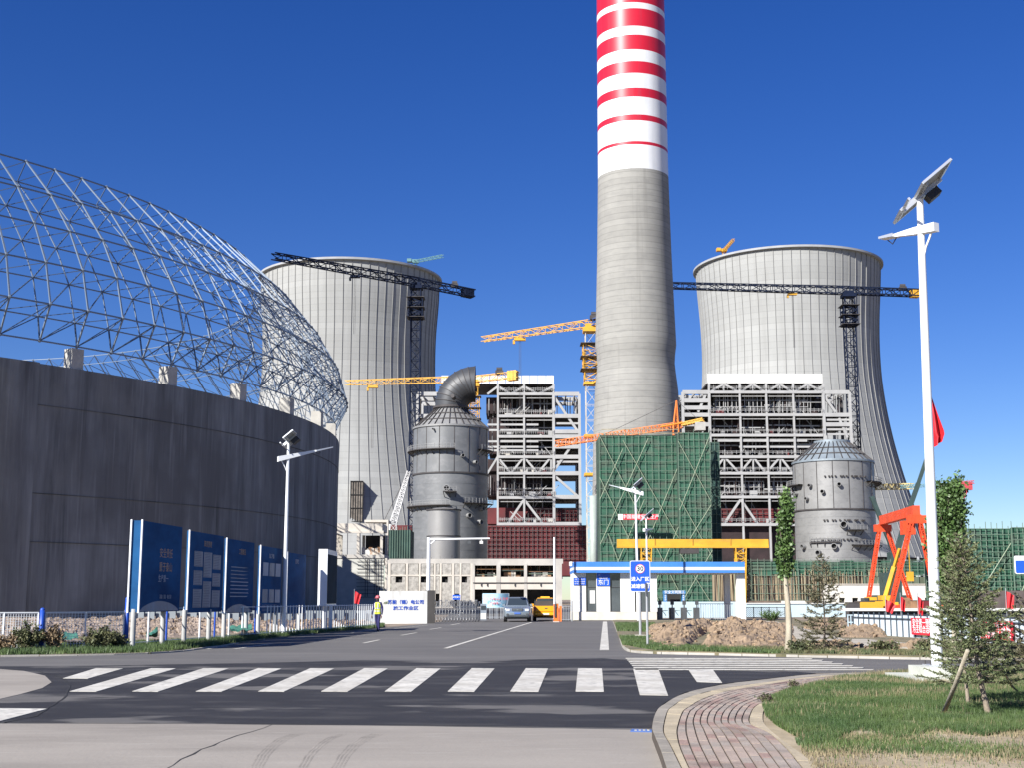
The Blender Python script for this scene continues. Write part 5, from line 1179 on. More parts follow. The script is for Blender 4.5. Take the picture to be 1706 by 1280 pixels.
for k, (xa_, xb_, ta, ba, posts) in enumerate(spec):
    p0 = Bp(xa_); p1 = Bp(xb_); z0 = zat(ba,p0.y); z1 = zat(ta,p0.y); t = thing('billboard', heads[k], 'billboard', tuple(p0), group='blue billboards along the road'); th = .35 if k == 0 else .10
    MB().slab([p0-bn_*th, p1-bn_*th, p1, p0], (0,0,0)) 
    mb = MB(); mb.add([p0+Vector((0,0,z0)), p1+Vector((0,0,z0)), p1-bn_*th+Vector((0,0,z0)), p0-bn_*th+Vector((0,0,z0)), p0+Vector((0,0,z1)), p1+Vector((0,0,z1)), p1-bn_*th+Vector((0,0,z1)), p0-bn_*th+Vector((0,0,z1))], [(0,3,2,1),(4,5,6,7),(0,1,5,4),(1,2,6,5),(2,3,7,6),(3,0,4,7)])
    mb.build('board_panel', BDARK, t)
    e = MB()
    for off_ in ((0,) if k else (0, th)):
        q = p0-bn_*off_-bdv*.03; e.beam(q+Vector((0,0,z0-.02)), q+Vector((0,0,z1+.03)), .07,.05)
    e.build('edge_trim', EDGE, t)
    for pp_ in posts: q = Bp(pp_)-bn_*th/2; MB().tube((q.x,q.y,0),(q.x,q.y,z0+.1),.085,n=14).build('post', POSTG, t, smooth=True, angle=40)
    L_ = (p1-p0).length; Hh = z1-z0
    def on(f, g_): return p0+bdv*(L_*f)+bn_*.006+Vector((0,0,z0+Hh*g_))
    if k == 0:
        text('安全责任', .34, on(.60,.66), bdv,(0,0,1), BTX2, t); text('重于泰山', .34, on(.60,.50), bdv,(0,0,1), BTX2, t); text('生产第一', .26, on(.55,.37), bdv,(0,0,1), BTXT, t); text('苏能（锡）电公司', .15, on(.62,.165), bdv,(0,0,1), BTXT, t)
    elif k == 1:
        text('职责管理', .24, on(.52,.86), bdv,(0,0,1), BTX2, t)
        for c_ in range(3):
            gz = [.76,.57,.52,.34,.29,.06] if c_ == 0 else [.76,.44,.39,.06] if c_ == 1 else [.74,.55,.50,.33,.28,.06]
            for a_, b_ in zip(gz[::2], gz[1::2]):
                f0 = .14+c_*.27; bl = MB().slab([on(f0,b_), on(f0+.24,b_), on(f0+.24,a_), on(f0,a_)], bn_*.004).build('text_block', mat('block_grey', (.16,.18,.24), .5), t)
                nl = int((a_-b_)*50); m_ = MB()
                for j in range(nl): z_ = b_+(a_-b_)*(j+.5)/nl; m_.slab([on(f0+.02,z_-.004)+bn_*.005, on(f0+.02+random.uniform(.13,.2),z_-.004)+bn_*.005, on(f0+.2,z_+.004)+bn_*.005, on(f0+.02,z_+.004)+bn_*.005], bn_*.002)
                m_.build('text_line', mat('line_dark', (.03,.06,.15), .5), bl)
    elif k == 2:
        text('工程概况', .26, on(.55,.84), bdv,(0,0,1), BTX2, t)
        for j in range(9): z_ = .62-.05*j; MB().slab([on(.16,z_), on(random.uniform(.6,.85),z_), on(.8,z_+.012), on(.16,z_+.012)], bn_*.003).build('text_line', BTXT if j > 3 else BLAC, t)
    elif k == 3:
        text('施工平面', .22, on(.5,.86), bdv,(0,0,1), BTXT, t)
        for r_ in range(2):
            for c_ in range(3): f0 = .12+c_*.29; z_ = .56-.40*r_; MB().slab([on(f0,z_), on(f0+.24,z_), on(f0+.24,z_+.2), on(f0,z_+.2)], bn_*.003).build('picture', random.choice((BTXT, mat('block_grey'), BLAC)), t)
        for j in range(5): z_ = .12-.02*j; MB().slab([on(.12,z_), on(.8,z_), on(.8,z_+.006), on(.12,z_+.006)], bn_*.003).build('text_line', BTXT, t)
    else: text('宣传栏', .24, on(.5,.86), bdv,(0,0,1), BTXT, t)
    # pale hill drawn along the foot of the boards
    if k in (0,2):
        pts = [on(.02+.94*i/16, .02+.10*max(0,math.sin(math.pi*i/16))**.7) for i in range(17)]
        MB().slab(pts+[on(.96,.01), on(.02,.01)], bn_*.002).build('hill_print', BLAC, t)
# thick light-box cabinet
ca = G(540,1054); cbx = thing('lightbox_cabinet', 'thick white-sided display cabinet on two white posts at the end of the billboards', 'display cabinet', tuple(ca))
z0 = zat(1011,ca.y); z1 = zat(916,ca.y); xl = at(530,1000,ca.y).x; xr_ = at(545,1000,ca.y).x
MB().box(xl,xr_,ca.y-.2,ca.y+3.6,z0,z1).build('cabinet_body', LPW, cbx); MB().box(xr_,xr_+.012,ca.y-.1,ca.y+3.5,z0+.12,z1-.25).build('display_face', mat('display_dark', (.012,.03,.045), .8, var=.2, scale=1, spec=.1), cbx)
for px in (540,550): q = at(px,1054,ca.y+.2); MB().tube((q.x,ca.y+.2,0),(q.x,ca.y+.2,z0),.10,n=14).build('post', MP, cbx, smooth=True, angle=40)
# ================================================= fences on the left
BPO = mat('fence_blue', (.012,.065,.38), .45, var=.05); WPO = mat('fence_white', (.66,.68,.70), .5, var=.06)
f1 = thing('mesh_fence', 'white wire mesh fence between blue posts along the weedy verge', 'fence', (*g(67,1088), 0))
Fl = [(-62,1090,1019),(67,1088,1017.5),(209,1083,999)]
for px, py, ty_ in Fl: q = G(px,py); MB().tube((q.x,q.y,0),(q.x,q.y,zat(ty_,q.y)),.075,n=14).ball((q.x,q.y,zat(ty_,q.y)),.078,10,5).build('post', BPO, f1, smooth=True)
def panel(root, p, q, zt_, zb_, n, rows):
    d = (q-p).normalized(); a_ = p+d*.11; b_ = q-d*.11
    for z in (zt_, zb_): member('frame_rail', a_+Vector((0,0,z)), b_+Vector((0,0,z)), .035,.035, WPO, root)
    for f in (0,.5,1): r_ = a_.lerp(b_,f); member('frame_upright', r_+Vector((0,0,zb_)), r_+Vector((0,0,zt_)), .035,.035, WPO, root)
    w_ = MB()
    for i in range(n): r_ = a_.lerp(b_,(i+.5)/n); w_.beam(r_+Vector((0,0,zb_)), r_+Vector((0,0,zt_)), .009)
    for j in range(rows): z = zb_+(zt_-zb_)*(j+.5)/rows; w_.beam(a_+Vector((0,0,z)), b_+Vector((0,0,z)), .009)
    w_.build('wire_mesh', WPO, root)
pz = zat(1021,42.3)
for (a_, b_) in zip(Fl, Fl[1:]): panel(f1, G(*a_[:2]), G(*b_[:2]), pz, .12, 26, 14)
# fence running behind the billboards to the gate
f2 = thing('roadside_fence', 'white and blue picket fence running from billboards to the gate', 'fence', tuple(G(209,1083)))
Fa = G(212,1083); Fb = G(629,1047); fd = (Fb-Fa).normalized(); FL = (Fb-Fa).length; k = 1.6; idx = 0
while k < FL:
    p = Fa+fd*k; near = k < 13
    member('picket', p, p+Vector((0,0,1.34)), .075 if near else .05, .075 if near else .05, (BPO if idx % 3 == 1 else WPO) if near else WPO, f2, 'rod'); k += 1.55 if near else .46; idx += 1
for z in (.2,1.3): member('rail', Fa+Vector((0,0,z)), Fb+Vector((0,0,z)), .03,.03, WPO, f2)
# grey sheet hoarding beyond the rubble
gs = thing('grey_hoarding', 'low grey sheet hoarding along the foot of the silo', 'hoarding', (at(400,1030,86).x,86,0)); GSH = mat('grey_sheet', (.20,.225,.24), .6, var=.1, scale=.5)
for k in range(26):
    px = 208+k*17.5; a_ = at(px,1000,84+k*.25); b_ = at(px+16.8,1000,84+k*.25+.2); Yk = 84+k*.25
    boxpart('sheet_panel', a_.x, b_.x, Yk, Yk+.05, 0, zat(1018+random.uniform(-.6,.6),Yk), GSH, gs)
# small flags
RED = mat('flag_red', (.55,.012,.02), .6, var=.05)
def flag(label, px, py_b, py_t, Y_, w=.55, slack=.35, polec=None):
    q = at(px, py_b, Y_); zt_ = zat(py_t,Y_); zb = zat(py_b,Y_); t = thing('flag', label, 'flag', (q.x,Y_,0), group='small red flags')
    member('pole', (q.x,Y_,0), (q.x,Y_,zt_+.15), .035,.035, PK, t, 'rod')
    mb = MB(); n = 8; vs = []
    for i in range(n+1):
        for j in range(n+1):
            u = i/n; v = j/n; x = q.x+w*u*(1-.55*v*slack)*math.cos(.8*slack); vs.append((x, Y_+.09*math.sin(u*9+v*2), zt_-(zt_-zb)*(v*(.75+.25*(1-u))+slack*u*.55)))
    mb.add(vs, [(i*(n+1)+j, (i+1)*(n+1)+j, (i+1)*(n+1)+j+1, i*(n+1)+j+1) for i in range(n) for j in range(n)]).build('cloth', RED, t, smooth=True)
flag('small red flag at the silo foot, left of the worker', 590, 1006, 985, 120, .7, .6)
flag('drooping red flag, leftmost of those before the orange gantry', 1476, 1019, 999, 72, .75, .9)
flag('narrow red flag in the middle of the group before the gantry', 1501, 1018, 993, 72, .3, .6)
flag('narrow red flag nearest the white lamp pole', 1530, 1024, 993, 72, .35, .6)
flag('red flag behind the pines near the right edge', 1677, 1015, 985, 72, .5, .5)
# the tall flag behind the lamp pole
fq = at(1574.5,1050,44); tf = thing('flagpole', 'tall flagpole hidden by the lamp pole with a hanging red flag', 'flag', (fq.x,44,0))
zt_ = zat(644,44); MB().tube((fq.x-.12,44,0),(fq.x-.22,44,zt_),.06,.035,n=12).build('pole', mat('pole_dark', (.10,.10,.11), .4, .4), tf, smooth=True)
mb = MB(); n = 14; vs = []; z0 = zat(742,44); 
for i in range(n+1):
    for j in range(n+1):
        u = i/n; v = j/n; w = .50*(.10+.90*v**.9) if v < .8 else .50*(.92-(v-.8)*1.6)
        vs.append((fq.x-.20+.05*v+w*u+(.08 if v > .8 else 0)*(1-u), 44-.1+.13*math.sin(u*8+v*2.5)*(.3+v), zt_-.08-(zt_-z0)*v*(1-.08*u)))
mb.add(vs, [(i*(n+1)+j, (i+1)*(n+1)+j, (i+1)*(n+1)+j+1, i*(n+1)+j+1) for i in range(n) for j in range(n)]).build('flag_cloth', RED, tf, smooth=True)
# ================================================= blue-white hoarding with red banners on the right
HW = mat('hoarding_white', (.58,.66,.72), .5, var=.06, scale=.6); HD = mat('rail_dark', (.05,.07,.09), .5)
Ha = G(1424,1060); Hb = G(1720,1082); hd = (Hb-Ha).normalized(); hn = Vector((hd.y,-hd.x,0)); HLn = (Hb-Ha).length; hr = thing('site_hoarding', 'white site hoarding with dark rails and red banners by the excavation', 'hoarding', tuple(Ha))
nP = int(HLn/.62)+3; HZ = .95
for k in range(nP):
    p = Ha+hd*(k*.62); q = p+hd*.60; zt_ = HZ+random.uniform(-.01,.01)
    MB().slab([p, q, q-hn*.04, p-hn*.04], (0,0,zt_)).build('hoarding_panel', HW, hr); member('post', p+hn*.03, p+hn*.03+Vector((0,0,zt_+.12)), .04,.04, HD, hr)
for z in (HZ-.12, .08): member('rail', Ha+hn*.05+Vector((0,0,z)), Ha+hd*(nP*.62)+hn*.05+Vector((0,0,z)), .035,.035, HD, hr)
def hp(px):
    lo, hi = 0., 30.
    for _ in range(40):
        mid = (lo+hi)/2; p = Ha+hd*mid
        if 853+F*p.x/(p.y*CP+(0-CH)*SP) < px: lo = mid
        else: hi = mid
    return Ha+hd*lo
for k, (u, v, lab, t1_, t2_) in enumerate([(1524,1562,'red banner with white characters left of the lamp pole','安全第一预防','为主综合治理'),(1640,1695,'red banner with white characters behind the big pine','质量百年大计','文明施工环保')]):
    p = hp(u)+hn*.12; q = hp(v)+hn*.12; b_ = thing('hung_banner', lab, 'banner', tuple(p), group='red banners on the hoarding')
    MB().slab([p+Vector((0,0,.22)), q+Vector((0,0,.22)), q+Vector((0,0,.88)), p+Vector((0,0,.88))], hn*-.01).build('banner_cloth', BRED, b_)
    L_ = (q-p).length; text(t1_, L_/6.8, (p+q)/2+Vector((0,0,.68))+hn*.006, hd,(0,0,1), LET, b_); text(t2_, L_/6.8, (p+q)/2+Vector((0,0,.42))+hn*.006, hd,(0,0,1), LET, b_)
# low coping and clutter behind it
cw_ = thing('basin_wall', 'long low white-topped wall behind the hoarding', 'wall', (at(1500,1020,76).x,76,0))
bx('wall_face', 1418, 1760, 1019, 1046, 76, 76.3, mat('basin_dark', (.045,.05,.065), .8, var=.4, scale=.8), cw_, 76); bx('coping', 1404, 1760, 1014.5, 1019, 75.8, 77.2, PANEL, cw_, 75.8)
fb2 = thing('blue_rail_fence', 'short pale blue rail fence left of the hoarding', 'fence', (at(1430,1045,66).x,66,0))
for k in range(8): x = at(1413+k*5,1045,66).x; member('picket', (x,66,0),(x,66,.85),.04,.04,BB,fb2)
for z in (.1,.5,.85): member('rail', (at(1412,1045,66).x,66,z),(at(1450,1045,66).x,66,z),.05,.05,BB,fb2)
# cable reel and odds on the coping
cr = thing('cable_reel', 'rust-brown cable reel at the foot of the gantry leg', 'reel', (at(1510,1006,150).x,150,1.2)); q = at(1510,1006,150)
for s in (-.35,.35): MB().tube((q.x,150+s-.03,q.z),(q.x,150+s+.03,q.z),.62,n=20).build('flange', RUST, cr)
MB().tube((q.x,149.65,q.z),(q.x,150.35,q.z),.35,n=16).build('cable_drum', DST, cr)
for k, (px, yd, w, h, m_, lab) in enumerate([(1428,120,1.6,.5,YEL,'yellow crate lying left of the gantry foot beyond the white coping'),(1412,118,1.1,.4,DST,'dark bundle lying leftmost beyond the white coping'),(1454,126,1.0,.6,YEL,'small yellow case at the back of the mobile crane'),(1542,122,1.4,.6,MAROON,'dark red bundle beside the white lamp pole beyond the coping'),(1522,125,.9,.6,RUST,'rusty box right of the cable reel')]):
    q = at(px, 1013, yd); t = thing('crate', lab, 'crate', (q.x,yd,0)); MB().box(q.x,q.x+w,yd,yd+.8,0,max(.4,q.z+h)).build('box_body', m_, t); MB().box(q.x-.03,q.x+w+.03,yd-.03,yd+.83,max(.4,q.z+h),max(.4,q.z+h)+.06).build('lid', DST, t)
# ================================================= verges, soil heaps, pavement
GRS = mat('verge_ground', (.10,.095,.05), .95, col2=(.22,.18,.11), scale=.8, bump=1, bscale=6, thr=(.4,.62))
GRD = mat('dry_ground', (.25,.20,.125), .95, col2=(.36,.30,.20), scale=1.2, bump=1, bscale=8, thr=(.35,.65))
HEAP = mat('heap_soil', (.27,.195,.125), .95, var=.28, scale=1.6, bump=1.5, bscale=9)
RUB = mat('rubble_soil', (.24,.185,.14), .95, var=.4, scale=2.2, bump=1.5, bscale=7)
overlay(RUB, (.33,.27,.23), 4, .52, .68, seed=31)
# left verge and the ground behind the fence
sheet('verge', [g(*p) for p in LV[:8]]+[g(*p) for p in [(640,1043),(560,1052),(440,1060),(330,1074),(209,1078),(0,1083),(-900,1088)]], -.2, .05, GRS)
island = [g(*p) for p in RI]+[g(2600,1060), g(1600,1044), g(1300,1036), g(1021,1036)]
sheet('verge', island, -.2, .10, GRS)
PATHM = mat('path_concrete', (.38,.345,.28), .9, var=.12, scale=.8)
sheet('path', [g(1036,1059,.1), g(1105,1061,.1), g(1105,1065,.1), g(1038,1063.5,.1)], .09, .115, PATHM)
sheet('path', [g(*p,.1) for p in [(1244,1036),(1290,1036),(1330,1046),(1405,1066),(1440,1066),(1560,1078),(1560,1084),(1420,1078),(1330,1080),(1300,1068),(1262,1042)]], .09, .118, PATHM)
# pavement with curved courses
off = .13
def gg(l, z=off): return [Vector((*g(px,py,z), z)) for px, py in l]
LOUT = [(1122,1300),(1110,1280),(1100,1250),(1090,1225),(1086,1210),(1093,1186),(1106,1174),(1140,1156),(1199,1142),(1259,1134.5),(1359,1124),(1480,1120.5),(1640,1119.5),(1800,1120)]
L1 = [(1146,1300),(1132,1272),(1116,1240),(1106,1222),(1106,1208),(1112,1186),(1120,1178),(1144,1163.5),(1200,1148.5),(1262,1139.5),(1360,1127.5),(1480,1122.5),(1640,1121.2),(1800,1121.6)]
L2 = [(1160,1300),(1148,1280),(1133,1245),(1128,1222),(1130,1208),(1136,1190),(1144,1181),(1172,1165),(1213,1152),(1270,1142.5),(1362,1129.5),(1480,1124),(1640,1122.4),(1800,1122.8)]
L3 = [(1352,1300),(1337,1280),(1308,1245),(1281,1221),(1250,1206),(1251,1189),(1259,1177.5),(1273,1170.5),(1300,1161),(1330,1152),(1397,1136),(1480,1128.5),(1640,1125),(1800,1125.4)]
L4 = [(1400,1300),(1366,1280),(1330,1252),(1296,1228),(1275,1208),(1271,1194),(1275,1182),(1292,1173),(1315,1164),(1338,1157),(1400,1140.5),(1480,1132),(1640,1127.5),(1800,1128)]
NS = 240
lines = [resample(smooth_line(gg(l), 8), NS) for l in (LOUT, L1, L2, L3, L4)]
pave = MB(); a = lines[0]; b = lines[4]
mb = MB(); n = NS
vs = [p-Vector((0,0,.012)) for p in a]+[p-Vector((0,0,.012)) for p in b]+[Vector((p.x,p.y,-.1)) for p in a]
PV_ = mb.add(vs, [(i,i+1,n+i+1,n+i) for i in range(n-1)]+[(2*n+i,2*n+i+1,i+1,i) for i in range(n-1)]).build('pavement', mat('joint_sand', (.07,.055,.042), .95, var=.2, scale=4)); PV_['kind'] = 'structure'
PVM = [mat('paver_pink', (.33,.262,.215), .9, var=.12, scale=2.2, bump=.5, bscale=40), mat('paver_grey', (.30,.255,.215), .9, var=.12, scale=2.5, bump=.5, bscale=40), mat('paver_red', (.30,.205,.17), .9, var=.15, scale=2.5, bump=.5, bscale=40)]
for m_ in PVM: overlay(m_, (.15,.11,.09), 1.1, .52, .64, amount=.65, seed=33)

YEDGE = mat('edge_slab_yellow', (.385,.325,.225), .9, var=.18, scale=1.5, bump=.4, bscale=30); GKB = mat('kerb_grey', (.265,.24,.20), .9, var=.2, scale=1.5, bump=.4, bscale=30)
def cell(A, B, i0, i1, f0, f1, name, m, gap=.008, dz=0, parent=PV_, mbs=None, step=2):
    idx = sorted(set([i0]+list(range(i0, i1, step))+[i1])); top_a = [A[i].lerp(B[i], f0) for i in idx]; top_b = [A[i].lerp(B[i], f1) for i in idx]
    for r_ in (top_a, top_b):
        if len(r_) >= 2: d0 = (r_[1]-r_[0]).normalized()*gap; d1 = (r_[-1]-r_[-2]).normalized()*gap; r_[0] = r_[0]+d0; r_[-1] = r_[-1]-d1
    for k in range(len(idx)): w = (top_b[k]-top_a[k]); w = w.normalized()*min(gap, w.length*.1); top_a[k] = top_a[k]+w; top_b[k] = top_b[k]-w
    poly = top_a+top_b[::-1]; t_ = MB() if mbs is None else mbs; t_.slab([p+Vector((0,0,dz-.014)) for p in poly], (0,0,.014))
    if mbs is None: t_.build(name, m, parent)
def run(A, B, L_, name, m, stuff_after=None):
    d = [0]
    for i in range(1, NS): d.append(d[-1]+(A[i]-A[i-1]).length)
    i0 = 0; rest = MB()
    for i in range(1, NS):
        if d[i]-d[i0] >= L_ or i == NS-1:
            far_ = A[i].y > 30; dz = random.uniform(-.003,.003)
            cell(A, B, i0, i, 0, 1, name, m, dz=dz, mbs=rest if far_ else None); i0 = i
    if rest.v: tag(rest.build(name, m, PV_), kind='stuff')
run(lines[0], lines[1], .62, 'kerb_stone', GKB); run(lines[1], lines[2], .62, 'edge_slab', YEDGE); run(lines[3], lines[4], .62, 'edge_slab', YEDGE)
# brick courses between lines 2 and 3
A, B = lines[2], lines[3]; NC = 10; cnt = 0; cand = []
mid = [A[i].lerp(B[i],.5) for i in range(NS)]
for c_ in range(NC):
    f = (c_+.5)/NC; row = [A[i].lerp(B[i], f) for i in range(NS)]; d = 0; i0 = 0; first = (c_ % 2)
    for i in range(1, NS):
        d += (row[i]-row[i-1]).length
        want = .20 if (first and i0 == 0) else .40
        if d >= want or i == NS-1:
            cand.append((row[i0].y, i0, i, c_/NC, (c_+1)/NC)); i0 = i; d = 0
cand.sort(); rests = [MB(), MB(), MB()]
for k, (yv, i0, i1, f0, f1) in enumerate(cand):
    mi = random.choices((0,1,2),(5,4,2))[0]; dz = random.uniform(-.003,.003)
    if k < 295: cell(A, B, i0, i1, f0, f1, 'paver', PVM[mi], gap=.009, dz=dz)
    else: cell(A, B, i0, i1, f0, f1, 'paver', PVM[mi], gap=.009, dz=dz, mbs=rests[mi])
for m_, r_ in zip(PVM, rests): tag(r_.build('paver', m_, PV_), kind='stuff')
# verge inside the pavement
vin = [tuple(p)[:2] for p in lines[4]]
sheet('verge', vin+[g(2600,1128), g(2600,1600), g(1500,1700)], -.1, .115, GRD)
def heap(name, label, cat, px0, px1, pyf, pyb, H, m, nx=90, ny=40, seed=0, rough=.25, kind=None, prof=None):
    pf = pyf if isinstance(pyf, tuple) else (pyf, pyf); A0, A1, B0, B1 = G(px0,pf[0]), G(px1,pf[1]), G(px0,pyb), G(px1,pyb); vs = []
    for j in range(ny+1):
        for i in range(nx+1):
            u = i/nx; v = j/ny; p = A0.lerp(A1,u).lerp(B0.lerp(B1,u),v)
            e = (max(0, 4*u*(1-u))**.5)*(max(0, 4*v*(1-v))**.6)
            if prof: e *= prof(u, v)
            nz = fbm(p.x,p.y,.55,6,seed); h = H*e*(1+.7*nz)+rough*max(0,e)**.5*fbm(p.x,p.y,2.6,5,seed+1)
            vs.append((p.x,p.y,max(-.02, h)+.0))
    o = MB().add(vs, [(j*(nx+1)+i, j*(nx+1)+i+1, (j+1)*(nx+1)+i+1, (j+1)*(nx+1)+i) for j in range(ny) for i in range(nx)]).build(name, m, None, smooth=False)
    return tag(o, label, cat, kind=kind)
def trench(u, v): return 1-1.15*math.exp(-((u-.30-.25*v)/.055)**2)*(1 if v < .55 else .4)
heap('soil_heap', 'long heap of freshly dug brown soil with a gully beside the sign', 'soil heap', 1078, 1325, 1091, 1044, .50, HEAP, 170, 80, 3, .20, prof=trench)
heap('soil_heap', 'low lumpy soil ridge at the kerb right of the first poplar', 'soil heap', 1335, 1440, 1096, 1078, .22, HEAP, 70, 30, 5, .16)
heap('soil_heap', 'low soil ridge with a dark hollow left of the lamp pole', 'soil heap', 1440, 1568, 1096, 1080, .26, HEAP, 90, 34, 8, .16, prof=lambda u, v: 1-1.3*math.exp(-((u-.5)/.10)**2-((v-.4)/.3)**2))
heap('soil_heap', 'small dry earth pile against the left end of the hoarding', 'soil heap', 1400, 1478, 1068, 1056, .42, HEAP, 40, 24, 9, .14)
heap('rubble_bank', 'bank of rubble and earth behind the mesh fence at left', 'rubble', -200, 640, (1086,1046), 1034, .42, RUB, 260, 70, 12, .22, prof=lambda u, v: .55+.45*math.sin(u*9)**2)
heap('soil_heap', 'dirt edge under the timbered scaffold beyond the path', 'soil heap', 1340, 1420, 1054, 1044, .4, HEAP, 40, 20, 14, .15)
# clods and stones: nobody could count them
ck = MB(); rnd = random.Random(5)
def clod(p, s):
    q = MB().ball((0,0,0), s, 5, 3); j = [1+rnd.uniform(-.3,.3) for _ in q.v]; ck.add([(p[0]+v[0]*k_, p[1]+v[1]*k_, p[2]+v[2]*k_*.7) for v, k_ in zip(q.v, j)], q.f)
dg = bpy.context.evaluated_depsgraph_get()
for o in [o for o in bpy.data.objects if o.name.startswith(('soil_heap','rubble_bank'))]:
    V = o.data.vertices; n_ = len(V); 
    for _ in range(900 if o.name == 'soil_heap' else 1500 if o.name == 'rubble_bank' else 200):
        v = V[rnd.randrange(n_)].co
        if v.z > .02: clod((v.x+rnd.uniform(-.1,.1), v.y+rnd.uniform(-.1,.1), v.z), abs(rnd.gauss(0,.055))+.02)
tag(ck.build('soil_clods', HEAP, None), 'crumbled clods scattered over the soil heaps', 'soil', kind='stuff')
GN = mat('green_ground_net', (.05,.20,.14), .8, var=.2, scale=2)
def netpatch(pts, z0):
    P = [Vector((*g(*p), z0)) for p in pts]; c = sum(P, Vector())/len(P); n_ = 7; mb = MB(); vs = []
    for i in range(n_+1):
        for j in range(n_+1): p = P[0].lerp(P[1],i/n_).lerp(P[3].lerp(P[2],i/n_),j/n_); vs.append((p.x,p.y,z0+.3*abs(fbm(p.x,p.y,1.5,3,2))))
    return mb.add(vs, [(i*(n_+1)+j,(i+1)*(n_+1)+j,(i+1)*(n_+1)+j+1,i*(n_+1)+j+1) for i in range(n_) for j in range(n_)]).build('ground_net', GN, None, smooth=True)
tag(netpatch([(385,1070),(420,1069),(418,1060),(380,1062)], .35), 'crumpled green dust net on the rubble behind the third billboard', 'dust net')
tag(netpatch([(97,1086),(130,1085),(128,1071),(94,1074)], .3), 'crumpled green dust net showing through the mesh fence', 'dust net')
tag(netpatch([(243,1080),(262,1079),(262,1070),(243,1071)], .3), 'scrap of green dust net behind the first billboard', 'dust net')
# ================================================= grass
GBL = mat('grass_blade', (.035,.075,.017), .6, col2=(.085,.125,.035), scale=.9, island=.35, thr=(.35,.65)); GDR = mat('dry_blade', (.19,.155,.085), .8, col2=(.27,.225,.135), scale=1.2, island=.3)
WEEDG = mat('verge_weed', (.06,.09,.03), .7, col2=(.16,.14,.07), scale=1.5, island=.3, thr=(.4,.6))
def blades(name, poly, n, h, w, m, label, cat='grass', dens=None, z=.115, lean=.5, seed=1):
    rng = np.random.default_rng(seed); P = np.array([p[:2] for p in poly]); lo = P.min(0); hi = P.max(0); pts = np.empty((0,2))
    while len(pts) < n:
        q = rng.uniform(lo, hi, (n*2,2)); q = q[inpoly(q, [tuple(p) for p in P])]
        if dens is not None: q = q[rng.uniform(0,1,len(q)) < dens(q)]
        pts = np.vstack([pts, q])
        if len(q) == 0: break
    pts = pts[:n]; n = len(pts); a = rng.uniform(0,2*np.pi,n); hh = h*rng.uniform(.4,1.25,n); ww = w*rng.uniform(.6,1.3,n); la = rng.uniform(0,2*np.pi,n); ll = hh*lean*rng.uniform(0,1,n)
    V = np.zeros((n,3,3)); V[:,0,0] = pts[:,0]-np.cos(a)*ww; V[:,0,1] = pts[:,1]-np.sin(a)*ww; V[:,1,0] = pts[:,0]+np.cos(a)*ww; V[:,1,1] = pts[:,1]+np.sin(a)*ww
    V[:,2,0] = pts[:,0]+np.cos(la)*ll; V[:,2,1] = pts[:,1]+np.sin(la)*ll; V[:,0,2] = z; V[:,1,2] = z; V[:,2,2] = z+hh
    return tag(rawmesh(name, V.reshape(-1,3), 3, m), label, cat, kind='stuff')
def nz(q, s, seed=0):
    x = q[:,0]*s+seed; y = q[:,1]*s; return .5+.25*(np.sin(x*1.7+np.sin(y*1.3)*2)+np.sin(y*2.1+x*.7+np.sin(x*.9)*1.7))
edge = vin
def sub(pxs): return [g(*p) for p in pxs]
front = [(1277,1212),(1271,1194),(1275,1182),(1315,1163.5),(1400,1140),(1480,1131.5),(1640,1128),(1800,1128),(1900,1237),(1706,1236),(1640,1246),(1560,1236),(1500,1252),(1430,1236),(1380,1262),(1345,1258),(1296,1228)]
blades('grass', sub(front), 300000, .075, .0042, GBL, 'lush green grass on the kerbed verge at the right', dens=lambda q: np.clip(nz(q,1.3)*1.2+nz(q[:,::-1]*2.3,1.7,4)*.7-.42,0.08,1)*np.clip((27-q[:,1])/6,.35,1), seed=2)
blades('grass', sub([(1310,1228),(1400,1224),(1560,1226),(1706,1230),(1900,1230),(1950,1400),(1400,1400),(1330,1262)]), 15000, .045, .005, GDR, 'thin dry yellow grass at the lower right corner', dens=lambda q: np.clip(nz(q,1.6,3)*1.8-.6,.05,1), seed=3)
blades('grass', sub([(1310,1228),(1400,1224),(1560,1226),(1706,1230),(1900,1230),(1950,1330),(1400,1330),(1330,1262)]), 20000, .045, .0045, GBL, 'sparse green tufts among the dry grass at the lower right corner', dens=lambda q: np.clip(nz(q,1.1,7)*1.8-.7,.03,1), seed=4)
blades('grass', sub(front), 14000, .10, .006, GDR, 'dry stalks standing among the green grass of the right verge', dens=lambda q: np.clip(nz(q,1.0,5)*1.8-.6,.03,1)*np.clip((q[:,1]-17)/6,.15,1), seed=5)
LVp = LV[2:8]
blades('grass', [g(*p) for p in LVp]+[g(640,1043),g(560,1051),g(440,1059),g(330,1072),g(209,1076),g(0,1080)], 60000, .17, .012, GBL, 'green weeds along the fence foot on the left verge', z=.04, dens=lambda q: np.clip(nz(q,1.5)*1.4,.15,1), seed=6)
blades('grass', sub([(1037,1080),(1032,1066),(1100,1066),(1150,1084),(1300,1093),(1300,1096),(1090,1090)]), 26000, .10, .012, GBL, 'rough grass round the speed sign posts', z=.10, seed=7)
blades('grass', sub([(1028,1056),(1025,1042),(1090,1042),(1104,1058)]), 7000, .12, .016, GBL, 'grass patch before the gatehouse plinth', z=.10, seed=8)
blades('grass', sub([(1245,1060),(1300,1052),(1320,1062),(1300,1072)]), 5000, .12, .016, GBL, 'grass patch beside the curved concrete path', z=.10, seed=9)
blades('grass', sub([(1150,1084),(1300,1088),(1450,1092),(1560,1094),(1800,1100),(1800,1104),(1560,1100),(1300,1095)]), 11000, .12, .012, WEEDG, 'fringe of weeds along the kerb below the soil heaps', z=.10, dens=lambda q: np.clip(nz(q,1.2,2)*1.5-.1,.1,1), seed=10)
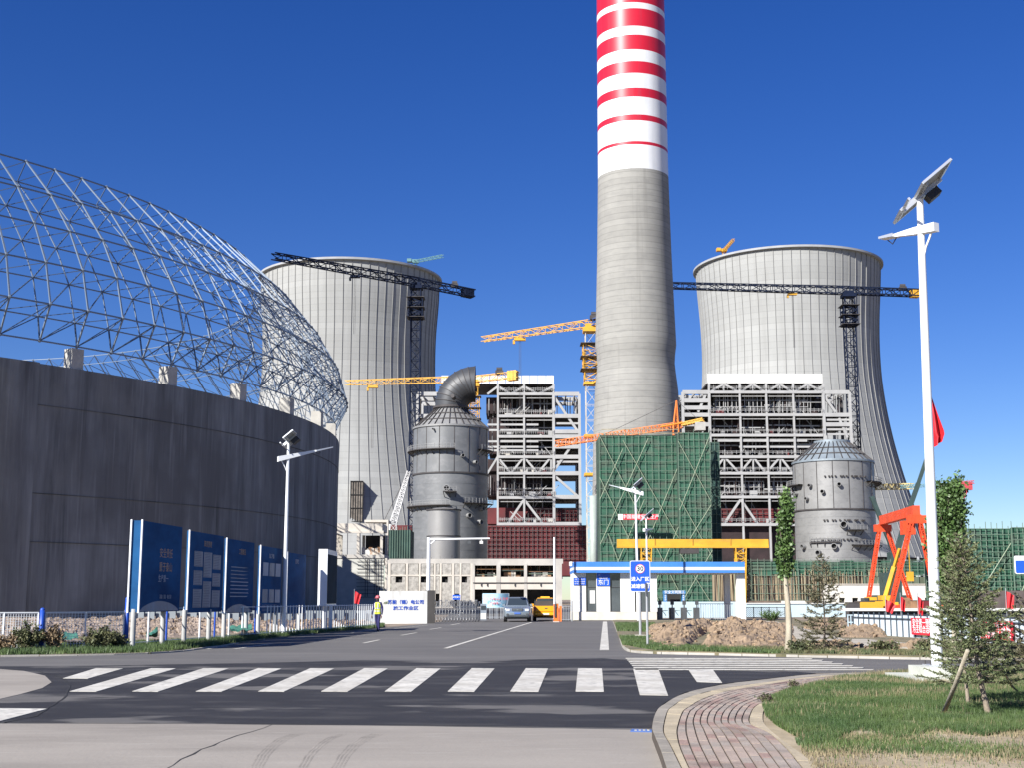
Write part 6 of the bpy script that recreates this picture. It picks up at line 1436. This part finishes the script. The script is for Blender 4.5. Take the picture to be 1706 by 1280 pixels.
# ================================================= trees
BARK = mat('pale_bark', (.36,.32,.24), .9, var=.18, scale=4, bump=.6, bscale=25, stretch=(1,1,.4)); BARKD = mat('dark_bark', (.12,.095,.075), .9, var=.25, scale=6, bump=.6, bscale=25)
LEAF = mat('poplar_leaf', (.05,.10,.025), .5, col2=(.10,.16,.045), scale=1.5, island=.4); NEED = mat('spruce_needle', (.10,.135,.055), .6, col2=(.175,.19,.085), scale=2, island=.35); NEED2 = mat('spruce_needle_dusty', (.085,.085,.045), .7, col2=(.15,.135,.07), scale=2, island=.35)
def leaves(pts, size, rng, elong=1.3):
    n = len(pts); a = rng.normal(size=(n,3)); a /= np.linalg.norm(a,axis=1)[:,None]; b = rng.normal(size=(n,3)); b -= a*(a*b).sum(1)[:,None]; b /= np.linalg.norm(b,axis=1)[:,None]
    s = size*rng.uniform(.6,1.3,(n,1)); V = np.stack([pts-a*s*.5, pts+b*s*elong*.45, pts+a*s*.5*1.1, pts-b*s*elong*.45],1); return V.reshape(-1,3)
def poplar(label, px, py, top_py, trunk_px, fol0_py, hwpx, seed, nleaf=7000, lean=0, nb=60):
    rng = np.random.default_rng(seed); rnd = random.Random(seed); b = G(px,py); b.z = .1; H = zat(top_py,b.y); t = thing('poplar_tree', label, 'tree', tuple(b)); r0 = trunk_px/2/F*b.y; z0 = zat(fol0_py,b.y); hw_ = hwpx/F*b.y
    ax = lambda z: Vector((b.x+lean*(z/H)+.05*math.sin(z*1.7), b.y+.04*math.sin(z*1.1), z))
    zs_ = [b.z-.1+ (H-b.z)*k/12 for k in range(13)]
    MB().pipe([ax(z) for z in zs_], [r0*(1.15 if k == 0 else 1-.85*k/12) for k in range(13)], 12).build('trunk', BARK, t, smooth=True)
    br = MB(); P = []
    for k in range(nb):
        z = z0-.1+(H-z0)*.97*(k/nb)**1.0; a = rnd.uniform(0,2*math.pi); L = hw_*rnd.uniform(.9,1.9)*(1-.55*((z-z0)/(H-z0))); p = ax(z); d = Vector((math.cos(a)*.42,math.sin(a)*.42,1)).normalized()
        pts = [p, p+d*L*.5+Vector((math.cos(a),math.sin(a),0))*L*.12, p+d*L+Vector((math.cos(a),math.sin(a),0))*L*.05]; br.pipe(pts, [r0*.22, r0*.13, .004], 5)
        clump = rnd.random() < .82
        m_ = int(nleaf/nb*(1.2 if clump else .25))
        for q in range(m_):
            f = rnd.uniform(.1,1.05); c = pts[0].lerp(pts[2],f); P.append((c.x+rnd.gauss(0,.10*hw_+.03), c.y+rnd.gauss(0,.10*hw_+.03), c.z+rnd.gauss(0,.10)))
    br.build('branches', BARKD, t, smooth=True); o = rawmesh('foliage', leaves(np.array(P), .085*b.y/40, rng)-np.array(tuple(b)), 4, LEAF, t); return t
poplar('slim poplar with a bare pale trunk left of the small spruce', 1313, 1092, 826, 12.5, 962, 17, 3, 5200, lean=.06, nb=64)
poplar('leafy green poplar directly right of the white lamp pole', 1590, 1092, 820, 11, 985, 44, 4, 16000, lean=.05, nb=100)
for k, (px, py) in enumerate(((1306,963),)): pass
def spruce(label, px, py, top_py, hwpx, seed, trunk_r, nw=26, m=NEED, bz=.1, nwid=.2, lean=0, needle=.032, low_py=None, dens=1.0, droop=-.05, tw=12, gap=.12):
    rng = np.random.default_rng(seed); rnd = random.Random(seed); b = G(px,py); b.z = bz; H = zat(top_py,b.y); t = thing('spruce_tree', label, 'tree', tuple(b)); hw_ = hwpx/F*b.y; zl = zat(low_py,b.y) if low_py else H*.15
    ax = lambda z: Vector((b.x+lean*(z/H)+.02*math.sin(z*3+seed), b.y+.02*math.sin(z*2.3), z)); n_ = 12
    MB().pipe([ax(bz-.05+(H-bz)*k/n_) for k in range(n_+1)], [trunk_r*(1.25 if k == 0 else 1-.9*k/n_) for k in range(n_+1)], 10).build('trunk', BARKD if m is NEED2 else mat('spruce_bark', (.24,.20,.15), .9, var=.3, scale=5, bump=.7, bscale=30), t, smooth=True)
    br = MB(); P = []; D = []
    for w in range(nw):
        f = w/(nw-1); z = zl+(H-zl)*f**.92; R0 = hw_*max(0,1-f)**.75*rnd.uniform(.85,1.1)+.04; k_ = rnd.randint(5,7) if f < .9 else 4; a0 = rnd.uniform(0,6.28)
        for q in range(k_):
            if rnd.random() < gap: continue
            a = a0+q*2*math.pi/k_+rnd.uniform(-.3,.3); L = R0*rnd.uniform(.6,1.12); dr = Vector((math.cos(a),math.sin(a),0)); p = ax(z); rise = (.10+.7*f)*L
            pts = [p, p+dr*L*.5+Vector((0,0,rise*.35+droop*L)), p+dr*L+Vector((0,0,rise))]
            br.pipe(pts, [trunk_r*.22*(1-f*.5), trunk_r*.12, .002], 4)
            side = dr.cross(Vector((0,0,1)))
            for s in range(int(tw*.62*L/hw_)+3):
                u = rnd.uniform(.12,1); c = pts[0].lerp(pts[1],u*2) if u < .5 else pts[1].lerp(pts[2],u*2-1); sg = rnd.choice((-1,1)); d2 = (dr*rnd.uniform(.5,1)+side*sg*rnd.uniform(.35,.95)+Vector((0,0,rnd.uniform(-.12,.4)))).normalized(); l2 = L*.34*(1.15-u*.75)*rnd.uniform(.5,1.2)+.02
                br.pipe([c, c+d2*l2], [.0035,.0015], 3)
                nn_ = int(dens*(l2/.0058)); 
                for j in range(nn_): tt = rnd.random(); v = c+d2*l2*tt; P.append(tuple(v)); D.append(tuple(d2))
            for j in range(int(dens*L/.02)): u = rnd.uniform(.25,1); c = pts[1].lerp(pts[2],u); P.append(tuple(c)); D.append(tuple(dr))
    br.build('branches', BARKD, t); P = np.array(P); D = np.array(D); n_ = len(P)
    r = rng.normal(size=(n_,3)); r /= np.linalg.norm(r,axis=1)[:,None]; d = D*.75+r*.75; d /= np.linalg.norm(d,axis=1)[:,None]; w = np.cross(d, rng.normal(size=(n_,3))); w /= np.linalg.norm(w,axis=1)[:,None]
    L_ = needle*rng.uniform(.6,1.3,(n_,1)); ww = needle*nwid; V = np.stack([P-w*ww, P+w*ww, P+d*L_],1).reshape(-1,3)-np.array(tuple(b)); rawmesh('foliage', V, 3, m, t); return t
spruce('dusty young spruce with brown lower branches by the bare-trunked poplar', 1375, 1092, 925, 54, 11, .035, 26, NEED2, needle=.07, low_py=1080, dens=.5, tw=15, gap=.25, nwid=.17)
spruce('taller front spruce propped with a slanting pole at right', 1648, 1207, 893, 92, 21, .04, 30, NEED, needle=.040, low_py=1138, dens=.8, tw=20, lean=-.28, gap=.22)
spruce('shorter spruce growing close behind the propped one', 1612, 1190, 925, 66, 33, .028, 24, NEED, needle=.040, low_py=1128, dens=.85, tw=17, lean=.0, gap=.3)
spruce('spreading spruce cut by the right edge of the picture', 1735, 1130, 985, 100, 41, .04, 20, NEED2, needle=.06, low_py=1118, dens=.5, tw=16, gap=.2)
def prop(label, a, b, r, m=BARK): o = MB().pipe([a, (Vector(a)+Vector(b))/2+Vector((.01,0,0)), b], [r*1.1, r, r*.9], 9).build('tree_prop', m, None, smooth=True); tag(o, label, 'prop', 'wooden props of the young trees')
q = G(1571,1207); q.z = .1; e = at(1612,1085,16.3); prop('slanting pale wooden prop leaning right into the front spruce', tuple(q), tuple(e), .028)
q = G(1690,1160); q.z = .1; e = at(1650,1085,20.5); prop('slanting wooden prop leaning left behind the front spruce', tuple(q), tuple(e), .022)
# weeds and shrubs
def shrub(label, px, py, h, w, n, m, seed, stems=40, zz=.04, ls=.05):
    rng = np.random.default_rng(seed); rnd = random.Random(seed); b = G(px,py); b.z = zz; t = thing('shrub', label, 'shrub', tuple(b)); br = MB(); P = []
    for k in range(stems):
        a = rnd.uniform(0,6.28); r_ = w*rnd.random()**.5; tip = b+Vector((math.cos(a)*r_, math.sin(a)*r_*.6, h*rnd.uniform(.55,1)*(1-.35*(r_/w)**2))); mid_ = b.lerp(tip,.5)+Vector((rnd.uniform(-.05,.05),0,.08)); br.pipe([b+Vector((math.cos(a)*r_*.3,math.sin(a)*r_*.2,0)), mid_, tip], [.008,.005,.002], 4)
        for j in range(n//stems): u = rnd.uniform(.15,1.03); c = (mid_.lerp(tip,u*2-1) if u > .5 else b.lerp(mid_,u*2)); P.append((c.x+rnd.gauss(0,.9*ls), c.y+rnd.gauss(0,.9*ls), max(.03, c.z+rnd.gauss(0,.9*ls))))
    br.build('stems', BARKD, t); rawmesh('foliage', leaves(np.array(P), ls, rng, 2)-np.array(tuple(b)), 4, m, t)
WEED = mat('weed_leaf', (.055,.075,.03), .7, col2=(.12,.115,.05), scale=3, island=.4); WEEDB = mat('brown_weed', (.13,.09,.05), .8, col2=(.22,.16,.09), scale=3, island=.4)
shrub('green and brown bushy weed left of the first blue fence post', 45, 1089, .95, .55, 2600, WEED, 1)
shrub('brown dry weed right of the first blue fence post', 88, 1088.5, .85, .35, 1600, WEEDB, 2)
shrub('wide green weed clump before the middle of the mesh fence', 165, 1087, .75, .62, 2600, WEED, 3)
shrub('low weed clump at the second blue fence post', 197, 1086, .6, .3, 1200, WEED, 4)
shrub('pale weed at the left border of the picture', 8, 1091, .55, .5, 1500, WEEDB, 5)
shrub('small dark shrub behind the chain-link fence', 1285, 1038, 1.0, 1.0, 2200, LEAF, 6, zz=0)
for k, px in enumerate((1335,1475,1545)): shrub(['straggly weed at the kerb by the small spruce','straggly weed on the soil ridge left of the hollow','straggly weed on the soil ridge by the lamp pole'][k], px, 1094, .35, .5, 700, WEED, 10+k, zz=.1)
shrub('creeping weed hanging over the inner pavement edge', 1276, 1186, .09, .12, 160, WEED, 20, zz=.115, ls=.022)
shrub('tall grass tuft at the far pavement edge', 1322, 1161, .12, .10, 140, WEED, 21, zz=.115, ls=.022)
# ================================================= vehicles
def loft(secs, caps=True):
    mb = MB(); n = len(secs[0]); vs = [p for s in secs for p in s]; fs = []
    for k in range(len(secs)-1):
        for i in range(n): j = (i+1) % n; fs.append((k*n+i, k*n+j, (k+1)*n+j, (k+1)*n+i))
    if caps: fs.append(tuple(range(n))[::-1]); fs.append(tuple(range((len(secs)-1)*n, len(secs)*n)))
    return mb.add(vs, fs)
def rsec(y, hw_, z0, z1, r=.12, top=1.0):
    """rounded rectangle across the car at length y; the top may be narrower"""
    r = min(r, (z1-z0)/2.1, hw_/2); pts = []
    for cx, cz, s in ((1,1,0),(-1,1,90),(-1,-1,180),(1,-1,270)):
        for k in range(4):
            t_ = R(s+30*k); hx_ = (hw_*(top if cz > 0 else 1)); pts.append((cx*(hx_-r)+r*math.cos(t_), y, (z1-r if cz > 0 else z0+r)+r*math.sin(t_)))
    return pts
TYRE = mat('tyre', (.02,.02,.02), .8); CHR = mat('chrome', (.5,.5,.5), .2, .9)
def car(name, label, cat, loc, rz, paint, pickup=False, W_=.93):
    t = thing(name, label, cat, loc, rz); B = lambda mb, n, m, p=t, **k: mb.build(n, m, p, world=False, **k)
    # front of the car at y = -2.35
    body = loft([rsec(-2.38,W_*.80,.48,.80,.1), rsec(-2.30,W_*.93,.36,.98,.12), rsec(-2.0,W_,.30,1.06,.14), rsec(-1.0,W_,.30,1.13,.14), rsec(0,W_,.30,1.14,.12), rsec(2.0,W_,.32,1.14,.12), rsec(2.35,W_*.97,.40,1.12,.14), rsec(2.42,W_*.9,.5,1.0,.12)])
    B(body, 'body', paint, smooth=True, angle=45)
    if pickup:
        cab = loft([rsec(-1.35,W_*.82,1.05,1.13,.05,.98), rsec(-.75,W_*.80,1.05,1.72,.12,.86), rsec(.35,W_*.80,1.05,1.74,.12,.86), rsec(.5,W_*.82,1.05,1.68,.12,.86)]); y1 = .5
    else:
        cab = loft([rsec(-1.25,W_*.9,1.05,1.13,.05,.97), rsec(-.62,W_*.88,1.05,1.74,.14,.84), rsec(1.7,W_*.88,1.05,1.78,.14,.84), rsec(2.25,W_*.88,1.05,1.45,.14,.88)]); y1 = 1.7
    B(cab, 'cabin', paint if pickup else paint, smooth=True, angle=45)
    gx = W_*.72
    B(MB().slab([(-gx*1.02,-1.17,1.16),(gx*1.02,-1.17,1.16),(gx*.88,-.66,1.66),(-gx*.88,-.66,1.66)], (0,-.035,.03)), 'windscreen', GLS)
    if pickup: B(MB().slab([(-gx*1.05,.52,1.12),(gx*1.05,.52,1.12),(gx*.94,.52,1.68),(-gx*.94,.52,1.68)], (0,.03,0)), 'rear_window', GLS)
    for s in (-1,1):
        B(MB().slab([(s*W_*.885,-.9,1.18),(s*W_*.885,y1-.1,1.18),(s*W_*.80,y1-.25,1.6),(s*W_*.80,-.55,1.6)], (s*.02,0,0)), 'side_window', GLS)
        B(MB().box(s*W_+s*.02-.09,s*W_+s*.02+.09,-.95,-.85,1.12,1.28), 'mirror', paint)
        h = B(loft([rsec(-2.41,.13,.78,.92,.04), rsec(-2.22,.16,.76,.95,.05)]), 'headlight', PANEL); h.location.x = s*W_*.70
        h = B(MB().tube((0,-2.42,.52),(0,-2.3,.52),.09,n=12), 'fog_lamp', GFR); h.location.x = s*W_*.72
        r_ = B(MB().box(-.09,.09,2.38,2.45,.78,1.05), 'tail_light', mat('tail_red',(.45,.02,.02),.3)); r_.location.x = s*W_*.84
        for y in (-1.5,1.45):
            w = B(MB().tube((s*(W_-.24),y,.36),(s*(W_+.01),y,.36),.36,n=24), 'wheel', TYRE, smooth=True, angle=40); B(MB().tube((s*(W_-.02),y,.36),(s*(W_+.02),y,.36),.22,n=16), 'rim', CHR, w)
    if not pickup:
        g_ = B(loft([rsec(-2.42,.40,.78,.95,.04), rsec(-2.3,.42,.76,.97,.04)]), 'grille', GFR)
        for z in (.82,.87,.92): B(MB().box(-.36,.36,-2.435,-2.415,z-.012,z+.012), 'grille_bar', CHR, g_)
        B(MB().tube((0,-2.44,.87),(0,-2.42,.87),.055,n=16), 'badge', CHR); B(MB().box(-.55,.55,-2.41,-2.34,.40,.50), 'lower_intake', GFR)
        B(MB().box(-.23,.23,-2.43,-2.40,.56,.68), 'number_plate', mat('plate_blue',(.05,.12,.4),.5))
        for s in (-1,1): B(MB().box(s*.62-.02,s*.62+.02,-.4,1.6,1.80,1.84), 'roof_rail', CHR)
    else:
        B(MB().box(-.72,.72,2.43,2.46,.72,1.12), 'tailgate', paint); B(MB().box(-.10,.10,2.46,2.49,.92,.98), 'tailgate_handle', GFR)
        B(loft([rsec(2.42,W_*.9,.42,.62,.05), rsec(2.56,W_*.86,.44,.60,.05)]), 'rear_bumper', paint); B(MB().box(-.24,.24,2.565,2.58,.46,.58), 'number_plate', PANEL)
        B(MB().box(-.35,.35,-.1,.1,1.75,1.83), 'beacon', mat('beacon_yellow',(.8,.5,.05),.3)); B(MB().box(-W_*.82,W_*.82,.7,.78,1.12,1.5).box(-W_*.82,W_*.82,2.2,2.26,1.12,1.2), 'bed_rack', DST)
    B(MB().box(-W_*.8,W_*.8,-2.0,2.0,.22,.34), 'underbody', TYRE)
    return t
SILV = mat('silver_paint', (.34,.40,.45), .22, .65, var=.03); YPT = mat('truck_yellow', (.75,.34,.01), .35, var=.04)
q = G(862,1037.5); car('parked_car', 'silver off-road car facing the camera in the gateway', 'car', (q.x,q.y+2.4,.008), 0, SILV, W_=.98)
q = G(910,1036); car('pickup_truck', 'yellow pickup truck seen from behind, beacon on its roof', 'pickup truck', (q.x,q.y+.6,.008), R(180)*0+0, YPT, True, W_=.95)
tr = bpy.data.objects['pickup_truck']; tr.rotation_euler = (0,0,R(180)); tr.location.y += 2.4
# ================================================= the worker walking by the gate
SKIN = mat('skin', (.30,.17,.12), .6); NAVY = mat('navy_cloth', (.022,.02,.10), .85, var=.2, scale=6); HIV = mat('hi_vis_yellow', (.62,.72,.05), .6, var=.05, scale=4); REFL = mat('reflective_grey', (.55,.56,.55), .4); HEL = mat('helmet_red', (.42,.10,.12), .35); BLC = mat('black_cloth', (.02,.02,.025), .8)
wq = G(629,1053.3); wk = thing('person', 'worker in navy overalls, yellow reflective vest and red helmet walking by the gate', 'person', (wq.x,wq.y,0), R(-26))
def skin(name, verts, edges, radii, m, parent, sub=1, root=0):
    me = bpy.data.meshes.new(name); me.from_pydata(verts, edges, []); o = bpy.data.objects.new(name, me); COL.objects.link(o); o.parent = parent; me.materials.append(m)
    o.modifiers.new('skin','SKIN'); me.skin_vertices
    for i, r_ in enumerate(radii): me.skin_vertices[0].data[i].radius = (r_, r_) if not isinstance(r_, tuple) else r_
    me.skin_vertices[0].data[root].use_root = True; s = o.modifiers.new('sub','SUBSURF'); s.levels = sub; s.render_levels = sub
    dg_ = bpy.context.evaluated_depsgraph_get(); m2_ = bpy.data.meshes.new_from_object(o.evaluated_get(dg_)); o.modifiers.clear(); o.data = m2_
    if not m2_.materials: m2_.materials.append(m)
    m2_.polygons.foreach_set('use_smooth',[True]*len(m2_.polygons)); return o
# one continuous clothed body: pelvis, spine, neck, arms, legs in mid-stride
V = [(0,0,.93),(0,0,1.12),(0,-.01,1.34),(0,-.01,1.45),(0,-.02,1.53),(0,-.03,1.66),
     (.17,0,1.42),(.25,.03,1.15),(.27,-.03,.92),(.27,-.06,.84), (-.17,0,1.42),(-.25,-.03,1.15),(-.26,-.10,.92),(-.26,-.14,.84),
     (.10,0,.88),(.11,-.10,.49),(.11,-.05,.10),(.11,-.17,.045), (-.10,0,.88),(-.10,.06,.49),(-.10,.20,.12),(-.10,.10,.045)]
E = [(0,1),(1,2),(2,3),(3,4),(4,5),(2,6),(6,7),(7,8),(8,9),(2,10),(10,11),(11,12),(12,13),(0,14),(14,15),(15,16),(16,17),(0,18),(18,19),(19,20),(20,21)]
Rd = [(.15,.11),(.145,.105),(.165,.11),(.09,.08),.055,(.075,.09),.075,.055,.042,.036,.075,.055,.042,.036,.10,.075,.055,.04,.10,.075,.055,.04]
body = skin('body', V, E, Rd, NAVY, wk, 2)
body.data.materials.append(SKIN); body.data.materials.append(BLC)
for p_ in body.data.polygons:
    z = p_.center.z; x = abs(p_.center.x)
    if z > 1.50: p_.material_index = 1
    elif z < .10: p_.material_index = 2
# hands with five fingers each
for s, hx_, hy_, hz_ in ((1,.27,-.07,.82),(-1,-.26,-.15,.82)):
    Vh = [(hx_,hy_,hz_),(hx_,hy_-.01,hz_-.08)]; Eh = [(0,1)]; Rh = [(.022,.03),(.020,.036)]
    for k in range(4): a_ = len(Vh); dy = -.03+.02*k; L_ = (.062,.072,.068,.052)[k]; Vh += [(hx_+.002,hy_+dy,hz_-.10),(hx_-s*.01,hy_+dy,hz_-.10-L_*.6),(hx_-s*.025,hy_+dy,hz_-.10-L_)]; Eh += [(1,a_),(a_,a_+1),(a_+1,a_+2)]; Rh += [.010,.009,.008]
    a_ = len(Vh); Vh += [(hx_-s*.01,hy_-.045,hz_-.04),(hx_-s*.015,hy_-.06,hz_-.09)]; Eh += [(0,a_),(a_,a_+1)]; Rh += [.012,.009]
    skin('hand', Vh, Eh, Rh, SKIN, wk, 1)
B = lambda mb, n, m, p=wk, **k: mb.build(n, m, p, world=False, **k)
hd_ = B(MB().ball((0,-.03,1.635),.098,16,12,(.86,1,1.15)), 'head', SKIN, smooth=True)
for s in (-1,1): B(MB().ball((s*.032,-.118,1.65),.011,8,5), 'eye', BLC, hd_, smooth=True); B(MB().ball((s*.086,-.02,1.64),.022,8,5,(.4,.8,1.2)), 'ear', SKIN, hd_, smooth=True)
B(MB().add([(-.014,-.12,1.655),(.014,-.12,1.655),(0,-.15,1.615),(-.018,-.122,1.61),(.018,-.122,1.61)], [(0,2,1),(0,3,2),(1,2,4),(3,4,2)]), 'nose', SKIN, hd_)
B(MB().lathe([(.080,-.075),(.088,-.035),(.085,.0)], (0,-.035,1.61), 16, -1.3, 1.3), 'face_mask', BLC, wk, smooth=True)
B(MB().ball((0,-.03,1.56),.09,12,8,(1,1,.5)), 'neck_scarf', BLC, wk, smooth=True)
B(MB().lathe([(.118,0),(.124,.02),(.12,.07),(.09,.12),(.04,.145),(.001,.15)], (0,-.025,1.675), 20), 'helmet', HEL, wk, smooth=True); B(MB().lathe([(.115,0),(.17,-.012),(.17,-.004),(.118,.012)], (0,-.03,1.68), 12, -.9, .9, close=False), 'helmet_peak', HEL, wk, smooth=True)
vest = MB(); n = 24; rows = [(.88,.185,.140),(1.0,.180,.135),(1.15,.178,.135),(1.30,.196,.142),(1.40,.186,.132),(1.465,.12,.105)]
vs = [(rx*math.cos(2*math.pi*i/n), -.008+ry*math.sin(2*math.pi*i/n), z) for z, rx, ry in rows for i in range(n)]
vest.add(vs, [(k*n+i, k*n+(i+1)%n, (k+1)*n+(i+1)%n, (k+1)*n+i) for k in range(len(rows)-1) for i in range(n)]); B(vest, 'vest', HIV, smooth=True)
for z, rx, ry in ((1.0,.185,.14),(1.14,.184,.141)):
    vs = [(rx*math.cos(2*math.pi*i/n), -.008+ry*math.sin(2*math.pi*i/n), z+dz) for dz in (0,.05) for i in range(n)]; B(MB().add(vs, [(i,(i+1)%n,n+(i+1)%n,n+i) for i in range(n)]), 'reflective_band', REFL, smooth=True)
B(MB().box(-.012,.012,-.158,-.13,.9,1.42), 'zip', BLC)
for s in (-1,1): B(MB().box(s*.10-.022,s*.10+.022,-.157,-.146,1.19,1.42), 'reflective_band', REFL)
